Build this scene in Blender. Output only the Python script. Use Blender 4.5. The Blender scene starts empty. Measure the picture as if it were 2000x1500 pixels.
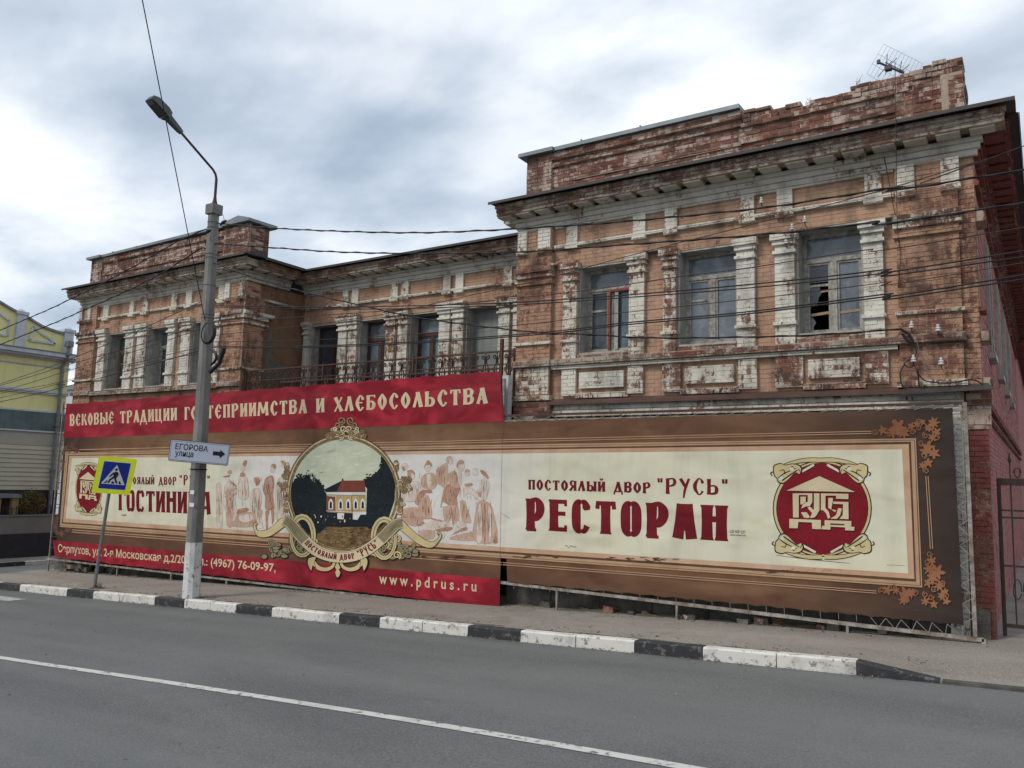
import bpy, bmesh, math, random
from mathutils import Vector, Matrix
random.seed(7)
R = math.radians
SC = bpy.context.scene
COL = SC.collection

# ------------------------------------------------------------------ camera
CH = 1.969
AX = ((0.83458202, -0.0419037, -0.54928766), (0.55018514, 0.1136016, 0.82727927), (0.02773389, -0.99264231, 0.11786464))
cd = bpy.data.cameras.new('camera'); cam = bpy.data.objects.new('camera', cd); COL.objects.link(cam)
cd.sensor_width = 36; cd.lens = 36 * 1573 / 2000; cd.clip_start = 0.05; cd.clip_end = 2000
cam.matrix_world = Matrix(((AX[0][0], -AX[0][1], -AX[0][2], 0), (AX[1][0], -AX[1][1], -AX[1][2], 0), (AX[2][0], -AX[2][1], -AX[2][2], CH), (0, 0, 0, 1)))
SC.camera = cam

def ray(u, v):
    c = (u - 1000, v - 750, 1573)
    return [sum(AX[i][j] * c[j] for j in range(3)) for i in range(3)]
def py(u, v, Y):   # measured photo point -> point on the vertical plane y=Y
    r = ray(u, v); t = Y / r[1]; return (r[0] * t, Y, r[2] * t + CH)
def px(u, v, X):
    r = ray(u, v); t = X / r[0]; return (X, r[1] * t, r[2] * t + CH)
SLOPE = 0.0441
def gz(x, y=0): return SLOPE * x

# ------------------------------------------------------------------ world, sun, exposure
w = bpy.data.worlds.new('World'); SC.world = w; w.use_nodes = True
nt = w.node_tree; nt.nodes.clear()
def N(t, typ, **k):
    n = t.nodes.new(typ)
    for a, b in k.items(): setattr(n, a, b)
    return n
out = N(nt, 'ShaderNodeOutputWorld'); bg = N(nt, 'ShaderNodeBackground'); bg.inputs[1].default_value = 0.1
SUN_EL, SUN_AZ = R(46), R(205)   # azimuth measured from +Y clockwise (the sun stands behind the camera, to the left)
sky = N(nt, 'ShaderNodeTexSky', sky_type='NISHITA', sun_disc=False)
sky.sun_elevation = SUN_EL; sky.sun_rotation = SUN_AZ
tc = N(nt, 'ShaderNodeTexCoord'); sep = N(nt, 'ShaderNodeSeparateXYZ'); nt.links.new(tc.outputs['Generated'], sep.inputs[0])
def M(t, op, a, b=None, c=None, clamp=False):
    n = N(t, 'ShaderNodeMath', operation=op); n.use_clamp = clamp
    for i, q in enumerate((a, b, c)):
        if q is None: continue
        if isinstance(q, (int, float)): n.inputs[i].default_value = q
        else: t.links.new(q, n.inputs[i])
    return n.outputs[0]
zz = M(nt, 'ADD', M(nt, 'MAXIMUM', sep.outputs[2], 0.0), 0.16)
cmb = N(nt, 'ShaderNodeCombineXYZ')
nt.links.new(M(nt, 'DIVIDE', sep.outputs[0], zz), cmb.inputs[0]); nt.links.new(M(nt, 'DIVIDE', sep.outputs[1], zz), cmb.inputs[1])
mp = N(nt, 'ShaderNodeMapping'); mp.inputs['Rotation'].default_value = (0, 0, R(38)); mp.inputs['Scale'].default_value = (0.85, 1.2, 1); mp.inputs['Location'].default_value = (0.4, 1.3, 0)
nt.links.new(cmb.outputs[0], mp.inputs[0])
n1 = N(nt, 'ShaderNodeTexNoise'); n1.inputs['Scale'].default_value = 1.5; n1.inputs['Detail'].default_value = 5; n1.inputs['Roughness'].default_value = 0.5; n1.inputs['Distortion'].default_value = 0.15
n2 = N(nt, 'ShaderNodeTexNoise'); n2.inputs['Scale'].default_value = 3.1; n2.inputs['Detail'].default_value = 5; n2.inputs['Roughness'].default_value = 0.5
nt.links.new(mp.outputs[0], n1.inputs['Vector']); nt.links.new(mp.outputs[0], n2.inputs['Vector'])
cl = M(nt, 'ADD', M(nt, 'MULTIPLY', n1.outputs[0], 0.66), M(nt, 'MULTIPLY', n2.outputs[0], 0.34))
cr = N(nt, 'ShaderNodeValToRGB'); cr.color_ramp.interpolation = 'B_SPLINE'
els = cr.color_ramp.elements
for i, (p, c) in enumerate([(0.38, (3.5, 4.15, 5.0)), (0.455, (4.7, 5.4, 6.25)), (0.52, (5.9, 6.5, 7.2)), (0.60, (8.3, 8.6, 8.9))]):
    e = els[i] if i < 2 else els.new(p)
    e.position = p; e.color = (c[0] / 10, c[1] / 10, c[2] / 10, 1)
nt.links.new(cl, cr.inputs[0])
sc10 = N(nt, 'ShaderNodeVectorMath', operation='SCALE'); sc10.inputs['Scale'].default_value = 10
nt.links.new(cr.outputs[0], sc10.inputs[0])
n3 = N(nt, 'ShaderNodeTexNoise'); n3.inputs['Scale'].default_value = 0.55; n3.inputs['Detail'].default_value = 2
mp3 = N(nt, 'ShaderNodeMapping'); mp3.inputs['Location'].default_value = (3.1, 0.2, 0); nt.links.new(cmb.outputs[0], mp3.inputs[0]); nt.links.new(mp3.outputs[0], n3.inputs['Vector'])
thin = N(nt, 'ShaderNodeMapRange'); thin.inputs[1].default_value = 0.42; thin.inputs[2].default_value = 0.7; thin.inputs[3].default_value = 1.0; thin.inputs[4].default_value = 0.62
nt.links.new(n3.outputs[0], thin.inputs[0])
mx = N(nt, 'ShaderNodeMix', data_type='RGBA'); nt.links.new(thin.outputs[0], mx.inputs[0]); nt.links.new(sky.outputs[0], mx.inputs[6]); nt.links.new(sc10.outputs[0], mx.inputs[7])
nt.links.new(mx.outputs[2], bg.inputs[0]); nt.links.new(bg.outputs[0], out.inputs[0])
sd = bpy.data.lights.new('sun', 'SUN'); sd.energy = 1.5; sd.angle = R(16); sd.color = (1, 0.95, 0.88)
so = bpy.data.objects.new('sun', sd); COL.objects.link(so)
sdir = Vector((math.sin(SUN_AZ) * math.cos(SUN_EL), math.cos(SUN_AZ) * math.cos(SUN_EL), math.sin(SUN_EL)))
so.rotation_euler = sdir.to_track_quat('Z', 'Y').to_euler(); so.location = (0, -20, 30)
SC.view_settings.view_transform = 'Standard'; SC.view_settings.look = 'None'; SC.view_settings.exposure = 0.42; SC.view_settings.gamma = 1.0
SC.view_settings.use_curve_mapping = False

# ------------------------------------------------------------------ materials
MAT = {}
BH, BW = 0.075, 0.26
def newmat(name):
    m = bpy.data.materials.new(name); m.use_nodes = True; t = m.node_tree; t.nodes.clear()
    o = N(t, 'ShaderNodeOutputMaterial'); p = N(t, 'ShaderNodeBsdfPrincipled'); t.links.new(p.outputs[0], o.inputs[0])
    g = N(t, 'ShaderNodeNewGeometry'); MAT[name] = m
    return m, t, p, g
def rgb(t, c):
    n = N(t, 'ShaderNodeRGB'); n.outputs[0].default_value = (*c, 1); return n.outputs[0]
def mix(t, f, a, b, blend='MIX'):
    n = N(t, 'ShaderNodeMix', data_type='RGBA', blend_type=blend)
    for i, q in ((0, f), (6, a), (7, b)):
        if isinstance(q, (int, float)): n.inputs[i].default_value = q
        elif isinstance(q, tuple): n.inputs[i].default_value = (*q, 1)
        else: t.links.new(q, n.inputs[i])
    return n.outputs[2]
def noise(t, vec, s, d=4, r=0.55, dist=0, scale=None, loc=None):
    if scale or loc:
        q = N(t, 'ShaderNodeMapping')
        if scale: q.inputs['Scale'].default_value = scale
        if loc: q.inputs['Location'].default_value = loc
        t.links.new(vec, q.inputs[0]); vec = q.outputs[0]
    n = N(t, 'ShaderNodeTexNoise'); n.inputs['Scale'].default_value = s; n.inputs['Detail'].default_value = d; n.inputs['Roughness'].default_value = r; n.inputs['Distortion'].default_value = dist
    t.links.new(vec, n.inputs['Vector']); return n.outputs[0]
def mr(t, v, a, b, c=0.0, d=1.0):
    n = N(t, 'ShaderNodeMapRange'); n.inputs[1].default_value = a; n.inputs[2].default_value = b; n.inputs[3].default_value = c; n.inputs[4].default_value = d
    t.links.new(v, n.inputs[0]); return n.outputs[0]
def bump(t, p, h, s=0.3, d=0.01):
    b = N(t, 'ShaderNodeBump'); b.inputs['Strength'].default_value = s; b.inputs['Distance'].default_value = d
    t.links.new(h, b.inputs['Height']); t.links.new(b.outputs[0], p.inputs['Normal'])
def masonry(name, paint, thr, exposed_a, exposed_b, joint=False, soft=0.025, paint2=None, grime=0.45, brickw=0.06, fine=7.0):
    """painted brick whose paint has come off in patches; thr up = less paint left"""
    m, t, p, g = newmat(name); pos = g.outputs['Position']
    s = N(t, 'ShaderNodeSeparateXYZ'); t.links.new(pos, s.inputs[0])
    u = M(t, 'ADD', s.outputs[0], s.outputs[1]); row = M(t, 'FLOOR', M(t, 'DIVIDE', M(t, 'ADD', s.outputs[2], 100.0 * BH), BH))
    off = M(t, 'MULTIPLY', M(t, 'MODULO', row, 2.0), BW / 2)
    colm = M(t, 'FLOOR', M(t, 'DIVIDE', M(t, 'ADD', u, off), BW))
    c = N(t, 'ShaderNodeCombineXYZ'); t.links.new(colm, c.inputs[0]); t.links.new(row, c.inputs[1])
    wn = N(t, 'ShaderNodeTexWhiteNoise', noise_dimensions='3D'); t.links.new(c.outputs[0], wn.inputs['Vector'])
    r1 = wn.outputs['Value']; rs = N(t, 'ShaderNodeSeparateColor'); t.links.new(wn.outputs['Color'], rs.inputs[0])
    nf = noise(t, pos, fine, 10, 0.78, 0.3); nl = noise(t, pos, 0.9, 4, 0.55); ng = noise(t, pos, 28, 4, 0.6)
    msk = M(t, 'ADD', M(t, 'ADD', M(t, 'MULTIPLY', nf, 0.55), M(t, 'MULTIPLY', nl, 0.45)), M(t, 'MULTIPLY', M(t, 'SUBTRACT', r1, 0.5), brickw if not joint else 0.04))
    chip = noise(t, pos, 46, 4, 0.7); msk = M(t, 'ADD', msk, M(t, 'ADD', M(t, 'MULTIPLY', M(t, 'SUBTRACT', chip, 0.5), 0.2), M(t, 'MULTIPLY', M(t, 'SUBTRACT', noise(t, pos, 2.2, 5, 0.6, 0.2, scale=(7, 7, 1.0)), 0.5), 0.28))); fac = mr(t, msk, thr - soft, thr + soft)
    ex = mix(t, r1, exposed_a, exposed_b)
    ex = mix(t, mr(t, ng, 0.35, 0.7, 0, 0.5), ex, (exposed_a[0] * 0.45, exposed_a[1] * 0.45, exposed_a[2] * 0.5))
    ex = mix(t, mr(t, noise(t, pos, 5, 5, 0.65, loc=(7, 7, 7)), 0.45, 0.65, 0, 0.32), ex, (0.42, 0.29, 0.21))
    if not joint: ex = mix(t, mr(t, rs.outputs[1], 0.86, 0.9, 0, 0.65), ex, (0.06, 0.035, 0.028))
    pa = mix(t, mr(t, nl, 0.35, 0.65), paint, paint2 or paint)
    pa = mix(t, mr(t, ng, 0.3, 0.75, 0, 0.25), pa, (paint[0] * 0.6, paint[1] * 0.58, paint[2] * 0.55))
    pa = mix(t, mr(t, rs.outputs[0], 0.0, 1.0, 0, 0.14), pa, (paint[0] * 0.7, paint[1] * 0.66, paint[2] * 0.6))
    c1 = mix(t, fac, ex, pa)
    st = noise(t, pos, 1.0, 6, 0.62, 0.2, scale=(3.2, 3.2, 0.5)); bl = noise(t, pos, 1.7, 7, 0.7, 0.4, loc=(9, 3, 1))
    gr = mr(t, M(t, 'ADD', M(t, 'MULTIPLY', st, 0.5), M(t, 'MULTIPLY', bl, 0.5)), 0.48, 0.64, 0, grime)
    c2 = mix(t, gr, c1, (0.07, 0.048, 0.036))
    t.links.new(c2, p.inputs['Base Color']); p.inputs['Roughness'].default_value = 0.92; p.inputs['Specular IOR Level'].default_value = 0.2
    h = M(t, 'ADD', M(t, 'MULTIPLY', nf, 0.6), M(t, 'ADD', M(t, 'MULTIPLY', ng, 0.5), M(t, 'MULTIPLY', fac, 0.25)))
    bump(t, p, h, 0.55, 0.02)
    return m
BRA, BRB = (0.135, 0.050, 0.037), (0.27, 0.115, 0.08)
MOA, MOB = (0.42, 0.34, 0.26), (0.36, 0.27, 0.20)
def mpair(name, paint, thr, paint2=None, **k):
    masonry(name, paint, thr, BRA, BRB, False, paint2=paint2, **k); masonry(name + '_joint', paint, thr + 0.0, MOA, MOB, True, paint2=paint2, **k)
mpair('ochre', (0.41, 0.25, 0.165), 0.385, paint2=(0.47, 0.30, 0.205), grime=0.7)
mpair('ochre_worn', (0.38, 0.225, 0.145), 0.478, paint2=(0.42, 0.255, 0.17), grime=0.75)
mpair('ochre_grim_shade', (0.30, 0.165, 0.10), 0.44, paint2=(0.2, 0.12, 0.075), grime=0.75)  # grimed ochre with the shade of wing sides and recess in its colour
mpair('white', (0.60, 0.56, 0.47), 0.435, paint2=(0.68, 0.66, 0.59), grime=0.6)
mpair('white_worn', (0.58, 0.53, 0.43), 0.487, paint2=(0.66, 0.62, 0.54), grime=0.6)
mpair('white_grey', (0.48, 0.455, 0.39), 0.40, paint2=(0.56, 0.53, 0.46), grime=0.5)
mpair('cornice_worn', (0.46, 0.42, 0.35), 0.50, paint2=(0.33, 0.28, 0.225), grime=0.95)
mpair('bare', (0.50, 0.41, 0.35), 0.535, paint2=(0.42, 0.32, 0.26), grime=0.85, brickw=0.13, fine=9.0)
mpair('bare_dark', (0.36, 0.28, 0.23), 0.64, grime=0.95)
mpair('pink', (0.42, 0.18, 0.165), 0.40, paint2=(0.36, 0.15, 0.14), grime=0.4)
mpair('wine', (0.14, 0.036, 0.032), 0.46, paint2=(0.24, 0.075, 0.065), grime=0.55)

def plain(name, c, c2=None, rough=0.7, ns=6.0, spec=0.3, metal=0.0, bs=0.15, bd=0.005, streak=0.0, detail=6, fac=(0.35, 0.65)):
    m, t, p, g = newmat(name); pos = g.outputs['Position']
    n = noise(t, pos, ns, detail, 0.62)
    c2 = c2 or tuple(x * 0.72 for x in c)
    cc = mix(t, mr(t, n, *fac), c2, c)
    if streak:
        s = noise(t, pos, 1.5, 5, 0.6, scale=(4, 4, 0.35)); cc = mix(t, mr(t, s, 0.48, 0.7, 0, streak), cc, (0.05, 0.04, 0.032))
    t.links.new(cc, p.inputs['Base Color']); p.inputs['Roughness'].default_value = rough; p.inputs['Specular IOR Level'].default_value = spec; p.inputs['Metallic'].default_value = metal
    bump(t, p, noise(t, pos, ns * 6, 4, 0.6), bs, bd)
    return m
plain('jamb', (0.40, 0.39, 0.35), (0.26, 0.25, 0.22), streak=0.5)
plain('frame_grey', (0.40, 0.39, 0.35), (0.19, 0.17, 0.14), 0.75, 14, streak=0.6)
plain('frame_brown', (0.075, 0.035, 0.025), (0.04, 0.02, 0.015), 0.6, 12)
plain('frame_red', (0.24, 0.05, 0.025), (0.15, 0.035, 0.02), 0.5, 12)
plain('frame_tan', (0.24, 0.13, 0.07), (0.12, 0.07, 0.045), 0.6, 12)
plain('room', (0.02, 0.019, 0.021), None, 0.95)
plain('board_grey', (0.21, 0.23, 0.215), (0.15, 0.165, 0.155), 0.8, 2.2, streak=0.4)
plain('plank', (0.38, 0.25, 0.16), None, 0.8, 20)
plain('roof_metal', (0.030, 0.029, 0.030), (0.06, 0.045, 0.038), 0.6, 3, 0.4)
plain('cap_metal', (0.21, 0.235, 0.25), (0.15, 0.17, 0.18), 0.5, 2.5, 0.45, 0.25)
plain('drip_brown', (0.11, 0.06, 0.045), (0.07, 0.04, 0.03), 0.6, 3)
plain('cement', (0.15, 0.14, 0.12), (0.10, 0.095, 0.08), 0.95, 5)
plain('plinth', (0.135, 0.125, 0.105), (0.05, 0.047, 0.04), 0.95, 2.5, bs=0.6, bd=0.03, streak=0.4)
plain('iron', (0.022, 0.019, 0.02), (0.05, 0.026, 0.018), 0.7, 18)
plain('rust_iron', (0.10, 0.045, 0.03), (0.05, 0.028, 0.022), 0.75, 9)
plain('frame_steel', (0.36, 0.35, 0.32), (0.16, 0.11, 0.08), 0.6, 7, streak=0.35)
plain('rope', (0.35, 0.33, 0.29), None, 0.9)
plain('cable_black', (0.012, 0.012, 0.013), None, 0.55)
plain('cable_brown', (0.05, 0.022, 0.018), None, 0.6)
plain('cable_grey', (0.12, 0.13, 0.13), None, 0.5)
plain('ceramic', (0.62, 0.6, 0.56), (0.4, 0.38, 0.35), 0.3, 20, 0.5)
plain('alu', (0.35, 0.36, 0.37), None, 0.4, 5, 0.5, 0.7)
plain('lamp_grey', (0.085, 0.095, 0.095), (0.05, 0.055, 0.055), 0.5, 4)
plain('lamp_dark', (0.03, 0.028, 0.028), None, 0.3, 4, 0.6)
plain('galv', (0.21, 0.225, 0.235), (0.12, 0.125, 0.13), 0.5, 9, 0.5, 0.3)
plain('white_sign', (0.52, 0.55, 0.64), (0.46, 0.49, 0.58), 0.4, 2)
plain('navy', (0.02, 0.03, 0.09), None, 0.4)
plain('ink', (0.012, 0.012, 0.014), None, 0.6)
plain('sign_blue', (0.008, 0.03, 0.30), None, 0.35, 2)
plain('sign_white', (0.62, 0.63, 0.66), None, 0.4, 3, fac=(0, 0.5))
m, t, p, g = newmat('sign_yellow'); t.links.new(mix(t, mr(t, noise(t, g.outputs['Position'], 8), 0.3, 0.7), (0.80, 0.90, 0.003), (0.88, 0.96, 0.005)), p.inputs['Base Color']); p.inputs['Roughness'].default_value = 0.4
plain('yellow_wall', (0.74, 0.69, 0.33), (0.68, 0.635, 0.30), 0.85, 0.8, streak=0.12)
plain('white_trim', (0.52, 0.54, 0.58), (0.44, 0.46, 0.5), 0.8, 2, streak=0.15)
plain('teal_strip', (0.12, 0.165, 0.165), (0.07, 0.10, 0.105), 0.7, 1.2, streak=0.4)
plain('cream_wall', (0.37, 0.355, 0.30), (0.33, 0.31, 0.26), 0.8, 1.5)
plain('siding', (0.46, 0.43, 0.34), (0.40, 0.375, 0.30), 0.6, 1.5)
plain('mauve_wall', (0.20, 0.175, 0.165), (0.17, 0.15, 0.14), 0.9, 2)
plain('dark_wall', (0.035, 0.030, 0.032), (0.025, 0.022, 0.023), 0.85, 3)
plain('kiosk_tan', (0.34, 0.22, 0.10), (0.26, 0.17, 0.08), 0.8, 3)
plain('leaf_green', (0.12, 0.15, 0.03), (0.07, 0.09, 0.02), 0.7, 9)
plain('leaf_orange', (0.30, 0.12, 0.025), (0.16, 0.09, 0.02), 0.7, 9)
plain('bark', (0.07, 0.05, 0.035), None, 0.9, 12)
plain('dry_leaf', (0.16, 0.075, 0.03), (0.07, 0.035, 0.018), 0.85, 30)
plain('grit', (0.30, 0.28, 0.25), (0.12, 0.1, 0.08), 0.9, 30)
plain('weed', (0.10, 0.10, 0.035), None, 0.9, 12)

# glass: milky plastic sheet behind dusty panes
def glass(name, c, c2, rough=0.12):
    m, t, p, g = newmat(name); pos = g.outputs['Position']
    n = noise(t, pos, 2.0, 4, 0.6, 1.2); n4 = noise(t, pos, 11, 5, 0.6)
    cc = mix(t, mr(t, n, 0.35, 0.68), c2, c); cc = mix(t, mr(t, n4, 0.52, 0.75, 0, 0.35), cc, tuple(x * 1.7 for x in c))
    t.links.new(cc, p.inputs['Base Color']); p.inputs['Roughness'].default_value = rough; p.inputs['Specular IOR Level'].default_value = 0.5
    bump(t, p, noise(t, pos, 3, 3, 0.5, 1.0), 0.25, 0.02); return m
glass('pane_milky', (0.155, 0.18, 0.20), (0.07, 0.085, 0.10))
glass('pane_dark', (0.05, 0.062, 0.078), (0.022, 0.027, 0.035))
glass('pane_blue', (0.11, 0.15, 0.175), (0.06, 0.085, 0.105))

# asphalt road
def ground_mat(name, a, b, spots, sp_s=55.0, patch=0.5, rough=0.85, warm=None):
    m, t, p, g = newmat(name); pos = g.outputs['Position']
    big = noise(t, pos, 0.35, 5, 0.6, 0.6, scale=(0.5, 1.3, 1)); mid = noise(t, pos, 2.2, 6, 0.65); fin = noise(t, pos, sp_s, 3, 0.7); vf = noise(t, pos, 160, 2, 0.6)
    c = mix(t, mr(t, big, 0.36, 0.64), a, b); c = mix(t, mr(t, mid, 0.4, 0.7, 0, patch * 0.5), c, tuple(x * 0.8 for x in a))
    c = mix(t, mr(t, fin, 0.5, 0.68, 0, spots), c, tuple(min(1, x * 2.6) for x in b)); c = mix(t, mr(t, noise(t, pos, 38, 4, 0.75, loc=(1, 2, 3)), 0.5, 0.34, 0, 0.5), c, tuple(x * 0.4 for x in a)); c = mix(t, mr(t, vf, 0.55, 0.3, 0, 0.5), c, tuple(x * 0.45 for x in a))
    if warm: c = mix(t, mr(t, noise(t, pos, 1.1, 6, 0.7, 0.5, loc=(5, 5, 0)), 0.52, 0.66, 0, 0.5), c, warm)
    dv = N(t, 'ShaderNodeVectorMath', operation='ADD'); nn = N(t, 'ShaderNodeTexNoise'); nn.inputs['Scale'].default_value = 1.3; nn.inputs['Detail'].default_value = 5; t.links.new(pos, nn.inputs['Vector']); t.links.new(nn.outputs['Color'], dv.inputs[0]); t.links.new(pos, dv.inputs[1])
    vo = N(t, 'ShaderNodeTexVoronoi', feature='DISTANCE_TO_EDGE'); vo.inputs['Scale'].default_value = 0.33; t.links.new(dv.outputs[0], vo.inputs['Vector'])
    ck = M(t, 'MULTIPLY', mr(t, vo.outputs['Distance'], 0.0, 0.006, 1, 0), mr(t, big, 0.5, 0.62, 0, 0.75 if name == 'paving' else 0.18)); c = mix(t, mr(t, noise(t, pos, 1.0, 3, 0.5, scale=(0.06, 0.9, 1)), 0.42, 0.6, 0, 0.3), c, tuple(x * 1.25 for x in b)); c = mix(t, mr(t, noise(t, pos, 1.0, 6, 0.7, loc=(2, 2, 0)), 0.6, 0.7, 0, 0.22), c, tuple(x * .62 for x in a)); c = mix(t, ck, c, tuple(x * 0.3 for x in a))
    t.links.new(c, p.inputs['Base Color']); p.inputs['Roughness'].default_value = rough; p.inputs['Specular IOR Level'].default_value = 0.35
    bump(t, p, M(t, 'ADD', fin, vf), 0.5, 0.006); return m
ground_mat('asphalt', (0.108, 0.112, 0.110), (0.148, 0.150, 0.144), 0.32)
ground_mat('paving', (0.21, 0.188, 0.160), (0.29, 0.262, 0.225), 0.34, warm=(0.12, 0.10, 0.08), rough=0.95)
ground_mat('soil', (0.07, 0.06, 0.045), (0.10, 0.085, 0.06), 0.3)
def worn_paint(name, c, under, thr=0.4, stain=(0.12, 0.10, 0.08)):
    m, t, p, g = newmat(name); pos = g.outputs['Position']
    n = noise(t, pos, 9, 9, 0.72); k = noise(t, pos, 2.3, 6, 0.65)
    cc = mix(t, mr(t, n, thr - 0.03, thr + 0.03), under, c); cc = mix(t, mr(t, k, 0.5, 0.72, 0, 0.55), cc, stain)
    t.links.new(cc, p.inputs['Base Color']); p.inputs['Roughness'].default_value = 0.8; bump(t, p, n, 0.4, 0.006); return m
worn_paint('kerb_white', (0.60, 0.58, 0.53), (0.22, 0.20, 0.18), 0.42)
worn_paint('kerb_black', (0.022, 0.023, 0.025), (0.12, 0.11, 0.10), 0.41, (0.07, 0.06, 0.05))
worn_paint('road_white', (0.52, 0.52, 0.48), (0.14, 0.14, 0.135), 0.42, (0.3, 0.3, 0.28))
worn_paint('crossing_white', (0.42, 0.40, 0.37), (0.16, 0.15, 0.145), 0.45, (0.2, 0.18, 0.16))
# concrete pole
m, t, p, g = newmat('concrete'); pos = g.outputs['Position']
n = noise(t, pos, 3, 6, 0.6, scale=(1, 1, 0.4)); k = noise(t, pos, 22, 5, 0.7)
cc = mix(t, mr(t, n, 0.35, 0.65), (0.13, 0.125, 0.115), (0.215, 0.21, 0.195)); cc = mix(t, mr(t, k, 0.62, 0.72, 0, 0.7), cc, (0.07, 0.065, 0.06))
t.links.new(cc, p.inputs['Base Color']); p.inputs['Roughness'].default_value = 0.9; bump(t, p, k, 0.4, 0.01)
worn_paint('whitewash', (0.56, 0.56, 0.55), (0.12, 0.115, 0.11), 0.41, (0.25, 0.24, 0.23))

# prints on the vinyl sheet
def printed(name, c, dirt=0.18, rough=0.62, c2=None, s=1.3):
    m, t, p, g = newmat(name); pos = g.outputs['Position']
    n = noise(t, pos, s, 6, 0.6, 0.4); v = noise(t, pos, 0.8, 5, 0.6, scale=(3.5, 1, 0.5))
    cc = mix(t, mr(t, n, 0.4, 0.66), c, c2 or tuple(x * 0.9 for x in c)); cc = mix(t, mr(t, v, 0.46, 0.7, 0, dirt), cc, tuple(x * 0.62 for x in c))
    t.links.new(cc, p.inputs['Base Color']); p.inputs['Roughness'].default_value = rough; p.inputs['Specular IOR Level'].default_value = 0.12
    h = M(t, 'ADD', noise(t, pos, 0.9, 2, 0.4, 0.3, scale=(1, 1, 1.6)), M(t, 'ADD', M(t, 'MULTIPLY', noise(t, pos, 3.2, 2, 0.4), 0.15), M(t, 'MULTIPLY', noise(t, pos, 1.6, 3, 0.5, 1.2, scale=(1.6, 1, .7)), 0.25))); bump(t, p, h, 0.7, 0.14)
    return m
m, t, p, g = newmat('v_cream'); pos = g.outputs['Position']; sx_ = N(t, 'ShaderNodeSeparateXYZ'); t.links.new(pos, sx_.inputs[0])
cc = mix(t, mr(t, noise(t, pos, 1.3, 6, 0.6, 0.4), 0.38, 0.66), (0.64, 0.60, 0.44), (0.60, 0.585, 0.45))
cc = mix(t, M(t, 'MINIMUM', mr(t, sx_.outputs[0], -17.5, -15.6), mr(t, sx_.outputs[0], -7.3, -9.2)), cc, (0.60, 0.58, 0.54))
cc = mix(t, mr(t, noise(t, pos, 0.8, 5, 0.65, scale=(3.5, 1, 0.5)), 0.46, 0.7, 0, 0.3), cc, (0.40, 0.39, 0.30)); cc = mix(t, mr(t, sx_.outputs[2], 1.1, 0.4, 0, 0.3), cc, (0.46, 0.36, 0.26))
t.links.new(cc, p.inputs['Base Color']); p.inputs['Roughness'].default_value = 0.62; p.inputs['Specular IOR Level'].default_value = 0.12
bump(t, p, noise(t, pos, 0.9, 2, 0.4, 0.3, scale=(1, 1, 1.6)), 0.8, 0.14)
printed('v_pale', (0.60, 0.59, 0.56), 0.12)
printed('v_peach', (0.46, 0.27, 0.17), 0.25, c2=(0.52, 0.36, 0.24)); printed('v_tan', (0.42, 0.27, 0.16), 0.3); printed('v_line', (0.45, 0.28, 0.17), 0.2)
printed('v_ringdark', (0.10, 0.052, 0.030), 0.3); printed('v_maroon', (0.15, 0.010, 0.016), 0.15); printed('v_letter', (0.60, 0.50, 0.32), 0.15)
printed('v_logored', (0.19, 0.010, 0.018), 0.1); printed('v_gold', (0.55, 0.45, 0.23), 0.15); printed('v_black', (0.012, 0.011, 0.012), 0)
printed('v_shadow', (0.07, 0.012, 0.012), 0); printed('v_orange', (0.30, 0.135, 0.07), 0.35, c2=(0.22, 0.09, 0.045)); printed('v_faded', (0.16, 0.075, 0.05), 0.3, c2=(0.10, 0.05, 0.035), s=9)
printed('v_sep1', (0.33, 0.16, 0.10), 0.3, c2=(0.44, 0.27, 0.19), s=9); printed('v_sep2', (0.50, 0.36, 0.27), 0.3, c2=(0.42, 0.28, 0.20), s=9); printed('v_sep3', (0.60, 0.54, 0.48), 0.3, c2=(0.52, 0.42, 0.35), s=9)
printed('v_psky', (0.46, 0.50, 0.37), 0.15, c2=(0.56, 0.56, 0.40), s=1.6); printed('v_ptree', (0.012, 0.018, 0.022), 0); printed('v_pground', (0.11, 0.07, 0.032), 0.3, c2=(0.22, 0.14, 0.065), s=9)
printed('v_proof', (0.17, 0.045, 0.03), 0.3, s=5); printed('v_pwall', (0.36, 0.24, 0.10), 0.3, c2=(0.46, 0.34, 0.17), s=4); printed('v_pwallr', (0.2, 0.07, 0.035), 0.3); printed('v_bronze', (0.22, 0.13, 0.055), 0.3, c2=(0.42, 0.31, 0.17), s=14); printed('v_bronzed', (0.06, 0.032, 0.018), 0.3)
printed('v_olive', (0.25, 0.215, 0.12), 0.2)
# red cloth-like print with lighter folds printed into it
m, t, p, g = newmat('v_red'); pos = g.outputs['Position']
a = noise(t, pos, 1.0, 3, 0.5, 1.0, scale=(1.1, 1, 1.9)); d = noise(t, pos, 0.35, 2, 0.5)
cc = mix(t, mr(t, a, 0.42, 0.66), (0.20, 0.010, 0.020), (0.42, 0.028, 0.045)); cc = mix(t, mr(t, d, 0.4, 0.65, 0, 0.6), cc, (0.21, 0.022, 0.030))
cc = mix(t, mr(t, noise(t, pos, 14, 6, 0.7), 0.62, 0.8, 0, 0.3), cc, (0.3, 0.16, 0.15))
t.links.new(cc, p.inputs['Base Color']); p.inputs['Roughness'].default_value = 0.65; p.inputs['Specular IOR Level'].default_value = 0.12
bump(t, p, noise(t, pos, 0.8, 2, 0.4, 0.6, scale=(1, 1, 1.5)), 0.9, 0.18)
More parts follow.
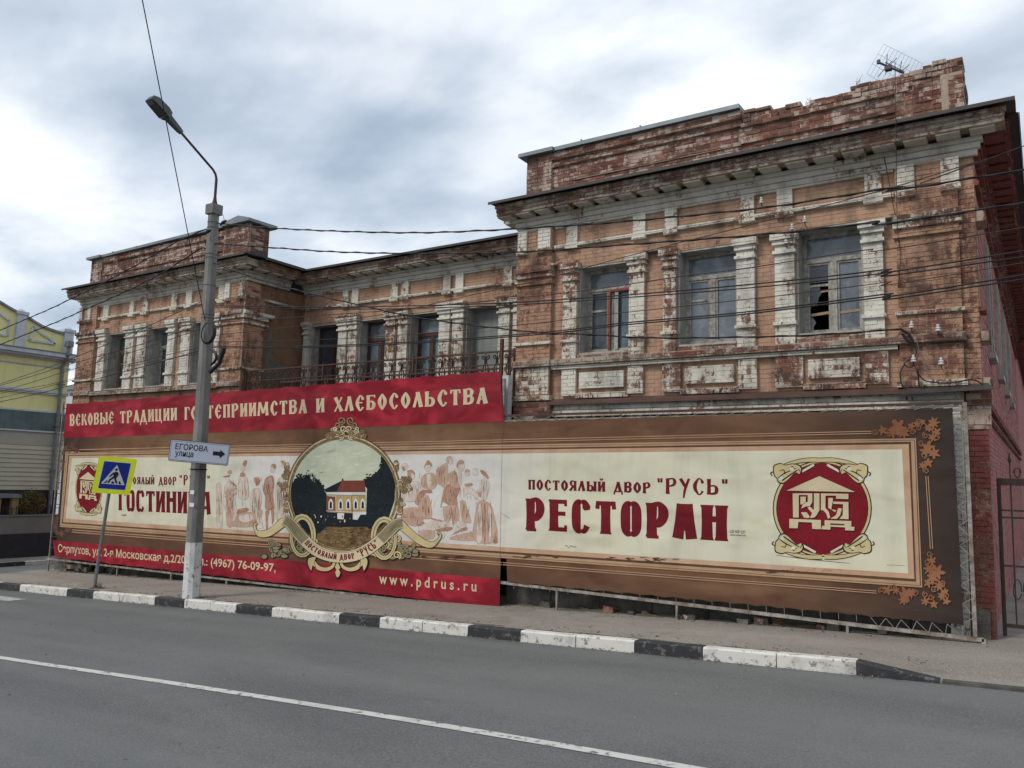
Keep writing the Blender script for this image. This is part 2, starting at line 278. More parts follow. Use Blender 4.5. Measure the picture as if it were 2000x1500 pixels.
# brown sepia ground of the print, darker towards the two ends of the sheet
m, t, p, g = newmat('v_brown'); pos = g.outputs['Position']
s = N(t, 'ShaderNodeSeparateXYZ'); t.links.new(pos, s.inputs[0]); X = s.outputs[0]
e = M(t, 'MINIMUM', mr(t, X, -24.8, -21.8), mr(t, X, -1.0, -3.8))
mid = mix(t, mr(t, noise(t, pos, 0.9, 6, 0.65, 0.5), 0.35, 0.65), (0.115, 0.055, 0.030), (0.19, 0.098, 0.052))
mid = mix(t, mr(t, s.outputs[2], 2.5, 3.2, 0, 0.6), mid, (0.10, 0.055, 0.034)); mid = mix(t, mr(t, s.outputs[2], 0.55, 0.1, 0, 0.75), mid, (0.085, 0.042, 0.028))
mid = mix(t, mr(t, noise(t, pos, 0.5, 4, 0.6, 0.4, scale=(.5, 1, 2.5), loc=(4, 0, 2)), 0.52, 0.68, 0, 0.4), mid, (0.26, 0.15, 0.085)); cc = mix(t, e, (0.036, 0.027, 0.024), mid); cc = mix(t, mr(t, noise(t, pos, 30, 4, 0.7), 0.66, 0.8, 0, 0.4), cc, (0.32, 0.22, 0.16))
t.links.new(cc, p.inputs['Base Color']); p.inputs['Roughness'].default_value = 0.65; p.inputs['Specular IOR Level'].default_value = 0.12
bump(t, p, noise(t, pos, 0.9, 2, 0.4, 0.3, scale=(1, 1, 1.6)), 0.8, 0.14)

# ------------------------------------------------------------------ mesh builder
class MB:
    def __init__(s): s.v = []; s.f = []; s.m = []; s.mats = []
    def mi(s, n):
        if n not in s.mats: s.mats.append(n)
        return s.mats.index(n)
    def face(s, pts, mat):
        b = len(s.v); s.v += [tuple(p) for p in pts]; s.f.append(tuple(range(b, b + len(pts)))); s.m.append(s.mi(mat))
    def hexa(s, p, mat, skip=()):   # p: 8 points, bottom ring 0-3, top ring 4-7
        b = len(s.v); s.v += [tuple(q) for q in p]; k = s.mi(mat)
        for i, q in enumerate(((3, 2, 1, 0), (4, 5, 6, 7), (0, 1, 5, 4), (1, 2, 6, 5), (2, 3, 7, 6), (3, 0, 4, 7))):
            if i in skip: continue
            s.f.append(tuple(b + j for j in q)); s.m.append(k)
    def box(s, a, c, mat):
        x0, x1 = sorted((a[0], c[0])); y0, y1 = sorted((a[1], c[1])); z0, z1 = sorted((a[2], c[2]))
        s.hexa([(x0, y0, z0), (x1, y0, z0), (x1, y1, z0), (x0, y1, z0), (x0, y0, z1), (x1, y0, z1), (x1, y1, z1), (x0, y1, z1)], mat)
    def bar(s, a, b, w, h, mat, up=(0, 0, 1)):
        a, b = Vector(a), Vector(b); d = (b - a).normalized(); up = Vector(up)
        if abs(d.dot(up)) > 0.98: up = Vector((0, 1, 0))
        r = d.cross(up).normalized() * w / 2; q = r.cross(d).normalized() * h / 2
        s.hexa([a - r - q, a + r - q, b + r - q, b - r - q, a - r + q, a + r + q, b + r + q, b - r + q], mat)
    def tube(s, pts, r, mat, n=6, caps=True):
        pts = [Vector(p) for p in pts]; rs = r if isinstance(r, (list, tuple)) else [r] * len(pts); b = len(s.v); k = s.mi(mat)
        prev = None
        for i, p in enumerate(pts):
            d = (pts[min(i + 1, len(pts) - 1)] - pts[max(i - 1, 0)]).normalized()
            if prev is None:
                up = Vector((0, 0, 1)) if abs(d.z) < 0.9 else Vector((0, 1, 0)); a = d.cross(up).normalized()
            else: a = (prev - d * prev.dot(d)).normalized()
            prev = a; c = d.cross(a)
            for j in range(n):
                an = 2 * math.pi * j / n; s.v.append(tuple(p + (a * math.cos(an) + c * math.sin(an)) * rs[i]))
        for i in range(len(pts) - 1):
            for j in range(n):
                s.f.append((b + i * n + j, b + i * n + (j + 1) % n, b + (i + 1) * n + (j + 1) % n, b + (i + 1) * n + j)); s.m.append(k)
        if caps:
            s.f.append(tuple(b + j for j in reversed(range(n)))); s.m.append(k); s.f.append(tuple(b + (len(pts) - 1) * n + j for j in range(n))); s.m.append(k)
    def lathe(s, c, prof, mat, n=10, axis='z'):
        b = len(s.v); k = s.mi(mat)
        for (r, h) in prof:
            for j in range(n):
                an = 2 * math.pi * j / n; x, y = r * math.cos(an), r * math.sin(an)
                s.v.append((c[0] + x, c[1] + y, c[2] + h) if axis == 'z' else (c[0] + x, c[1] + h, c[2] + y))
        for i in range(len(prof) - 1):
            for j in range(n): s.f.append((b + i * n + j, b + i * n + (j + 1) % n, b + (i + 1) * n + (j + 1) % n, b + (i + 1) * n + j)); s.m.append(k)
    def build(s, name, parent=None, smooth=False, kind=None, tri=False):
        me = bpy.data.meshes.new(name); org = Vector(parent['o']) if parent is not None and 'o' in parent else Vector((0, 0, 0))
        me.from_pydata([tuple(Vector(p) - org) for p in s.v], [], s.f)
        for n in s.mats: me.materials.append(MAT[n])
        me.polygons.foreach_set('material_index', s.m)
        if smooth: me.polygons.foreach_set('use_smooth', [True] * len(me.polygons))
        me.update()
        o = bpy.data.objects.new(name, me); COL.objects.link(o)
        if parent is not None: o.parent = parent; o['o'] = tuple(org)
        if kind: o['kind'] = kind
        return o
def thing(name, label, cat, loc=(0, 0, 0), group=None):
    o = bpy.data.objects.new(name, None); COL.objects.link(o); o.location = loc; o['label'] = label; o['category'] = cat; o['o'] = tuple(loc); o.empty_display_size = 0.3
    if group: o['group'] = group
    return o
def tag(o, label, cat, group=None):
    o['label'] = label; o['category'] = cat
    if group: o['group'] = group
    return o
def sub(name, mb, parent):     # a part that may carry sub-parts
    o = mb.build(name, parent); return o
def cr_(pts, n=6):             # Catmull-Rom through tuples of any length
    P = [pts[0]] + list(pts) + [pts[-1]]; o = []
    for i in range(1, len(P) - 2):
        a, b, c, d = P[i - 1], P[i], P[i + 1], P[i + 2]
        for k in range(n):
            t = k / n
            o.append(tuple(0.5 * (2 * b[j] + (c[j] - a[j]) * t + (2 * a[j] - 5 * b[j] + 4 * c[j] - d[j]) * t * t + (3 * b[j] - a[j] - 3 * c[j] + d[j]) * t ** 3) for j in range(len(b))))
    o.append(tuple(pts[-1])); return o

# ------------------------------------------------------------------ road, pavements
def kerb_y(x): return 10.72 + 0.02 * x
mb = MB()
RZ = -0.15
def sheet(mb, xs, ys, zoff, mat):
    for i in range(len(xs) - 1):
        for j in range(len(ys) - 1):
            q = [(xs[i], ys[j]), (xs[i + 1], ys[j]), (xs[i + 1], ys[j + 1]), (xs[i], ys[j + 1])]
            mb.face([(a, b, gz(a) + zoff) for a, b in q], mat)
sheet(mb, [-400, -120, -40, 0, 40, 120, 400], [-200, -30, 0, 30, 300], RZ - 0.012, 'asphalt'); mb.build('road', kind='structure')
mb = MB()
def poly(mb, pts, zoff, mat, thick=0.0):
    top = [(a, b, gz(a) + zoff) for a, b in pts]; mb.face(top, mat)
    if thick:
        n = len(top)
        for i in range(n):
            a, b = top[i], top[(i + 1) % n]; mb.face([a, (a[0], a[1], a[2] - thick), (b[0], b[1], b[2] - thick), b], mat)
pav = [(x, kerb_y(x) + 0.13) for x in (-2.0, -6, -12, -18, -22.5)] + [(-23.9, 10.55), (-24.9, 11.3), (-25.35, 12.6), (-25.6, 20), (-25.6, 30)] + [(-24.6, 30), (-24.6, 14.2), (-2.0, 14.2)]
poly(mb, pav[::-1], 0.0, 'paving', 0.25)
gxs = [-2.0, -1.6, -1.12, -.6, 0, 1.2, 6, 40]; gys = [0, .25, .8, 1.6, 3.6]
def dropz(x, j): d_ = max(0, min(1, (x + 2.0) / .88)) * (-RZ - .006); return gz(x) - d_ * (1, .8, .35, 0, 0)[j]
for i in range(len(gxs) - 1):
    for j in range(4):
        q = [(gxs[i + a_], (kerb_y(min(gxs[i + a_], 0)) + (.13 if gxs[i + a_] < -1.5 else .03)) + gys[j + b_] if j + b_ < 4 else 14.2, dropz(gxs[i + a_], j + b_)) for a_, b_ in ((0, 0), (1, 0), (1, 1), (0, 1))]; mb.face(q, 'paving')
        if j == 0: mb.face([q[0], (q[0][0], q[0][1], q[0][2] - .3), (q[1][0], q[1][1], q[1][2] - .3), q[1]], 'paving')
mb.face([(-1.15, 30, 0.0), (-1.15, 14.2, gz(-1.15)), (1.2, 14.2, 0.04), (1.2, 30, 0.08)], 'paving')
mb.face([(1.2, 30, 0.08), (1.2, 14.2, 0.04), (40, 14.2, 1.76), (40, 30, 1.8)], 'paving')
mb.build('pavement', kind='structure')
# kerb stones: boundaries along the kerb read as x
kerb = MB(); kerb.box((-23, 10.3, -3), (-22.9, 10.35, -2.9), 'soil'); ke = bpy.data.objects.new('kerb', None); COL.objects.link(ke); ke['kind'] = 'structure'; ke['o'] = (0, 0, 0)
def gx(u, v, dz=0.0):
    r = ray(u, v); t = (-CH + dz) / (r[2] - SLOPE * r[0]); return r[0] * t
bnd = [((0, 1136), 'w'), ((12, 1137), 'b'), ((52, 1141), 'w'), ((96, 1146), 'w'), ((138, 1150), 'b'), ((186, 1155), 'w'), ((235, 1160), 'w'), ((288, 1168), 'b'), ((340, 1174), 'w'), ((397, 1178), 'w'), ((460, 1181), 'b'), ((525, 1188), 'w'), ((592, 1193), 'w'), ((665, 1199), 'b'), ((745, 1206), 'w'), ((831, 1213), 'w'), ((920, 1221), 'b'), ((1020, 1231), 'w'), ((1130, 1240), 'w'), ((1245, 1250), 'b'), ((1375, 1263), 'w'), ((1517, 1277), 'w'), ((1675, 1290), 'b'), ((1858, 1312), None)]
xs = [gx(*b[0]) for b in bnd]; xs[-1] = -1.12
def kerbstone(a, b, ya, yb, mat, h0=0.0, h1=0.0, j=True):
    k = MB(); g = 0.006; dy = random.uniform(-.008, .008); dz = random.uniform(-.006, .006); wd = 0.16
    za, zb = gz(a) + 0.006 + dz - h0, gz(b) + 0.006 + dz - h1; a += g; b -= g; bv = 0.02
    f = lambda x, y, z: (x, y, z)
    bot = -0.4
    pr = [(0, bot), (0, -bv), (bv, 0), (wd, 0), (wd, bot)]
    A = [(a, ya + dy + q[0], za + q[1]) for q in pr]; B = [(b, yb + dy + q[0], zb + q[1]) for q in pr]
    for i in range(4): k.face([A[i], B[i], B[i + 1], A[i + 1]][::-1], mat)
    k.face(A, mat); k.face(B[::-1], mat)
    return k.build('kerbstone', ke)
for i in range(len(bnd) - 1):
    a, b = xs[i], xs[i + 1]; cc = bnd[i][1]
    o = kerbstone(a, b, kerb_y(a), kerb_y(b), 'kerb_white' if cc == 'w' else 'kerb_black', 0, 0.13 if i == len(bnd) - 2 else 0)
    o['label'] = 'white painted kerbstone' if cc == 'w' else 'black painted kerbstone'
for i in range(9):
    a_ = -1.10 + i * .95; k = MB(); k.hexa([(a_ + .006, 10.70, gz(a_) - .4), (a_ + .944, 10.70, gz(a_ + .95) - .4), (a_ + .944, 10.80, gz(a_ + .95) - .4), (a_ + .006, 10.80, gz(a_) - .4), (a_ + .006, 10.70, gz(a_) - .128), (a_ + .944, 10.70, gz(a_ + .95) - .128), (a_ + .944, 10.80, gz(a_ + .95) - .122), (a_ + .006, 10.80, gz(a_) - .122)], 'plinth'); o = k.build('kerbstone', ke); o['label'] = 'low bare concrete kerbstone'
x = xs[0]; cc = ['w', 'b', 'w', 'w', 'b', 'w', 'w', 'b']
for i in range(4):
    a = x - 0.95; kerbstone(a, x, kerb_y(a), kerb_y(x), 'kerb_white' if cc[i] == 'w' else 'kerb_black'); x = a
# far kerb across the side street, running away from the camera
mb = MB(); mb.face([(-33.7, -4, gz(-33.7) + 0.0), (-30.1, -4, gz(-30.1)), (-30.1, 17.5, gz(-30.1) - .06), (-33.7, 17.5, gz(-33.7) - .06)], 'paving')
mb.face([(-33.7, 17.5, gz(-33.7) - .06), (-30.1, 17.5, gz(-30.1) - .06), (-30.1, 60, gz(-30.1) - .2), (-33.7, 60, gz(-33.7) - .2)], 'paving')
mb.build('far_pavement', kind='structure')
y = 8.0; i = 0
while y < 22:
    k = MB(); L = 0.95 * (1 if i % 3 == 0 else 1); mat = 'kerb_black' if i % 3 == 0 else 'kerb_white'
    k.box((-30.1, y + .006, -1.6), (-29.94, y + L - .006, gz(-30) + .004 - (0.003 * max(0, y - 4))), mat); o = k.build('kerbstone', ke); y += L; i += 1
# road markings
mb = MB()
cl = [(-40, 3.4), (-25, 5.0), (-18, 5.5), (-12.34, 5.82), (-9.13, 6.08), (-6.21, 6.28), (-4.14, 6.38), (-2.48, 6.42), (2, 6.5), (12, 6.6), (40, 6.7)]
cl = cr_(cl, 5)
for a, b in zip(cl, cl[1:]): mb.face([(a[0], a[1] - .065, gz(a[0]) + RZ - .006), (b[0], b[1] - .065, gz(b[0]) + RZ - .006), (b[0], b[1] + .065, gz(b[0]) + RZ - .006), (a[0], a[1] + .065, gz(a[0]) + RZ - .006)], 'road_white')
mb.build('centre_line_marking', kind='structure')
for i, y in enumerate([9.35, 8.35, 7.35, 6.6]):
    mb = MB(); x1 = -19.3; x0 = -23.2
    mb.face([(x0, y - .2, gz(x0) + RZ - .006), (x1, y - .2, gz(x1) + RZ - .006), (x1, y + .2, gz(x1) + RZ - .006), (x0, y + .2, gz(x0) + RZ - .006)], 'crossing_white'); mb.build('crossing_stripe_marking', kind='structure')
mb = MB(); mb.face([(-27.5, 11.5, gz(-27.5) + RZ - .006), (-25.8, 11.5, gz(-25.8) + RZ - .006), (-25.8, 11.75, gz(-25.8) + RZ - .006), (-27.5, 11.75, gz(-27.5) + RZ - .006)], 'crossing_white'); mb.build('side_street_marking', kind='structure')

# ------------------------------------------------------------------ brickwork
class Wall:
    """collects brick slabs; loose bricks with their size are kept so the largest can become objects"""
    def __init__(s): s.big = []
WD = Wall()
def slab(mb, axis, P, u0, u1, z0, z1, d0, d1, mat, rec=0.011, jit=0.004, loose=False, gap=0.0065, miss=0.0, topcap=True):
    def pt(u, d, z):
        return (u, P - d, z) if axis == 'f' else ((P + d, u, z) if axis == 'r' else (P - d, u, z))
    def hx(u0, u1, z0, z1, d0, d1, m, skip=()):
        return [pt(u0, d1, z0), pt(u1, d1, z0), pt(u1, d0, z0), pt(u0, d0, z0), pt(u0, d1, z1), pt(u1, d1, z1), pt(u1, d0, z1), pt(u0, d0, z1)], m, skip
    q = hx(u0 + .002, u1 - .002, z0 + .0005, z1 - .0005, d0, d1 - rec, mat + '_joint'); mb.hexa(*q)
    S = (P - d1) if axis == 'f' else (P + d1 if axis == 'r' else P - d1)
    r0 = math.floor(z0 / BH + 1e-6); r1 = math.ceil(z1 / BH - 1e-6)
    for r in range(r0, r1):
        a, b = max(z0, r * BH), min(z1, (r + 1) * BH)
        if b - a < 0.018: continue
        ph = ((r + 100) % 2) * BW / 2
        c0 = math.floor((u0 + S + ph) / BW + 1e-6); c1 = math.ceil((u1 + S + ph) / BW - 1e-6)
        for c in range(c0, c1):
            p0 = max(u0, c * BW - ph - S); p1 = min(u1, (c + 1) * BW - ph - S)
            if p1 - p0 < 0.03: continue
            if random.random() < miss: continue
            j = random.uniform(-jit, jit); tl = random.uniform(-jit, jit) * .5; g2 = gap * random.uniform(.6, 1.3)
            e0 = 0.0 if p0 == u0 else g2; e1 = 0.0 if p1 == u1 else g2
            pts, m_, sk = hx(p0 + e0, p1 - e1, a + gap * random.uniform(.6, 1.2), b - gap * random.uniform(.6, 1.2), d1 - rec - .012, d1 + j, mat)
            if tl:
                for i in (1, 5):
                    v = list(pts[i])
                    if axis == 'f': v[1] -= tl
                    else: v[0] += tl
                    pts[i] = tuple(v)
            if loose and p1 - p0 > 0.12 and b - a > 0.05:
                cx = sum(v[0] for v in pts) / 8; cy = sum(v[1] for v in pts) / 8; cz = sum(v[2] for v in pts) / 8
                dist2 = cx * cx + cy * cy + (cz - CH) ** 2; vis = (p1 - p0) * abs(cy if axis == 'f' else cx) / dist2 ** 1.5 * (1 if loose is True else loose)
                WD.big.append((vis, pts, mat))
            else: mb.hexa(pts, mat, skip=(4,))
def holes(mb, axis, P, u0, u1, z0, z1, hs, d0, d1, mat, **k):
    """wall rectangle minus openings hs=(ua,ub,za,zb), all disjoint in u"""
    hs = sorted(hs); u = u0
    for (a, b, c, d) in hs:
        slab(mb, axis, P, u, a, z0, z1, d0, d1, mat, **k)
        if c > z0: slab(mb, axis, P, a, b, z0, c, d0, d1, mat, **k)
        if d < z1: slab(mb, axis, P, a, b, d, z1, d0, d1, mat, **k)
        u = b
    slab(mb, axis, P, u, u1, z0, z1, d0, d1, mat, **k)

B = thing('brick_mansion', 'long derelict two storey red brick mansion with peeling ochre and white paint', 'building', (-13, 13.4, gz(-13)))
YW, YC = 13.333, 15.283
XL0, XL1, XR0, XR1 = -25.15, -17.21, -8.72, -0.72
D = -0.42     # back of the outer wall leaf
ZB = -1.3
wall = MB()   # everything nobody would lift out singly
# window openings
WR = [(-7.36, -6.285, 4.36, 6.08), (-5.354, -4.278, 4.38, 6.12), (-3.298, -2.269, 4.42, 6.20)]
WC = [(-16.90, -15.766, 3.66, 6.06), (-15.05, -14.055, 3.66, 6.06), (-13.30, -12.307, 3.66, 6.07), (-11.53, -10.542, 3.66, 6.07)]
WL = [(-23.61, -22.56, 4.30, 6.02), (-21.48, -20.475, 4.30, 6.03), (-19.42, -18.386, 4.30, 6.03)]
# base walls, frieze height 6.94
holes(wall, 'f', YW, XR0, XR1, 3.50, 6.94, WR, D, 0, 'ochre', rec=.005, jit=.0025, gap=.005, loose=0.75)
slab(wall, 'f', YW, XR0, XR1, ZB, 3.50, D, 0, 'ochre_worn', rec=.008)
holes(wall, 'f', YC, XL1, XR0, 3.50, 6.94, WC, D, 0, 'ochre', rec=.005, jit=.0025, gap=.005)
slab(wall, 'f', YC, XL1, XR0, ZB, 3.50, D, 0, 'ochre_grim_shade')
holes(wall, 'f', YW, XL0, XL1, 3.50, 6.94, WL, D, 0, 'ochre', rec=.005, jit=.0025, gap=.005)
slab(wall, 'f', YW, XL0, XL1, ZB, 3.50, D, 0, 'ochre_worn')
slab(wall, 'r', XL1, YW, YC, ZB, 3.5, D, -0.003, 'ochre_grim_shade'); slab(wall, 'r', XL1, YW, YC, 3.5, 6.94, D, -0.003, 'ochre_grim_shade', rec=.006)
slab(wall, 'l', XR0, YW, YC, ZB, 6.94, D, -0.003, 'ochre_grim_shade')
slab(wall, 'l', XL0, YW, 24, ZB, 6.94, D, -0.003, 'ochre_worn')
SW = [(15.6, 16.1, 4.4, 6.1), (18.6, 19.1, 4.4, 6.1), (21.6, 22.1, 4.4, 6.1), (24.6, 25.1, 4.4, 6.1)]
holes(wall, 'r', XR1, YW, 32, 3.2, 6.94, SW, D, -0.003, 'pink', rec=.007)
slab(wall, 'r', XR1, YW, 32, ZB, 3.2, D, -0.003, 'pink', rec=.007)
k = MB(); k.box((XR1 - .4, 32.01, ZB), (XR1, 70, 7.0), 'pink'); k.box((XR1 - .4, 32.01, 7.0), (XR1 + .45, 70, 7.45), 'wine'); k.build('rear_wall', B)
# side wall: strips beside the blind windows, string courses
for (a, b, c, d) in SW:
    side = MB()
    side.box((XR1 - .35, a, c), (XR1 - .30, b, d), 'frame_grey')
    for q in (a - .14, b + .02): side.box((XR1 - .002, q, c - .1), (XR1 + .05, q + .12, d + .05), 'jamb')
    side.box((XR1 - .002, a - .18, c - .2), (XR1 + .10, b + .18, c - .1), 'jamb'); side.build('blind_window', B)
for (z0, z1, d, m_) in ((3.24, 3.36, .06, 'wine'), (3.06, 3.14, .05, 'wine'), (6.5, 6.58, .06, 'wine'), (6.94, 7.08, .08, 'wine')): slab(wall, 'r', XR1, YW + .002, 32, z0, z1, -.01, d, m_)
slab(wall, 'r', XR1, YW + .004, YW + .5, 4.16, 4.3, -.01, .12, 'bare_dark'); slab(wall, 'r', XR1, YW + .004, YW + .4, 4.6, 4.66, -.01, .08, 'wine'); slab(wall, 'r', XR1, YW + .004, YW + .5, 5.95, 6.12, -.01, .12, 'bare_dark'); slab(wall, 'r', XR1, YW + .004, YW + .5, 3.5, 3.62, -.01, .12, 'bare_dark')
# paint starts at the corner: the first half metre of the side is brick-brown
slab(wall, 'r', XR1, YW + .003, YW + .16, 3.5, 6.94, -.01, .004, 'ochre_worn')

def pil(x0, x1, P, d=0.08, m='white_worn', zb=4.28, caps=True, ring=True, base=True):
    k = MB()
    slab(k, 'f', P, x0, x1, zb, 5.80 if caps else 6.14, 0, d, m, rec=.007)
    if caps:
        slab(k, 'f', P, x0 - .03, x1 + .03, 5.80, 5.86, 0, d + .05, m); slab(k, 'f', P, x0, x1, 5.86, 5.95, 0, d + .01, m)
        slab(k, 'f', P, x0 - .03, x1 + .03, 5.95, 6.03, 0, d + .05, m); slab(k, 'f', P, x0 - .06, x1 + .06, 6.03, 6.145, 0, d + .09, m)
    if ring: slab(k, 'f', P, x0 - .03, x1 + .03, 4.60, 4.66, 0, d + .05, m)
    return k.build('pilaster', B)
for a, b, m_ in ((-7.674, -7.375, 'white_worn'), (-6.275, -5.976, 'white_worn'), (-5.607, -5.365, 'white_worn'), (-4.268, -3.966, 'white'), (-3.628, -3.31, 'white'), (-2.26, -1.975, 'white')): pil(a, b, YW, m=m_)
for a, b in ((-15.755, -15.45), (-15.38, -15.075), (-14.045, -13.73), (-13.63, -13.315), (-12.297, -11.97), (-11.88, -11.55), (-10.53, -10.22), (-10.12, -9.8)): pil(a, b, YC, zb=3.66, m='white', ring=False)
pil(-17.1, -16.93, YC, zb=3.66, m='white_grey', ring=False)
for a, b in ((-24.02, -23.63), (-22.55, -22.15), (-21.95, -21.49), (-20.465, -20.139), (-19.84, -19.43), (-18.376, -18.144)): pil(a, b, YW, m='white')
# broad corner pilasters
def corner(x0, x1, P, m='ochre_worn', loose=False, side=None):
    slab(wall, 'f', P, x0, x1, 3.50, 6.5, 0, .10, m, rec=.007, loose=loose, jit=.004)
    for z0, z1, d, mm in ((5.80, 5.87, .15, m), (5.95, 6.05, .15, 'white_worn'), (6.05, 6.15, .20, 'cornice_worn'), (4.60, 4.66, .15, 'white_worn'), (4.16, 4.29, .19, 'cornice_worn'), (3.50, 3.60, .15, 'white_worn')): k = MB(); slab(k, 'f', P, x0 - .04, x1 + .04, z0, z1, 0, d, mm); k.build('pilaster_moulding', B)
corner(XR0, -7.93, YW); corner(-1.777, -.93, YW, loose=1.0); corner(XL0, -24.2, YW); corner(-18.0, XL1 + .0, YW)
slab(wall, 'f', YW, XR0 + .02, -7.95, 3.62, 4.15, .10, .113, 'white_worn')
slab(wall, 'f', YW, -.93, XR1, 3.5, 6.5, 0, .03, 'ochre_worn', loose=1.0)
# returns of the left wing's corner on its side face
for z0, z1, d, L in ((5.80, 5.87, .10, .65), (5.95, 6.05, .10, .65), (6.05, 6.14, .15, .8), (4.60, 4.66, .08, .6)): k = MB(); slab(k, 'r', XL1, YW - .15, YW + L, z0, z1, 0, d, 'white_worn'); k.build('pilaster_moulding', B)
k = MB(); slab(k, 'r', XL1, YW - .1, YC - .02, 6.50, 6.56, 0, .06, 'white_worn'); k.build('frieze_band', B); slab(wall, 'r', XL1, YW - .10, YW + .55, 3.5, 6.5, 0, .05, 'ochre_worn')
# courses: impost and sill
for a, b in ((-7.93, -7.37), (-5.976, -5.60), (-5.63, -5.36), (-3.97, -3.62), (-1.95, -1.777)): k = MB(); slab(k, 'f', YW, a + .004, b - .004, 6.150, 6.205, 0, .13, 'cornice_worn'); k.build('impost_course', B)
for a, b in ((-24.2, -23.6), (-22.15, -21.95), (-20.14, -19.84), (-18.14, -18.0)): k = MB(); slab(k, 'f', YW, a + .004, b - .004, 6.150, 6.205, 0, .12, 'cornice_worn'); k.build('impost_course', B)
for a, b in ((-15.76, -15.07), (-14.05, -13.31), (-12.3, -11.54), (-10.53, -9.8)): k = MB(); slab(k, 'f', YC, a - .05, b + .05, 6.150, 6.21, 0, .19, 'white_worn'); k.build('impost_course', B)
k = MB()
slab(k, 'f', YW, -7.90, -1.80, 4.165, 4.285, 0, .15, 'cornice_worn'); k2 = MB(); slab(k2, 'f', YW, -24.17, -18.03, 4.14, 4.25, 0, .15, 'cornice_worn'); k2.build('sill_course', B)
slab(k, 'f', YW, -7.90, -1.80, 4.09, 4.16, 0, .10, 'white_grey'); k.build('sill_course', B)
for i, (a, b, c, d) in enumerate(WR): k = MB(); slab(k, 'f', YW, a, b, 4.29, c, -.3, .05, 'bare'); k.build('window_sill', B)
# aprons under the right wing windows
for (a, b, i0, i1) in ((-7.68, -5.99, -7.37, -6.29), (-5.62, -3.94, -5.28, -4.25), (-3.64, -1.94, -3.20, -2.27)):
    k = MB(); z0, z1 = 3.575, 4.085
    slab(k, 'f', YW, a, i0, z0, z1, 0, .07, 'white_worn'); slab(k, 'f', YW, i1, b, z0, z1, 0, .07, 'white_worn'); slab(k, 'f', YW, i0, i1, z0 - .05, z0 + .05, 0, .07, 'white_worn')
    slab(k, 'f', YW, i0 + .08, i1 - .08, z0 + .13, z1 - .075, 0, .075, 'white', rec=.006); k.build('apron_panel', B)
# frieze
def frz(P, whites, x0, x1, foot=True):
    for a, b in whites:
        k = MB(); slab(k, 'f', P, a, b, 6.51, 6.94, 0, .06, 'white', rec=.006)
        slab(k, 'f', P, a - .02, b + .02, 6.44, 6.50, 0, .09, 'white'); k.build('frieze_block', B)
    k = MB(); slab(k, 'f', P, x0, x1, 6.50, 6.565, 0, .075, 'white'); slab(k, 'f', P, x0, x1, 6.90, 6.945, 0, .05, 'white_grey'); k.build('frieze_band', B)
frz(YW, [(-7.634, -7.398), (-6.217, -5.976), (-5.589, -5.359), (-4.208, -3.97), (-3.587, -3.335), (-2.218, -1.972)], -7.90, -1.80)
frz(YC, [(-15.678, -15.476), (-15.349, -15.105), (-13.954, -13.717), (-13.586, -13.353), (-12.231, -12.006), (-11.849, -11.614), (-10.442, -10.204), (-10.07, -9.84)], -17.1, -8.8)
frz(YW, [(-23.92, -23.64), (-22.52, -22.3), (-21.87, -21.6), (-20.45, -20.19), (-19.79, -19.52), (-18.35, -18.04)], -24.17, -18.03)
for (a, b) in ((-8.71, -8.50), (-8.235, -7.95), (-1.742, -1.495), (-1.14, -.90), (-25.14, -24.95), (-24.78, -24.49), (-17.97, -17.775), (-17.39, -17.215)):
    k = MB(); slab(k, 'f', YW, a, b, 6.52, 6.94, .0, .15, 'white'); slab(k, 'f', YW, a - .02, b + .02, 6.44, 6.51, 0, .19, 'white_worn'); k.build('frieze_block', B)
for a, b in ((XR0, -7.93), (-1.777, -.93), (XL0, -24.2), (-18.0, XL1)): slab(wall, 'f', YW, a + .002, b - .002, 6.50, 6.94, .0, .10, 'ochre')
# lower band of the right wing: drip ledge and whitewashed courses
k = MB(); slab(k, 'f', YW, -7.85, -.95, 3.18, 3.30, 0, .10, 'white'); slab(k, 'f', YW, -7.85, -.95, 3.31, 3.42, 0, .06, 'white'); slab(k, 'f', YW, XR0, -7.87, 3.0, 3.48, 0, .12, 'bare_dark', jit=.012, miss=.08); k.build('string_course', B)
k = MB(); k.hexa([(-7.93, YW - .17, 3.43), (-.95, YW - .17, 3.435), (-.95, YW, 3.46), (-7.93, YW, 3.46), (-7.93, YW - .17, 3.45), (-.95, YW - .17, 3.455), (-.95, YW, 3.53), (-7.93, YW, 3.53)], 'drip_brown'); k.box((-7.93, YW - .185, 3.40), (-.95, YW - .172, 3.455), 'drip_brown')
k.hexa([(-1.75, YW - .45, 3.36), (-.55, YW - .40, 3.40), (-.65, YW, 3.52), (-1.70, YW, 3.52), (-1.75, YW - .45, 3.375), (-.55, YW - .40, 3.415), (-.65, YW, 3.54), (-1.70, YW, 3.54)], 'roof_metal')
k.build('drip_ledge', B)
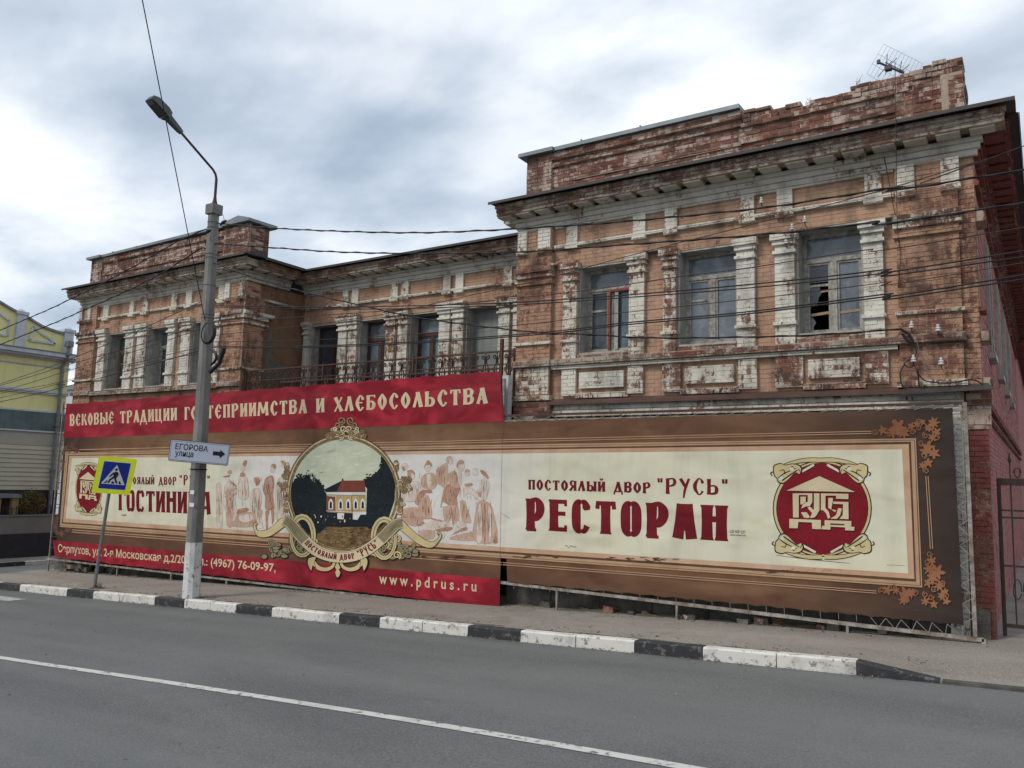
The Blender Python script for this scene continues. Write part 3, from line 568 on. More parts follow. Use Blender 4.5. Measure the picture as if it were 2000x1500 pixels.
# ground floor: plinth and the red corner pier with white pilaster
for x0, x1, P in ((XR0 - .03, XR1, YW), (XL0 - .03, XL1, YW), (XL1, XR0, YC)):
    n = int((x1 - x0) / .9)
    for i in range(n):
        a = x0 + (x1 - x0) * i / n; b = x0 + (x1 - x0) * (i + 1) / n
        k = MB(); k.box((a + .008, P - .16 - random.uniform(0, .02), -1.6), (b - .008, P + .1, gz(a) + .42 + random.uniform(-.02, .03)), 'plinth'); k.build('plinth_block', B)
slab(wall, 'f', YW, -1.20, -.97, ZB, 3.17, 0, .30, 'white'); slab(wall, 'f', YW, -.90, -.66, ZB, 2.85, 0, .14, 'wine', jit=.008); slab(wall, 'f', YW, -1.0, -.62, 2.86, 3.2, 0, .16, 'bare', jit=.012, miss=.06)
slab(wall, 'f', YW, -.72 - .2, -.60, 3.22, 3.48, 0, .12, 'bare_dark', jit=.012, miss=.05)

# ------------------------------------------------------------------ cornices
def cornice(axis, P, u0, u1, e0=0.0, e1=0.0, mw='white_grey', mf='cornice_worn', ded=1, md='cement', metal=True):
    k = MB()
    def bx(a, b, z0, z1, d0, d1, m_):
        if axis == 'f': k.box((a, P - d1, z0), (b, P - d0, z1), m_)
        elif axis == 'r': k.box((P + d0, a, z0), (P + d1, b, z1), m_)
        else: k.box((P - d1, a, z0), (P - d0, b, z1), m_)
    A = lambda d: (u0 - e0 * d, u1 + e1 * d)
    for z0, z1, d in ((6.945, 7.04, .07), (7.04, 7.13, .11), (7.13, 7.20, .15)):
        a, b = A(d); slab(k, axis, P, a, b, z0, z1, -.1, d, mw, rec=.005)
    a, b = A(.45); 
    # soffit and the brick brackets with dark slots between them
    bx(a, b, 7.262, 7.30, -.1, .42, 'bare_joint')
    n = int((b - a) / .42)
    for i in range(n):
        s0 = a + (b - a) * i / n; s1 = a + (b - a) * (i + .72) / n
        bx(s0, s1, 7.20, 7.2615, .152, .41 + random.uniform(-.01, .01), mw)
    for z0, z1, d in ((7.225, 7.30, .45), (7.30, 7.375, .46), (7.375, 7.45, .485)):
        a, b = A(d); slab(k, axis, P, a, b, z0, z1, .412, d, mf, rec=.012, jit=.008, gap=.007, miss=.03)
    a, b = A(.41); bx(a, b, 7.301, 7.449, -.1, .411, 'bare_joint')
    k.build('cornice', B)
    if metal:
        k = MB(); a, b = A(.60)
        if axis == 'f': h = [(a, P - .60, 7.475), (b, P - .60, 7.475), (b, P + .12, 7.50), (a, P + .12, 7.50), (a, P - .60, 7.495), (b, P - .60, 7.495), (b, P + .12, 7.70), (a, P + .12, 7.70)]
        elif axis == 'r': h = [(P - .12, a, 7.50), (P + .60, a, 7.475), (P + .60, b, 7.475), (P - .12, b, 7.50), (P - .12, a, 7.70), (P + .60, a, 7.495), (P + .60, b, 7.495), (P - .12, b, 7.70)]
        else: h = [(P - .60, a, 7.475), (P + .12, a, 7.50), (P + .12, b, 7.50), (P - .60, b, 7.475), (P - .60, a, 7.495), (P + .12, a, 7.70), (P + .12, b, 7.70), (P - .60, b, 7.495)]
        k.hexa(h, 'roof_metal'); bx(a, b, 7.44, 7.494, .602, .612, 'roof_metal')
        k.build('eave_sheet', B)
# the eaves stop a little short of the walls so the returns butt against them
cornice('f', YW, XR0, XR1, .72, .95); cornice('r', XR1, YW - .0, 32, 0, 0, mw='wine', mf='wine')
cornice('f', YW, XL0, XL1, .45, .9); cornice('r', XL1, YW + .0, YC - .62, 0, 0, mf='bare_dark'); cornice('f', YC, XL1 + .02, XR0 - .02)
cornice('l', XR0, YW, YC - .62, 0, 0, mf='bare_dark'); cornice('l', XL0, YW, 24, 0, 0, mf='bare_dark')

# ------------------------------------------------------------------ parapets
# right wing: capped left part, ragged right part
YP = YW + .02
slab(wall, 'f', YP, XR0 + .12, -8.02, 7.6, 8.50, -.45, .07, 'bare', jit=.006, loose=.9)
slab(wall, 'f', YP, -8.02, -4.2, 7.6, 8.50, -.45, 0, 'bare', jit=.006, loose=.9)
slab(wall, 'f', YP, -8.02, -4.2, 8.20, 8.275, 0, .05, 'bare', jit=.006); slab(wall, 'f', YP, -8.02, -4.2, 8.35, 8.50, 0, .07, 'bare', jit=.008, miss=.03)
slab(wall, 'f', YP, -7.6, -4.2, 7.86, 7.93, 0, .04, 'bare', jit=.006, miss=.05)
slab(wall, 'f', YP, -4.2, -1.5, 7.6, 8.25, -.45, 0, 'bare', jit=.008, loose=.9)
slab(wall, 'f', YP, -4.2, -1.55, 8.175, 8.25, 0, .05, 'bare', jit=.012, miss=.04)
slab(wall, 'f', YP, -4.2, -1.7, 7.875, 7.95, 0, .04, 'bare', jit=.01, miss=.08)
slab(wall, 'f', YP, -1.5, -1.0, 7.6, 8.325, -.45, .03, 'bare', jit=.010, loose=1.0); slab(wall, 'f', YP, -1.0, -.80, 7.6, 8.25, -.45, .09, 'bare', jit=.010, loose=1.0)
slab(wall, 'f', YP, -1.75, -1.5, 7.6, 8.175, 0, .04, 'bare', jit=.01)
# ragged top: courses broken off unevenly
PT = [(-4.2, 8.50), (-3.74, 8.43), (-3.2, 8.37), (-2.73, 8.41), (-2.5, 8.42), (-2.1, 8.5), (-1.73, 8.50), (-1.5, 8.55), (-1.29, 8.60), (-1.0, 8.58), (-.87, 8.5), (-.7, 8.36)]
def ptop(x):
    for (a_, za), (b_, zb_) in zip(PT, PT[1:]):
        if a_ <= x <= b_: return za + (zb_ - za) * (x - a_) / (b_ - a_)
    return 8.4
for lvl in range(6):
    x = -4.2 + random.uniform(0, .1)
    while x < -.82:
        L = random.choice((.13, .2, .26, .27)); base = (8.25 if x < -1.5 else (8.325 if x < -1.0 else 8.25)) + BH * lvl; tp = ptop(x + L / 2) + random.uniform(-.035, .02)
        if base + BH * .6 < tp:
            z_ = base + random.uniform(0, .006) * lvl
            slab(wall, 'f', YP, x + .004, min(x + L - .004, -.80), z_, z_ + BH * (1 if base + BH * 1.6 < tp else random.uniform(.75, 1)), -.40, .05 + random.uniform(-.025, .02), 'bare_dark' if base + BH * 1.6 > tp else 'bare', jit=.012, loose=1.2, gap=.008)
        x += L
slab(wall, 'r', -.80 - .09 + .09, YP - .08, YP + .9, 7.6, 8.30, -.3, .0, 'bare', jit=.01)
slab(wall, 'f', YP, -1.45, -1.22, 7.95, 8.30, .03, .045, 'bare'); 
# left wing parapet
slab(wall, 'f', YP, -24.75, -17.3, 7.6, 8.46, -.45, 0, 'bare', jit=.006); slab(wall, 'f', YP, -24.85, -24.25, 7.6, 8.46, 0, .07, 'bare', jit=.006); slab(wall, 'f', YP, -18.3, -17.27, 7.6, 8.5, 0, .07, 'bare', jit=.006)
slab(wall, 'f', YP, -24.25, -18.3, 8.30, 8.46, 0, .06, 'bare', jit=.008); slab(wall, 'f', YP, -24.25, -18.3, 7.90, 7.97, 0, .04, 'bare', jit=.006); slab(wall, 'r', -17.3, YP, YP + .62, 7.6, 8.5, -.3, .0, 'bare_dark')
def cap(x0, x1, z, y0=-.16, y1=.5, z2=None):
    z2 = z if z2 is None else z2; k = MB()
    k.hexa([(x0, YP + y0, z), (x1, YP + y0, z2), (x1, YP + y1, z2), (x0, YP + y1, z), (x0, YP + y0, z + .075), (x1, YP + y0, z2 + .075), (x1, YP + y1, z2 + .095), (x0, YP + y1, z + .095)], 'cap_metal')
    for i in range(int((x1 - x0) / 1.25)):
        xx = x0 + .6 + i * 1.25; k.box((xx, YP + y0 - .004, z + .0), (xx + .02, YP + y1, z + .105), 'cap_metal')
    k.build('parapet_cap', B)
cap(-8.74, -7.93, 8.50, -.20); cap(-7.928, -4.2, 8.505, -.14); cap(-24.95, -24.2, 8.46, -.2); cap(-24.198, -18.3, 8.465, -.14, z2=8.52); cap(-18.298, -17.15, 8.525, -.2, .75)
# attic end block of the left wing has a small gabled lid
k = MB(); k.face([(-17.15, YP - .2, 8.6), (-17.15, YP + .75, 8.6), (-17.6, YP + .75, 8.72), (-17.6, YP - .2, 8.72)], 'cap_metal'); k.face([(-17.6, YP - .2, 8.72), (-17.6, YP + .75, 8.72), (-18.3, YP + .75, 8.60), (-18.3, YP - .2, 8.60)], 'cap_metal')
k.face([(-18.3, YP - .2, 8.60), (-17.15, YP - .2, 8.6), (-17.6, YP - .2, 8.72)], 'cap_metal'); k.face([(-17.15, YP + .75, 8.6), (-18.3, YP + .75, 8.60), (-17.6, YP + .75, 8.72)], 'cap_metal'); k.build('parapet_cap', B)
# roofs
k = MB(); k.box((XL0 + .1, YW + .3, 7.55), (XL1 - .1, 24, 7.75), 'roof_metal'); k.box((XR0 + .1, YW + .3, 7.55), (XR1 - .1, 32, 7.75), 'roof_metal')
k.hexa([(XL1, YC - .0, 7.5), (XR0, YC - .0, 7.5), (XR0, 24, 7.5), (XL1, 24, 7.5), (XL1, YC, 7.71), (XR0, YC, 7.71), (XR0, 24, 7.9), (XL1, 24, 7.9)], 'roof_metal'); k.build('roof', B)
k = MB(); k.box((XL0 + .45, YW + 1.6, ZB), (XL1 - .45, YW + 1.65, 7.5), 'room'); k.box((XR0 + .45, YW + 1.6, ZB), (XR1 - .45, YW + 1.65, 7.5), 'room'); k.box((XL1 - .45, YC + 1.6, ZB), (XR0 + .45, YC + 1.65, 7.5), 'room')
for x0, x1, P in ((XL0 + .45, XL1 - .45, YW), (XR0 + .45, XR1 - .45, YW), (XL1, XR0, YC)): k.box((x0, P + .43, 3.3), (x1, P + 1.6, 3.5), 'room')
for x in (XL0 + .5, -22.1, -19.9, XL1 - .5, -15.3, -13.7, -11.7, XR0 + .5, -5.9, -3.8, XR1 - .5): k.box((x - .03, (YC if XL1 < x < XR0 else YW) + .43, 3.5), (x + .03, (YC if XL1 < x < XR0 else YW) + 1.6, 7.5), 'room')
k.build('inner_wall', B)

# ------------------------------------------------------------------ windows
def window(x0, x1, z0, z1, P, dep, fm, spec, trans, label=None):
    lin = MB(); t_ = .03
    lin.box((x0, P + .01, z0), (x0 + t_, P + dep + .06, z1), 'jamb'); lin.box((x1 - t_, P + .01, z0), (x1, P + dep + .06, z1), 'jamb')
    lin.box((x0 + t_, P + .01, z1 - t_), (x1 - t_, P + dep + .06, z1), 'jamb'); lin.box((x0 + t_, P - .02, z0 - .0), (x1 - t_, P + dep + .06, z0 + .035), 'jamb' if spec != 'door' else 'cement')
    wd = lin.build('window', B)
    if label: wd['label'] = label
    a, b, c, d = x0 + t_, x1 - t_, z0 + .035, z1 - t_; y0, y1 = P + dep, P + dep + .055; f = .065
    fr = MB()
    fr.box((a, y0, c), (a + f, y1, d), fm); fr.box((b - f, y0, c), (b, y1, d), fm); fr.box((a + f, y0, d - f), (b - f, y1, d), fm); fr.box((a + f, y0, c), (b - f, y1, c + f), fm)
    fr.box((a + f, y0 - .01, trans - .035), (b - f, y1, trans + .035), fm); mdl = (a + b) / 2
    mw = .05
    fr.box((mdl - mw, y0 - .006, c + f), (mdl + mw, y1, trans - .035), fm)
    ia, ib = a + f, b - f
    def sash(s0, s1, q0, q1, hb=None, m=fm):
        fr.box((s0, y0 + .01, q0), (s0 + .035, y1 - .005, q1), m); fr.box((s1 - .035, y0 + .01, q0), (s1, y1 - .005, q1), m); fr.box((s0 + .035, y0 + .01, q1 - .035), (s1 - .035, y1 - .005, q1), m); fr.box((s0 + .035, y0 + .01, q0), (s1 - .035, y1 - .005, q0 + .035), m)
        if hb: fr.box((s0 + .035, y0 + .012, hb - .02), (s1 - .035, y1 - .005, hb + .02), m)
    sash(ia + .002, mdl - mw - .002, c + f + .002, trans - .037, trans - .035 - (trans - c) * .3); sash(mdl + mw + .002, ib - .002, c + f + .002, trans - .037, None)
    fr.build('frame', wd)
    def pane(p0, p1, q0, q1, m_, off=0.0, pts=None):
        g_ = MB(); yy = y0 + .03 + off
        if pts:
            n = len(pts); F = [(p0 + (p1 - p0) * u, yy, q0 + (q1 - q0) * v) for u, v in pts]; K = [(q[0], yy + .004, q[2]) for q in F]
            g_.face(F, m_); g_.face(K[::-1], m_)
            for i in range(n): g_.face([F[i], K[i], K[(i + 1) % n], F[(i + 1) % n]], m_)
        else: g_.box((p0, yy, q0), (p1, yy + .004, q1), m_)
        g_.build('pane', wd)
    return wd, (ia, ib, mdl, mw, c + f, trans, d - f, y0), pane
# right wing
wd, (ia, ib, md, mw, c, tr, d, y0), pane = window(*WR[0], YW, .29, 'frame_grey', 'w', 5.66, 'window with one red sash swung open on the right')
pane(ia, ib, tr + .035, d, 'pane_milky'); pane(ia + .03, md - mw, c + .03, tr - .04, 'pane_dark'); pane(md + mw, ib, c, tr, 'pane_blue', .01)
k = MB(); xa = md - .03
k.box((xa, y0 - .06, c), (xa + .045, y0 - .02, tr - .03), 'frame_red'); k.box((xa + .045, y0 - .06, tr - .075), (ib, y0 - .02, tr - .03), 'frame_red'); k.box((xa + .13, y0 - .04, c), (xa + .20, y0 - .012, tr - .08), 'jamb'); k.build('sash', wd)
wd, (ia, ib, md, mw, c, tr, d, y0), pane = window(*WR[1], YW, .29, 'frame_grey', 'w', 5.66, 'window with peeling white sashes and cloudy plastic behind the glass')
pane(ia, ib, tr + .035, d, 'pane_milky'); pane(ia, md - mw, c, tr, 'pane_milky'); pane(md + mw, ib, c, tr, 'pane_milky', .004)
wd, (ia, ib, md, mw, c, tr, d, y0), pane = window(*WR[2], YW, .32, 'frame_grey', 'w', 5.72, 'window with broken glass in its left sash')
pane(ia, ib, tr + .035, d, 'pane_milky'); pane(md + mw, ib, c, tr, 'pane_milky', .004)
pane(ia + .03, md - mw, tr - .36, tr - .05, 'pane_dark')
pane(ia + .03, md - mw - .03, c, tr - .42, 'pane_dark', 0, [(0, 1), (.55, 1), (.52, .9), (.62, .84), (.45, .74), (.40, .62), (.22, .56), (.10, .58), (0, .48)])
pane(ia + .03, md - mw - .03, c, tr - .42, 'pane_milky', .01, [(0, 0), (0, .30), (.12, .34), (.3, .22), (.16, .12), (.22, 0)])
for pa, pb, w_ in (((ia, y0 + .06, c + .30), (md, y0 + .05, c + .33), .045), ((ia, y0 + .06, c + .68), (md, y0 + .05, c + .70), .04), ((md, y0 + .028, c + .30), (ib, y0 + .028, c + .32), .04)): k = MB(); k.bar(pa, pb, .012, w_, 'plank'); k.build('plank', wd)
# centre
wd, q, pane = window(*WC[0], YC, .30, 'frame_brown', 'door', 5.55, 'dark brown framed opening nearest the inner corner'); pane(q[0], q[2] - .05, 4.7, 5.5, 'pane_dark'); pane(q[2] + .05, q[1], 3.7, 5.5, 'pane_dark'); pane(q[0], q[1], 5.6, q[6], 'pane_dark')
wd, q, pane = window(*WC[1], YC, .30, 'frame_brown', 'door', 5.55); pane(q[0], q[1], 5.6, q[6], 'pane_milky'); pane(q[0], q[2] - .05, 3.7, 5.5, 'pane_blue'); pane(q[2] + .05, q[1], 3.7, 5.5, 'pane_dark')
wd, q, pane = window(*WC[2], YC, .30, 'frame_brown', 'door', 5.55); pane(q[0], q[1], 5.6, q[6], 'pane_milky'); pane(q[0], q[2] - .05, 4.3, 5.5, 'pane_blue'); pane(q[2] + .05, q[1], 3.7, 5.5, 'pane_blue')
k = MB(); x0, x1, z0, z1 = WC[3]; k.box((x0, YC + .01, z0), (x0 + .03, YC + .36, z1), 'jamb'); k.box((x1 - .03, YC + .01, z0), (x1, YC + .36, z1), 'jamb'); k.box((x0, YC + .01, z1 - .03), (x1, YC + .36, z1 - .001), 'jamb')
wd = k.build('window', B); wd['label'] = 'window opening closed with grey boards'
for i, (a, b) in enumerate(((z0, 4.55), (4.555, 5.5), (5.505, 6.04))):
    k = MB(); k.box((x0 + .03, YC + .30 - .004 * i, a), (x1 - .03, YC + .33, b), 'board_grey'); k.build('board', wd)
# left wing
for i, (w_, fm) in enumerate(zip(WL, ('frame_tan', 'frame_grey', 'frame_tan'))):
    wd, q, pane = window(*w_, YW, .35, fm, 'w', 5.52); pane(q[0], q[1], 5.55, q[6], 'pane_blue'); pane(q[0], q[2] - .04, q[4], 5.5, 'pane_dark'); pane(q[2] + .04, q[1], q[4], 5.5, 'pane_blue' if i != 1 else 'pane_dark')
# bare cement patch on the left wing's side
k = MB(); pts = cr_([(14.02, 5.75), (14.2, 5.8), (14.22, 5.3), (14.3, 4.95), (14.75, 4.85), (14.9, 4.5), (14.2, 4.45), (13.95, 4.4), (14.05, 5.1), (14.02, 5.75)], 3)[:-1]
k.face([(XL1 + .012, a, b) for a, b in pts], 'cement'); k.face([(XL1 + .001, a, b) for a, b in pts][::-1], 'cement'); k.build('cement_patch', B)
# brick objects
WD.big.sort(key=lambda q: -q[0])
rest = WD.big[300:]
for _, pts, mat in rest: wall.hexa(pts, mat, skip=(4,))
for _, pts, mat in WD.big[:300]:
    k = MB(); k.hexa(pts, mat); k.build('brick', B)
wall.build('brickwork', B, kind='stuff')
# insulators on the wall
ins0 = None
for (u, v) in ((1572, 428), (1547, 443), (1535, 470), (1487, 391), (1780, 634), (1832, 640), (1784, 700), (1838, 705)):
    yy = YW - (.02 if v < 480 else .12); c = py(u, v, yy - .12)
    if ins0 is None:
        k = MB(); k.lathe((0, 0, 0), [(.001, .055), (.018, .052), (.022, .03), (.016, .015), (.034, .005), (.036, -.012), (.022, -.02), (.04, -.035), (.04, -.05), (.012, -.052)], 'ceramic', 10); k.tube([(0, 0, -.05), (0, .01, -.09), (0, .13, -.10)], .007, 'rust_iron', 5)
        ins0 = k.build('insulator', None); o = ins0
    else: o = ins0.copy(); COL.objects.link(o)
    o.parent = B; o.location = Vector(c) - Vector(B['o'])
k = MB()
def wz(pts, Y, r, mat, n=5): k.tube(cr_([py(u, v, Y) for u, v in pts], 5), r, mat, n)
wz([(1762, 645), (1772, 652), (1782, 668), (1790, 690), (1775, 703), (1766, 712), (1780, 718), (1784, 708)], 13.1, .008, 'cable_black'); wz([(1766, 712), (1758, 730), (1762, 752), (1776, 764), (1800, 765), (1806, 752)], 13.1, .009, 'cable_black'); wz([(1790, 660), (1796, 690), (1806, 705), (1812, 730), (1824, 742)], 13.1, .006, 'cable_grey')
wz([(1790, 725), (1800, 738), (1812, 745), (1850, 748), (1900, 742), (1920, 752)], 13.05, .01, 'cable_black'); wz([(1792, 720), (1794, 745), (1795, 755)], 13.1, .012, 'cable_black'); wz([(1757, 642), (1768, 648), (1777, 655), (1782, 668), (1772, 664), (1762, 652)], 13.08, .022, 'cable_black', 6); wz([(1722, 280), (1756, 470), (1755, 560)], 13.2, .006, 'cable_black'); wz([(1748, 120), (1750, 260), (1752, 420), (1755, 475)], 12.7, .005, 'cable_black')
k.build('loose_wire', B)

# ------------------------------------------------------------------ balcony slab + ironwork
BY = YW + .02
k = MB(); k.box((XL1 + .06, BY, 3.42), (XR0 - .02, YC - .02, 3.60), 'cement'); k.build('balcony_slab', B)
rl = thing('balcony_railing', 'rusty wrought iron balcony railing of scrolls above the red banner', 'railing', (-13, BY, 3.6))
k = MB(); k.box((XL1 + .08, BY + .01, 4.54), (XR0 - .1, BY + .05, 4.575), 'rust_iron'); k.build('top_rail', rl)
k = MB(); k.box((XL1 + .08, BY + .015, 4.28), (XR0 - .1, BY + .045, 4.30), 'rust_iron'); k.build('middle_rail', rl)
k = MB(); k.box((XL1 + .08, BY + .015, 3.72), (XR0 - .1, BY + .045, 3.745), 'rust_iron'); k.build('bottom_rail', rl)
k = MB(); k.box((XL1 + 1.5, BY - .05, 4.18), (XR0 - .35, BY - .02, 4.215), 'rust_iron'); k.build('front_bar', rl)
xx = XL1 + .25; s0 = None
def spiral(c, r0, turns, st, sg=1, n=14): return [(c[0] + sg * math.cos(st + turns * 2 * math.pi * i / n) * r0 * (1 - .8 * i / n), BY + .03, c[1] + math.sin(st + turns * 2 * math.pi * i / n) * r0 * (1 - .8 * i / n)) for i in range(n + 1)]
while xx < XR0 - .25:
    if s0 is None:
        k = MB()
        for sg in (1, -1):
            k.tube([(sg * .022, BY + .03, 3.745), (sg * .022, BY + .03, 4.05), (sg * .06, BY + .03, 4.15), (sg * .06, BY + .03, 4.25), (sg * .024, BY + .03, 4.33), (sg * .024, BY + .03, 4.42)] + spiral((sg * .06, 4.465), .055, 1.25, math.pi, sg), .013, 'iron', 5)
            k.tube(spiral((sg * .07, 4.20), .045, 1.2, -math.pi / 2, sg), .011, 'iron', 4)
        k.tube([(0, BY + .03, 3.745), (0, BY + .03, 4.54)], .012, 'iron', 4)
        k.v = [(a + xx, b, c) for a, b, c in k.v]; s0 = k.build('scroll_baluster', rl); x0_ = xx
    else: o = s0.copy(); COL.objects.link(o); o.parent = rl; o.location.x += xx - x0_
    xx += .285
for x in (XL1 + .1, -14.3, -11.5, XR0 - .12):
    k = MB(); k.box((x - .02, BY + .005, 3.6), (x + .02, BY + .055, 4.6), 'rust_iron'); k.build('post', rl)
k = MB(); k.box((-8.98, 13.05, -.6), (-8.92, 13.11, 4.75), 'rust_iron'); k.build('post', rl)
# weathered white post and rubbish by the gap
k = MB(); k.box((-8.86, 13.0, 2.2), (-8.72, 13.14, 4.0), 'whitewash'); pw = k.build('weathered_post', None); tag(pw, 'weathered white post standing beside the right end of the red banner', 'post')
pw.location.z = 0

# ------------------------------------------------------------------ the two printed vinyl sheets
YB = 12.75
def W2(u, v): p = py(u, v, YB); return (p[0], p[2])
class Art:
    """flat print: thin shapes lying on the sheet, each layer 1.2 mm above the last"""
    def __init__(s): s.mb = MB(); s.sub = 0
    def y(s, L): return YB - .003 - L * .0014
    def wpoly(s, pts, mat, L):
        pts = list(pts); a = sum(pts[i][0] * pts[(i + 1) % len(pts)][1] - pts[(i + 1) % len(pts)][0] * pts[i][1] for i in range(len(pts)))
        if a < 0: pts = pts[::-1]
        s.mb.face([(p[0], s.y(L), p[1]) for p in pts], mat)
    def poly(s, pts, mat, L, smooth=0):
        if smooth: pts = cr_(list(pts) + [pts[0]], smooth)[:-1]
        s.wpoly([W2(*p) for p in pts], mat, L)
    def wribbon(s, pts, mat, L, f=lambda x, z: (x, z)):   # pts (x,z,width) in local units mapped by f
        n = len(pts); l = []; r = []
        for i, (x, z, w_) in enumerate(pts):
            a = pts[max(i - 1, 0)]; b = pts[min(i + 1, n - 1)]; dx, dz = b[0] - a[0], b[1] - a[1]; q = math.hypot(dx, dz) or 1; nx, nz = -dz / q * w_ / 2, dx / q * w_ / 2
            l.append(f(x + nx, z + nz)); r.append(f(x - nx, z - nz))
        for i in range(n - 1):
            q = [l[i], r[i], r[i + 1], l[i + 1]]
            ar = sum(q[k][0] * q[(k + 1) % 4][1] - q[(k + 1) % 4][0] * q[k][1] for k in range(4))
            if ar < 0: q = q[::-1]
            s.mb.face([(p[0], s.y(L), p[1]) for p in q], mat)
    def ribbon(s, pts, mat, L, smooth=4, wscale=1.0, add=0.0):
        if smooth: pts = cr_(pts, smooth)
        s.wribbon([(u, v, w_ * wscale + add) for u, v, w_ in pts], mat, L, W2)
    def build(s, name, parent): return s.mb.build(name, parent)
def st(x0, y0, x1, y1, w, fl=1.3): return [(x0 + (x1 - x0) * k, y0 + (y1 - y0) * k, w * (fl if k in (0, 1) else (1.08 if k in (.1, .9) else 1))) for k in (0, .1, .5, .9, 1)]
def ln(x0, y0, x1, y1, w): return [(x0, y0, w), (x1, y1, w)]
def arc(*p): return cr_(list(p), 5)
def glyph(ch, w, t, W, hv):
    h = w / 2; L = h; Rr = W - h; C = W / 2; sf = t * .8
    V = lambda x, a=0.0, b=1.0: st(x, a, x, b, w)
    if hv: oval = [arc((C, 1 - t / 2, t), (L + .06, .93, (w + t) / 2), (L, .75, w), (L, .25, w), (L + .06, .07, (w + t) / 2), (C, t / 2, t)), arc((C, 1 - t / 2, t), (Rr - .06, .93, (w + t) / 2), (Rr, .75, w), (Rr, .25, w), (Rr - .06, .07, (w + t) / 2), (C, t / 2, t))]
    else: oval = [arc((C, 1.03, t), (L + .04, .72, w), (L, .5, w * 1.1), (L + .04, .28, w), (C, -.03, t)), arc((C, 1.03, t), (Rr - .04, .72, w), (Rr, .5, w * 1.1), (Rr - .04, .28, w), (C, -.03, t))]
    cee = [oval[0], arc((C, oval[0][0][1], t), (Rr - .06, .95, t * 1.2), (Rr, .80, w * .9), (Rr + .02, .70, w * .6)), arc((C, oval[0][-1][1], t), (Rr - .06, .05, t * 1.1), (Rr + .02, .22, w * .7))]
    D = {}
    c = ch
    if c == 'О': return W, oval
    if c == 'С': return W, cee
    if c == 'Е':
        if hv: return W, [V(L + .03), ln(L, 1 - t / 2, W, 1 - t / 2, t), ln(L, t / 2, W, t / 2, t), ln(L, .56, W - .05, .56, t), ln(W - t / 3, .80, W - t / 3, .95, t * .7), ln(W - t / 3, .05, W - t / 3, .20, t * .7)]
        return W, cee + [ln(L, .52, W - .1, .52, t)]
    if c == 'П': return W, [V(L), V(Rr), ln(0, 1 - t / 2, W, 1 - t / 2, t)]
    if c == 'Г': return W * .85, [V(L + .04), ln(L - .03, 1 - t / 2, W * .85, 1 - t / 2, t), ln(W * .82, .98, W * .84, .74, t)]
    if c == 'Т': return W, [V(C), ln(0, 1 - t / 2, W, 1 - t / 2, t), ln(t / 2, .98, t / 3, .76, t), ln(W - t / 2, .98, W - t / 3, .76, t)]
    if c == 'И': return W, [V(L), V(Rr), ln(L + h * .6, .08 if hv else .15, Rr - h * .6, .92 if hv else .85, t * 1.2)]
    if c == 'Й': return W, [V(L), V(Rr), ln(L + h * .6, .15, Rr - h * .6, .85, t * 1.2), arc((C - .14, 1.3, t), (C, 1.16, t * 1.3), (C + .14, 1.3, t))]
    if c == 'Н': return W + .06, [V(L), V(Rr + .06), ln(L, .6, Rr, .6, t * 1.3)]
    if c == 'Ц': return W + .08, [V(L), V(Rr), ln(0, t / 2, W + .06, t / 2, t), ln(W + .03, .05, W + .05, -.18, t)]
    if c == 'Ш': return W, [V(L)]
    if c in 'РВЬБЫЯ':
        up = [arc((L, 1 - t / 2, t), (Rr - .1, .98, t * 1.4), (Rr, .80, w), (Rr - .06, .58, w * .8), (L + .05, .47 if not hv else .40, t))]
        if hv and c == 'Р': up = [arc((L, 1 - t / 2, t), (Rr - .12, .97, t * 1.2), (Rr, .80, w), (Rr, .58, w), (Rr - .12, .40, w * .8), (L + .05, .36, t))]
        lo = [arc((L, .54, t), (Rr - .1, .56, t * 1.3), (Rr + .01, .36, w * 1.05), (Rr - .06, .1, w * .9), (L, t / 2, t))]
        if c == 'Р': return W, [V(L)] + up + [ln(0, 0, w * 1.2, 0, t * .7)]
        if c == 'В': return W, [V(L)] + up + lo
        if c == 'Ь': return W, [V(L)] + lo
        if c == 'Б': return W, [V(L)] + lo + [ln(L - .04, 1 - t / 2, W - .04, 1 - t / 2, t), ln(W - .05, 1, W - .03, .82, t)]
        if c == 'Ы': return W + .22, [V(L)] + lo + [V(Rr + .24)]
        mi = [[(W - x, y, q) for x, y, q in up[0]]]
        return W, [V(Rr)] + mi + [st(C + .05, .5, .03, 0, w * .9)]
    if c == 'К': return W, [V(L), arc((L + .05, .48, t), (C + .05, .62, t * 1.3), (W - .08, .97, w * .8)), arc((L + .08, .52, t), (C + .1, .42, w * .9), (W - .02, 0, w * 1.1))]
    if c in 'ЛАДМ':
        lg = [st(C + .02, 1, .05, 0, t * 1.6 if not hv else w, 1.1), st(C - (.0 if not hv else -.0), 1, Rr + .02, 0, w * 1.1, 1.15)]
        if hv: lg = [st(L + .10, 1, L - .03, 0, w, 1.12), st(Rr - .10, 1, Rr + .03, 0, w, 1.12), ln(L + .05, 1 - t / 2, Rr - .05, 1 - t / 2, t * 1.1)]
        if c == 'Л': return W, lg
        if c == 'А': return W, lg + [ln(.12, .30, Rr, .30, t)]
        if c == 'Д': return W + .06, lg + [ln(-.02, .06, W + .04, .06, t), ln(.02, .08, -.02, -.24, t * 1.2), ln(W + .02, .08, W + .05, -.24, t * 1.2)]
        return W + .24, [st(L + .02, 1, .04, 0, t * 1.7), st(L + .04, 1, C + .12, .18, w * .9), st(Rr + .2, 1, C + .12, .18, t * 1.6), st(Rr + .2, 1, Rr + .24, 0, w)]
    if c == 'Х': return W, [st(.06, 1, W - .05, 0, w * 1.05), arc((W - .04, 1, w * .6), (C, .5, t), (.03, 0, w * .6))]
    if c == 'У': return W, [arc((.06, 1, w), (C - .05, .62, w), (C + .05, .38, t)), arc((W - .06, 1, t * 1.6), (C + .02, .3, w * .8), (C - .06, -.28, t))]
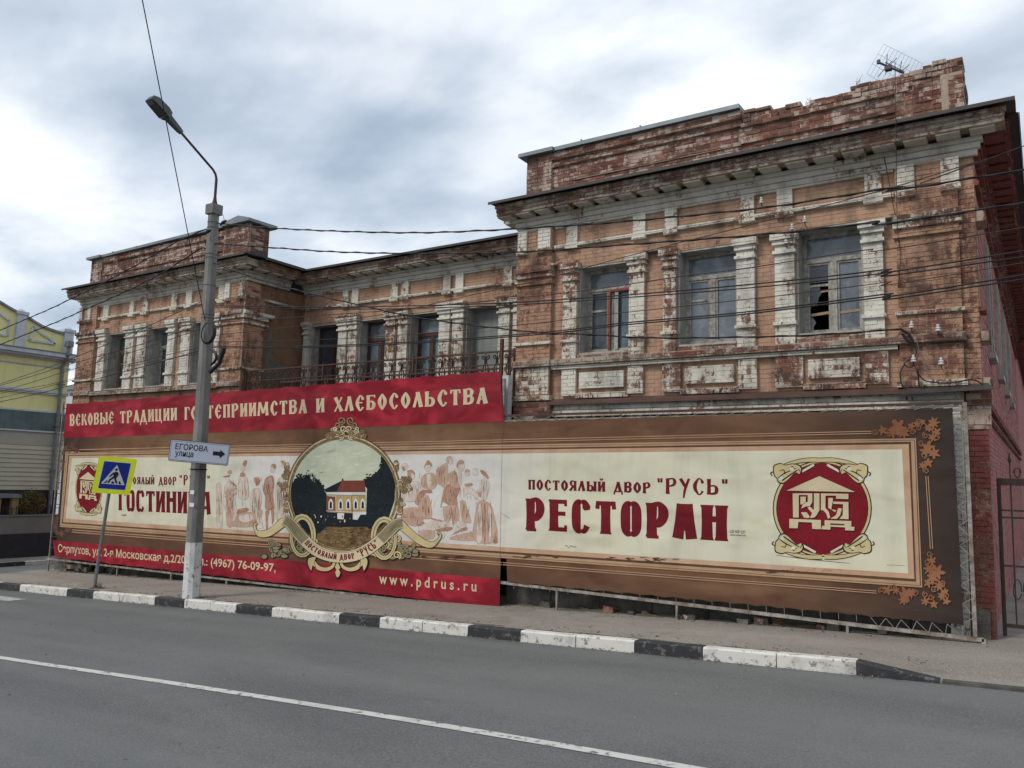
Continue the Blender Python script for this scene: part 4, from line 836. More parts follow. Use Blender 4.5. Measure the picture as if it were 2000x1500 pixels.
    if c == '"': return .34, [ln(.08, 1, .1, .72, w * .7), ln(.26, 1, .25, .72, w * .7)]
    return .34, []
def slav(art, text, TL, BL, BR, TR, mat, L, w=.17, t=.075, W=.54, gap=.14, hv=False, space=.30, hs=None, jitter=None):
    A_, B_, C_, D_ = W2(*TL), W2(*BL), W2(*BR), W2(*TR)
    H = (A_[1] - B_[1] + D_[1] - C_[1]) / 2; tot = -gap; items = []
    for i, ch in enumerate(text):
        adv, sk = glyph(ch, w, t, W, hv) if ch != ' ' else (space, [])
        items.append((tot + gap, adv, sk)); tot += gap + adv
    wd_ = math.hypot(C_[0] - B_[0], C_[1] - B_[1]); kx = 1.0 / tot
    def f(x, y):
        a = x * kx; b = y
        p0 = (B_[0] + (C_[0] - B_[0]) * a, B_[1] + (C_[1] - B_[1]) * a); p1 = (A_[0] + (D_[0] - A_[0]) * a, A_[1] + (D_[1] - A_[1]) * a)
        return (p0[0] + (p1[0] - p0[0]) * b, p0[1] + (p1[1] - p0[1]) * b)
    arts = [art]
    for i, (x0, adv, sk) in enumerate(items):
        s_ = 1.0
        if text[i] == ' ': art = Art(); arts.append(art)
        for j, q in enumerate(sk):
            art.wribbon([(x0 + x, y * s_, ww) for x, y, ww in q], mat, L + .25 * j + .03 * (i % 2), f)
    return arts
def fonttext(mb, text, mapf, mat, bold=0.0, words=None):
    """built-in font, filled flat; mapf(a,b) with a,b in 0..1 over the text's box"""
    c = bpy.data.curves.new('lettering', 'FONT'); c.body = text; c.size = 1; c.offset = bold; c.resolution_u = 4; c.fill_mode = 'FRONT'
    o = bpy.data.objects.new('lettering', c); COL.objects.link(o); dg = bpy.context.evaluated_depsgraph_get(); ev = o.evaluated_get(dg); me = ev.to_mesh()
    vs = [v.co.copy() for v in me.vertices]
    if vs:
        x0 = min(v.x for v in vs); x1 = max(v.x for v in vs); y0 = min(v.y for v in vs); y1 = max(v.y for v in vs)
        ps = sorted(me.polygons, key=lambda p: min(vs[i].x for i in p.vertices)); xm = -9
        for p in ps:
          if words and xm > -9 and min(vs[i].x for i in p.vertices) - xm > .2: mb.build('lettering', words); mb.__init__()
          xm = max(xm, max(vs[i].x for i in p.vertices)); mb.face([mapf((vs[i].x - x0) / (x1 - x0), (vs[i].y - y0) / (y1 - y0)) for i in p.vertices], mat)
    ev.to_mesh_clear(); bpy.data.objects.remove(o); bpy.data.curves.remove(c)
def quadmap(TL, BL, BR, TR, y):
    A_, B_, C_, D_ = W2(*TL), W2(*BL), W2(*BR), W2(*TR)
    def f(a, b):
        return (B_[0] * (1 - a) * (1 - b) + C_[0] * a * (1 - b) + A_[0] * (1 - a) * b + D_[0] * a * b, y, B_[1] * (1 - a) * (1 - b) + C_[1] * a * (1 - b) + A_[1] * (1 - a) * b + D_[1] * a * b)
    return f

def edge(a, b, n, sag):     # scalloped edge between lacing points, photo points
    o = []
    for i in range(n):
        for k in range(4):
            t = (i + k / 4) / n; s_ = sag * math.sin(math.pi * k / 4)
            o.append((a[0] + (b[0] - a[0]) * t + s_[0] if isinstance(s_, tuple) else a[0] + (b[0] - a[0]) * t, a[1] + (b[1] - a[1]) * t + s_))
    return o
def sheet_mesh(mb, outline, y0, mat, th=.004):
    P = [(p[0], p[1]) for p in (W2(*q) for q in outline)]
    a = sum(P[i][0] * P[(i + 1) % len(P)][1] - P[(i + 1) % len(P)][0] * P[i][1] for i in range(len(P)))
    if a < 0: P = P[::-1]
    F = [(x, y0, z) for x, z in P]; K = [(x, y0 + th, z) for x, z in P]; mb.face(F, mat); mb.face(K[::-1], mat)
    n = len(F)
    for i in range(n): mb.face([F[i], K[i], K[(i + 1) % n], F[(i + 1) % n]], mat)
BLn = thing('banner', 'wide banner with red top and bottom bands, round picture of a house and hotel lettering', 'banner', (-16.6, YB, gz(-16.6) + .35))
BRt = thing('banner', 'cream and brown restaurant banner with round red emblem at its right end', 'banner', (-4.8, YB, gz(-4.8) + .3))
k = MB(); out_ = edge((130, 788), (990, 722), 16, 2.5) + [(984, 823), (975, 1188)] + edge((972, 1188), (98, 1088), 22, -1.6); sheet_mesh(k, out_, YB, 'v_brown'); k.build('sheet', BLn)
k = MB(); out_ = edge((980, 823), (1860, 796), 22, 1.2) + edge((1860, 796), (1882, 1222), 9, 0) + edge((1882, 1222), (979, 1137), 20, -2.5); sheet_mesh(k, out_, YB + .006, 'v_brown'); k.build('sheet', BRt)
# printed frame: nested bands. corners TL,TR,BR,BL for whole picture; cut at the seam
SEAM_T, SEAM_B = (981.5, 0), (977, 0)
def lerp(a, b, t): return (a[0] + (b[0] - a[0]) * t, a[1] + (b[1] - a[1]) * t)
def cutx(a, b, x): return lerp(a, b, (x - a[0]) / (b[0] - a[0]))
rings = [('v_tan', (128, 882), (1789, 856), (1801.5, 1147.5), (117, 1029)), ('v_ringdark', (130.5, 885), (1787, 859), (1799, 1144), (119, 1026.5)), ('v_tan', (131, 885.8), (1786, 860), (1797, 1143), (119.5, 1026)), ('v_ringdark', (134, 889), (1779, 863), (1789.5, 1136), (121.5, 1022.5)), ('v_peach', (136, 890.5), (1775, 867.5), (1786, 1130.5), (123.5, 1020)), ('v_cream', (141, 895), (1762, 877.5), (1774, 1120), (129, 1013))]
aL, aR = Art(), Art()
for i, (m_, a, b, c, d) in enumerate(rings):
    t1 = cutx(a, b, 981); b1 = cutx(d, c, 977)
    aL.poly([a, t1, b1, d], m_, i * .8 + 1); aR.poly([cutx(a, b, 981.6), b, c, cutx(d, c, 977.8)], m_, i * .8 + 1)
for (a, b) in (((155, 877.5), (1702, 841.5)), ((140, 1034), (1712, 1153.5))):
    for dy in (0, 4.2):
        p, q = cutx(a, b, 980), cutx(a, b, 982); ll = 1.5
        aL.poly([(a[0], a[1] + dy), (p[0], p[1] + dy), (p[0], p[1] + dy + ll), (a[0], a[1] + dy + ll)], 'v_line', 1); aR.poly([(q[0], q[1] + dy), (b[0], b[1] + dy), (b[0], b[1] + dy + ll), (q[0], q[1] + dy + ll)], 'v_line', 1)
for dx in (0, 4.5): aR.poly([(1807.5 + dx, 930), (1809 + dx, 930), (1818 + dx, 1072), (1816.5 + dx, 1072)], 'v_line', 1)
aL.build('print_frame', BLn); aR.build('print_frame', BRt)
# red bands
a = Art(); top = edge((130, 788), (990, 722), 16, 2.5); a.poly(top + [(984, 823), (124, 856)], 'v_red', 1); a.build('red_band', BLn)
a = Art(); bot = edge((972, 1188), (98, 1088), 22, -1.6); a.poly([(103, 1055), (975, 1131)] + [(975, 1188)] + bot[1:], 'v_red', 1); a.build('red_band', BLn)
# pale picture grounds behind the engraved figures
a = Art(); aq = Art(); pass
# figures engraved in sepia
def Z(ox, oy, s): return lambda pts: [(ox + p[0] / s, oy + p[1] / s) + tuple(p[2:]) for p in pts]
ZL = Z(420, 860, 7.143); ZR = Z(740, 860, 6.82)
def E(cx, cy, rx, ry, n=10): return [(cx + rx * math.cos(2 * math.pi * i / n), cy + ry * math.sin(2 * math.pi * i / n)) for i in range(n)]
S1, S2, S3 = 'v_sep1', 'v_sep2', 'v_sep3'
figsL = [
 (S3, [(140, 620), (200, 560), (290, 620), (320, 700), (290, 830), (320, 1000), (310, 1200), (170, 1190), (150, 1000), (110, 880), (120, 740)]), (S1, [(105, 505), (215, 480), (210, 510), (150, 520)]), (S2, E(210, 445, 35, 28)), (S3, E(180, 545, 28, 35)), (S1, [(195, 550), (290, 610), (310, 660), (230, 600)]), (S2, [(130, 720), (300, 660), (300, 690), (160, 760)]), (S2, [(130, 780), (300, 730), (290, 760), (180, 830)]), (S2, [(180, 840), (240, 850), (250, 1190), (170, 1190)]),
 (S3, [(330, 500), (450, 500), (480, 760), (430, 830), (330, 800)]), (S1, [(345, 510), (365, 455), (420, 455), (430, 510)]), (S3, E(392, 400, 28, 45)), (S1, [(385, 340), (410, 285), (445, 275), (455, 310), (430, 370), (400, 350)]), (S1, [(430, 720), (460, 730), (450, 780), (415, 770)]), (S2, [(420, 620), (450, 500), (480, 760), (440, 800)]),
 (S2, E(590, 555, 48, 48)), (S1, [(545, 520), (620, 530), (635, 600), (580, 640), (560, 570)]), (S3, [(520, 680), (620, 660), (660, 800), (640, 1000), (680, 1220), (600, 1230), (520, 1000), (480, 860)]), (S1, [(320, 960), (450, 940), (480, 980), (310, 1040)]), (S2, [(280, 1090), (330, 1020), (560, 1000), (590, 1120), (520, 1210), (240, 1200)]), (S3, [(330, 1050), (520, 1020), (540, 1100), (440, 1150), (340, 1120)]), (S1, [(500, 1130), (590, 1100), (580, 1200), (540, 1210)]), (S2, [(620, 960), (670, 980), (650, 1080), (620, 1040)]),
 (S1, [(770, 480), (820, 490), (835, 620), (820, 760), (835, 900), (830, 980), (710, 980), (700, 880), (700, 780), (670, 700), (690, 560), (720, 510)]), (S2, [(745, 520), (800, 520), (810, 650), (770, 640)]), (S1, [(705, 980), (760, 970), (745, 1100), (740, 1255), (715, 1255)]), (S1, [(785, 975), (830, 975), (830, 1120), (800, 1180), (795, 1100)]), (S3, E(805, 410, 30, 48)), (S1, [(775, 380), (800, 330), (850, 330), (858, 390), (830, 400), (800, 360)]),
 (S1, [(910, 290), (960, 280), (1010, 330), (1030, 420), (990, 450), (960, 350)]), (S3, [(900, 520), (980, 470), (1010, 520), (960, 640), (900, 800), (1000, 1050), (860, 1150), (840, 800), (860, 620)]), (S3, [(20, 600), (80, 590), (100, 800), (110, 1200), (30, 1200)]), (S2, [(30, 820), (100, 830), (100, 850), (30, 845)]), (S2, [(25, 1000), (100, 1010), (100, 1025), (25, 1020)]), (S2, [(960, 420), (985, 450), (965, 470)]),
]
def etch(A_, p, c_, L):
    mx_, my_ = sum(v[0] for v in p) / len(p), sum(v[1] for v in p) / len(p); p = [(mx_ + (v[0] - mx_) * .93, my_ + (v[1] - my_) * .95) for v in p]
    A_.poly(p, c_, L, 2); q = cr_(list(p) + [p[0]], 3); rr = random.Random(int(L * 1000))
    A_.ribbon([(x, y, rr.uniform(.15, .8)) for x, y in q], S1 if c_ != S1 else 'v_sep2', L + .06, 0)
    xs_ = [v[0] for v in p]; ys_ = [v[1] for v in p]; w_, h_ = max(xs_) - min(xs_), max(ys_) - min(ys_); cx_, cy_ = (max(xs_) + min(xs_)) / 2, (max(ys_) + min(ys_)) / 2
    for _ in range(int(w_ * h_ / 40)):
        x, y = cx_ + rr.uniform(-.3, .3) * w_, cy_ + rr.uniform(-.3, .3) * h_; A_.ribbon([(x, y - h_ * .15, .3), (x + rr.uniform(-.8, .8), y, .7), (x + rr.uniform(-1, 1), y + h_ * .15, .25)], S1 if c_ == S2 else S2, L + .07, 2)
for i, (c_, p) in enumerate(figsL): etch(a, ZL(p), c_, 6.2 + (i % 12) * .12)
figsR = [
 (S3, E(350, 350, 50, 45)), (S1, [(310, 350), (345, 350), (350, 410), (320, 400)]), (S1, [(380, 400), (450, 390), (490, 440), (480, 470), (430, 430), (430, 520), (390, 500)]), (S3, E(455, 480, 32, 40)), (S3, [(400, 560), (520, 540), (600, 640), (480, 820), (300, 780)]),
 (S2, [(560, 500), (620, 440), (720, 430), (770, 480), (780, 600), (720, 660), (600, 640), (560, 560)]), (S3, [(640, 450), (705, 450), (700, 620), (650, 620)]), (S3, E(655, 365, 42, 55)), (S1, [(605, 370), (620, 320), (660, 260), (710, 310), (715, 360), (690, 330), (640, 330)]), (S1, [(470, 830), (540, 690), (620, 650), (640, 700), (560, 800), (520, 870)]), (S1, [(600, 660), (700, 660), (720, 700), (620, 700)]), (S2, [(520, 860), (640, 720), (690, 800), (720, 1030), (600, 1050), (540, 1000)]), (S1, [(600, 800), (640, 740), (650, 1000), (620, 1000)]),
 (S2, [(770, 380), (890, 300), (930, 330), (920, 600), (870, 640), (820, 600), (760, 560)]), (S2, E(945, 260, 45, 52)), (S3, [(940, 230), (990, 250), (980, 320), (940, 310)]), (S1, [(880, 310), (905, 300), (925, 420), (900, 400)]),
 (S1, [(860, 650), (930, 570), (1100, 620), (1050, 760), (1060, 880), (950, 880), (850, 820), (830, 900), (820, 880)]), (S2, [(920, 440), (1020, 400), (1060, 500), (1090, 620), (1010, 640), (930, 570)]), (S2, [(850, 880), (1060, 860), (1080, 1080), (1010, 1100), (960, 950), (940, 1080), (870, 1070)]), (S1, [(950, 900), (980, 890), (1010, 1100), (985, 1110)]), (S3, E(1100, 350, 48, 70)), (S1, [(1035, 350), (1050, 290), (1100, 255), (1150, 290), (1120, 320), (1070, 320), (1060, 380)]), (S3, [(1060, 420), (1110, 440), (1100, 600), (1060, 560)]), (S1, [(1010, 420), (1040, 440), (1060, 540), (1020, 480)]),
 (S3, E(1185, 430, 40, 50)), (S2, [(1145, 420), (1180, 385), (1220, 410), (1200, 425)]), (S3, E(1290, 420, 40, 50)), (S1, [(1255, 400), (1290, 400), (1290, 440), (1260, 440)]), (S1, [(1350, 395), (1400, 400), (1470, 480), (1465, 520), (1420, 490), (1360, 430)]), (S1, [(1150, 580), (1250, 570), (1250, 610), (1150, 615)]),
 (S2, [(1080, 800), (1150, 800), (1180, 900), (1240, 1080), (1200, 1110), (1120, 1080), (1090, 950)]), (S3, [(1120, 640), (1220, 620), (1400, 780), (1360, 810), (1200, 700), (1130, 760)]), (S3, [(1370, 520), (1440, 500), (1480, 600), (1440, 780), (1390, 800), (1330, 700)]), (S1, [(1320, 700), (1360, 690), (1370, 760), (1330, 740)]),
 (S2, [(1310, 820), (1380, 790), (1500, 850), (1560, 1050), (1590, 1360), (1260, 1350), (1280, 1000)]), (S3, [(1330, 850), (1370, 850), (1380, 1340), (1300, 1340)]), (S1, [(1400, 840), (1430, 850), (1430, 1350), (1400, 1350)]), (S3, [(1460, 860), (1500, 900), (1500, 1340), (1470, 1340)]), (S1, [(1560, 1200), (1590, 1360), (1520, 1360)]),
 (S2, [(280, 920), (500, 880), (560, 980), (600, 1060), (500, 1150), (380, 1120), (300, 1060)]), (S1, [(300, 960), (380, 1000), (360, 1040), (300, 1020)]), (S1, [(480, 1060), (600, 1080), (620, 1130), (500, 1140)]), (S1, [(420, 950), (470, 970), (450, 1010)]), (S3, [(560, 1130), (760, 1060), (960, 1090), (1010, 1160), (800, 1200), (600, 1200)]), (S1, [(760, 1190), (930, 1150), (1000, 1170), (940, 1210), (780, 1215)]), (S2, [(520, 1200), (740, 1200), (740, 1310), (560, 1310)]), (S1, [(960, 1270), (1040, 1210), (1180, 1150), (1180, 1200), (1080, 1220)]), (S2, [(960, 1290), (1250, 1220), (1270, 1340), (950, 1320)]), (S3, [(1000, 1110), (1060, 1070), (1180, 1120), (1100, 1180)]), (S1, [(690, 1030), (860, 1070), (840, 1085), (700, 1050)]),
]
for i, (c_, p) in enumerate(figsR): etch(aq, ZR(p), c_, 6.2 + (i % 14) * .11)
for i in range(90):    # engraving lines
    if i % 2: x, y = random.uniform(450, 575), random.uniform(930, 1030)
    else: x, y = random.uniform(790, 965), random.uniform(915, 1045)
    (a if i % 2 else aq).ribbon([(x, y, .5), (x + random.uniform(-3, 3), y + random.uniform(4, 9), .8), (x + random.uniform(-3, 3), y + random.uniform(10, 18), .3)], random.choice((S1, S2)), 8.0 + (i % 10) * .05, 2)
a.build('engraved_figures', BLn); aq.build('engraved_figures', BLn)
# round picture of the house
ZP = Z(500, 800, 4.4125)
a = Art(); cx, cy = 672, 964
a.poly(E(cx, cy, 103, 108, 48), 'v_psky', 9)
a.poly(ZP([(330, 900), (420, 1080), (560, 1180), (680, 1215), (830, 1215), (960, 1180), (1080, 1080), (1160, 930), (980, 960), (700, 980), (450, 960)]), 'v_pground', 9.5)
def blob(pts, n, amp, seed):
    rr = random.Random(seed); o = []
    for i in range(len(pts)):
        A_, B_ = pts[i], pts[(i + 1) % len(pts)]
        m_ = max(1, int(math.hypot(B_[0] - A_[0], B_[1] - A_[1]) / n)) if len(A_) > 2 else 1
        for k in range(m_): t = k / m_; o.append((A_[0] + (B_[0] - A_[0]) * t + (rr.uniform(-amp, amp) if m_ > 1 else 0), A_[1] + (B_[1] - A_[1]) * t + (rr.uniform(-amp, amp) if m_ > 1 else 0)))
    return o
a.poly(blob(ZP([(312, 640, 1), (360, 590, 1), (430, 580, 1), (500, 610, 1), (560, 650, 1), (590, 690), (620, 740), (620, 1000), (560, 1060), (480, 1090), (420, 1080), (350, 980), (310, 800)]), 3, 2.6, 3), 'v_ptree', 9.9)
a.poly(blob(ZP([(935, 590, 1), (1000, 570, 1), (1040, 540, 1), (1075, 500, 1), (1085, 400, 1), (1110, 400), (1170, 500), (1205, 640), (1200, 780), (1150, 930), (1080, 1010), (980, 1030), (950, 1000), (955, 700, 1)]), 3, 2.8, 5), 'v_ptree', 9.9)
for c_, p, L in (('v_ptree', [(520, 740), (620, 712), (620, 800), (440, 830), (450, 760)], 10.2), ('v_proof', [(590, 690), (745, 612), (940, 610), (950, 712), (610, 712)], 10.4), ('v_ptree', [(590, 690), (745, 612), (700, 705), (610, 712)], 10.6), ('v_cream', [(612, 712), (950, 712), (950, 722), (830, 722), (830, 745), (612, 740)], 10.8), ('v_pwallr', [(612, 745), (692, 750), (692, 880), (612, 880)], 10.6), ('v_pwall', [(692, 745), (950, 745), (950, 900), (692, 885)], 10.6), ('v_ptree', [(600, 882), (960, 895), (975, 1010), (600, 1010)], 10.4), ('v_cream', [(705, 890), (765, 893), (760, 945), (708, 942)], 11), ('v_cream', [(840, 880), (955, 880), (955, 905), (905, 905), (880, 950), (840, 945)], 11), ('v_ptree', [(745, 595), (758, 595), (758, 612), (745, 612)], 11)):
    a.poly(ZP(p), c_, L)
for x in (650, 735, 800, 865, 925):
    a.poly(ZP([(x - 20, 860), (x - 20, 800), (x - 10, 775), (x, 768), (x + 10, 775), (x + 20, 800), (x + 20, 860)]), 'v_cream', 11.2); a.poly(ZP([(x - 10, 852), (x - 10, 805), (x, 785), (x + 10, 805), (x + 10, 852)]), 'v_ptree', 11.6)
rr_ = random.Random(12)
def inpic(x, y, m_=.93): return ((x - cx) / 103) ** 2 + ((y - cy) / 108) ** 2 < m_ ** 2
printed('v_cloud1', (0.58, 0.60, 0.47), .1); printed('v_cloud2', (0.34, 0.40, 0.32), .1); printed('v_glow', (0.30, 0.17, 0.07), .2); printed('v_tree2', (0.022, 0.034, 0.028), 0)
for i in range(120):
    x, y = rr_.uniform(585, 750), rr_.uniform(865, 925); L_ = rr_.uniform(8, 26)
    if inpic(x, y, .82): a.ribbon([(x - L_ / 2, y + 2, .3), (x, y, rr_.uniform(1, 3.2)), (x + L_ / 2, y - 2, .3)], 'v_cloud1' if y > 888 + rr_.uniform(-12, 12) else rr_.choice(('v_cloud2', 'v_psky')), 9.05 + (i % 12) * .03, 3)
for i in range(520):
    if i % 2: x = rr_.uniform(571, 634); y = 931 + rr_.gauss(0, 3.0) + max(0, x - 612) * 1.0 + (8 if x < 580 else 0)
    else: x = rr_.uniform(712, 772); y = (936 if x < 738 else 936 - (x - 738) * 1.5 if x < 748 else 905 + (x - 748) * 1.6) + rr_.gauss(0, 4.5)
    if inpic(x, y, .96): leaf_ = rr_.uniform(.8, 2.4); a.poly([(x - leaf_, y), (x, y - leaf_ * .8), (x + leaf_, y + .3), (x + .2, y + leaf_ * .8)], 'v_ptree', 10.0 + (i % 10) * .02)
for i in range(160):
    x, y = rr_.choice((rr_.uniform(575, 632), rr_.uniform(720, 770))), rr_.uniform(940, 1010)
    if inpic(x, y): q_ = rr_.uniform(1, 3); a.poly([(x - q_, y), (x, y - q_ * .7), (x + q_, y + .3), (x + .2, y + q_ * .6)], 'v_tree2', 10.22 + (i % 8) * .02)
for i in range(260):
    x, y = rr_.gauss(668, 30), rr_.uniform(1028, 1066)
    if inpic(x, y, .95): q_ = rr_.uniform(1, 6) ; a.ribbon([(x - q_, y + .4, .3), (x, y, rr_.uniform(.6, 1.5)), (x + q_, y - .3, .3)], rr_.choice(('v_glow', 'v_glow', 'v_bronzed', 'v_olive', 'v_pground')) if abs(x - 650) < 34 else rr_.choice(('v_bronzed', 'v_ptree')), 9.6 + (i % 10) * .02, 2)
for i in range(40):
    rr = random.uniform; x, y = rr(560, 1000), rr(1040, 1180)
    a.poly(E(*ZP([(x, y)])[0], rr(1, 3.5), rr(.5, 1.2), 6), random.choice(('v_olive', 'v_bronzed', 'v_proof')), 10 + (i % 5) * .1)
for (x0_, y0_, x1_, y1_, m_) in ((612, 735, 950, 742, 'v_bronzed'), (612, 872, 950, 890, 'v_cream'), (692, 745, 696, 885, 'v_cream'), (830, 745, 835, 885, 'v_bronzed'), (745, 612, 757, 705, 'v_pwallr')): a.ribbon(ZP([(x0_, y0_, 5), (x1_, y1_, 5)]) and [(u, v, 1.0) for u, v, _ in ZP([(x0_, y0_, 5), (x1_, y1_, 5)])], m_, 12.0, 0)
for i in range(24): x = rr_.uniform(605, 700); a.poly(E(x, rr_.uniform(1006, 1024), rr_.uniform(.5, 1.6), rr_.uniform(1.2, 3.2), 6), rr_.choice(('v_pwall', 'v_cream', 'v_proof', 'v_bronzed', 'v_ptree')), 11.9 + i * .01)
a.build('round_picture', BLn)
# bronze rim, crest and bosses
a = Art()
def ring_px(r0, r1, ry0, m_, L, s=48): a.ribbon([(cx + r0 * math.cos(2 * math.pi * i / s + math.pi / 2), cy + ry0 * math.sin(2 * math.pi * i / s + math.pi / 2), r1) for i in range(s + 1)], m_, L, 0)
ring_px(107, 10, 111, 'v_black', 12); ring_px(107, 8.6, 111, 'v_bronze', 12.4); ring_px(105.2, 1.0, 109, 'v_bronzed', 12.8); ring_px(108.3, 1.6, 112.5, 'v_letter', 12.8); ring_px(110.5, .8, 114.5, 'v_bronzed', 12.9)
def curl(c, r, st_, sg, w_, m_, L, turns=1.4, n=16): a.ribbon([(c[0] + sg * math.cos(st_ + turns * 2 * math.pi * i / n) * r * (1 - .75 * i / n), c[1] + math.sin(st_ + turns * 2 * math.pi * i / n) * r * (1 - .75 * i / n), w_ * (1 - .4 * i / n)) for i in range(n + 1)], m_, L, 0)
def orn(c, r, seed, n=16, sx=1, sy=1):
    rr = random.Random(seed)
    for i in range(n):
        an = rr.uniform(0, 6.28); q = r * math.sqrt(rr.random()); x, y = c[0] + q * math.cos(an) * sx, c[1] + q * math.sin(an) * sy; rad = rr.uniform(2.6, 6); sg = rr.choice((-1, 1)); s0_ = rr.uniform(0, 6)
        curl((x, y), rad, s0_, sg, 3.6, 'v_bronzed', 13 + .12 * i); curl((x, y), rad, s0_, sg, 2.0, 'v_bronze' if i % 3 else 'v_letter', 13.06 + .12 * i)
for sgn in (1, -1):
    for (dx, y, r) in ((9, 822, 8), (17, 831, 6.5), (6, 838, 7), (16, 846, 7), (27, 848, 6), (10, 853, 6), (37, 851, 4.5), (22, 838, 4.5)):
        curl((672 + 5 + sgn * dx, y), r, 1.2, sgn, 4.4, 'v_bronzed', 13 + .1 * dx / 4); curl((677 + sgn * dx, y), r, 1.2, sgn, 2.6, 'v_bronze' if dx % 2 else 'v_letter', 13.1 + .1 * dx / 4)
    orn((677 + sgn * 20, 846), 11, 20 + sgn, 9, 1.4, .7)
orn((556, 944), 13, 31, 18, .8, 1.2); orn((792, 948), 13, 33, 18, .9, 1.3); orn((561, 985), 7, 35, 9, .5, 2.4); orn((783, 985), 7, 36, 9, .6, 2.4); orn((562, 915), 5, 37, 6, .6, 2.); orn((776, 910), 5, 38, 6, .8, 2.)
a.build('bronze_rim', BLn)
# scrollwork and the ribbon with the inn's name
a = Art()
def cart(c, rx, ry, a0, a1, w0, m_='v_gold', L=15, n=18):
    pts = [(c[0] + rx * math.cos(a0 + (a1 - a0) * i / n), c[1] + ry * math.sin(a0 + (a1 - a0) * i / n), w0 * (1 - .55 * i / n)) for i in range(n + 1)]
    a.ribbon(pts, 'v_black', L, 0, 1, 1.8); a.ribbon(pts, m_, L + .2, 0); a.ribbon(pts, 'v_olive', L + .3, 0, .22)
cart((592, 1047), 22, 38, -2.6, 3.3, 12); cart((752, 1052), 22, 38, 5.7, -.2, 12); cart((590, 1062), 14, 20, -1.2, 3.4, 8, 'v_olive', 14.6); cart((755, 1066), 14, 20, 4.3, -.3, 8, 'v_olive', 14.6)
for sgn in (1, -1):
    xx = 661
    pts = [(xx + sgn * 50, 1092, 6), (xx + sgn * 40, 1107, 8), (xx + sgn * 25, 1112, 7), (xx + sgn * 12, 1108, 6), (xx + sgn * 7, 1099, 5), (xx + sgn * 12, 1094, 4), (xx + sgn * 15, 1099, 2.5)]
    a.ribbon(pts, 'v_black', 15, 4, 1, 1.8); a.ribbon(pts, 'v_gold', 15.2, 4); lf = [(xx + sgn * q[0], q[1]) for q in ((40, 1085), (58, 1088), (60, 1102), (52, 1118), (49, 1105), (42, 1110), (45, 1098))]
    a.poly(lf, 'v_black', 15.5, 2); a.poly([(661 + sgn * 49 + (p[0] - 661 - sgn * 49) * .8, 1099 + (p[1] - 1099) * .82) for p in lf], 'v_gold', 15.7, 2)
    for q in range(7):
        xq, yq = 661 + sgn * random.uniform(88, 150) + 6, random.uniform(1058, 1090); pts_ = E(xq, yq, random.uniform(5, 9), random.uniform(3.5, 6), 7); a.poly(pts_, 'v_black', 14 + q * .1, 2); a.poly([(xq + (p[0] - xq) * .78, yq + (p[1] - yq) * .78) for p in pts_], 'v_olive', 14.05 + q * .1, 2)
lf = [(661, 1095), (668, 1108), (664, 1112), (668, 1120), (661, 1131), (655, 1120), (658, 1112), (654, 1106)]; a.poly(lf, 'v_black', 15.5, 2); a.poly([(661 + (p[0] - 661) * .75, 1112 + (p[1] - 1112) * .85) for p in lf], 'v_gold', 15.7, 2)
for (cx_, cy_, sg_) in ((592, 1047, 1), (752, 1052, -1)):
    for i in range(13):
        an = i * .7; x, y = cx_ + rr_.uniform(-26, 26), cy_ + rr_.uniform(-8, 34); r_q = rr_.uniform(5, 9)
        curl((x, y), r_q, an, sg_, 5.0, 'v_black', 14.0 + i * .05); curl((x, y), r_q, an, sg_, 3.4, rr_.choice(('v_gold', 'v_olive')), 14.03 + i * .05)
    for i in range(10):
        x, y = cx_ - sg_ * rr_.uniform(28, 66), cy_ + rr_.uniform(12, 38); r_q = rr_.uniform(4, 7); curl((x, y), r_q, i * .9, sg_, 4.2, 'v_black', 14.0 + i * .05); curl((x, y), r_q, i * .9, sg_, 2.9, 'v_olive', 14.03 + i * .05)
main = ZP([(250, 950, 88), (300, 980, 92), (350, 1040, 96), (430, 1130, 98), (540, 1220, 98), (680, 1266, 96), (830, 1262, 96), (960, 1210, 98), (1080, 1120, 98), (1160, 1040, 98), (1215, 990, 92), (1270, 975, 84)]); main = [(u, v, w_ / 4.4125) for u, v, w_ in main]
tl = [(u, v, w_ / 4.4125) for u, v, w_ in ZP([(250, 960, 70), (180, 1020, 62), (110, 1065, 58), (40, 1070, 50), (5, 1040, 22), (-5, 1000, 16), (8, 980, 10), (18, 992, 5)])]
tr_ = [(u, v, w_ / 4.4125) for u, v, w_ in ZP([(1250, 985, 70), (1330, 1060, 62), (1420, 1130, 60), (1510, 1165, 50), (1570, 1130, 22), (1598, 1085, 16), (1582, 1060, 10), (1570, 1078, 5)])]
for pp, mm in ((tl, 'v_gold'), (tr_, 'v_gold')): a.ribbon(pp, 'v_black', 16, 5, 1, 1.8); a.ribbon(pp, mm, 16.3, 5)
a.ribbon(main, 'v_black', 16.8, 5, 1, 2.0); a.ribbon(main, 'v_letter', 17.1, 5); a.ribbon([(u, v - w_ / 2 + 2, 1.0) for u, v, w_ in main], 'v_olive', 17.3, 5)
a.ribbon(main[:4], 'v_olive', 17.4, 5, .86); a.ribbon(main[-4:], 'v_olive', 17.4, 5, .86)
for i in range(9):
    p = cr_(main, 5); q = p[2 + i]; q2 = p[-3 - i]
    for qq in (q, q2): a.ribbon([(qq[0] + 3, qq[1] - qq[2] * .34, .5), (qq[0] - 2, qq[1] + qq[2] * .34, .7)], 'v_bronzed', 17.7, 0)
path = cr_(main, 12)[36:-37]; cum = [0]
for p, q in zip(path, path[1:]): cum.append(cum[-1] + math.hypot(q[0] - p[0], q[1] - p[1]))
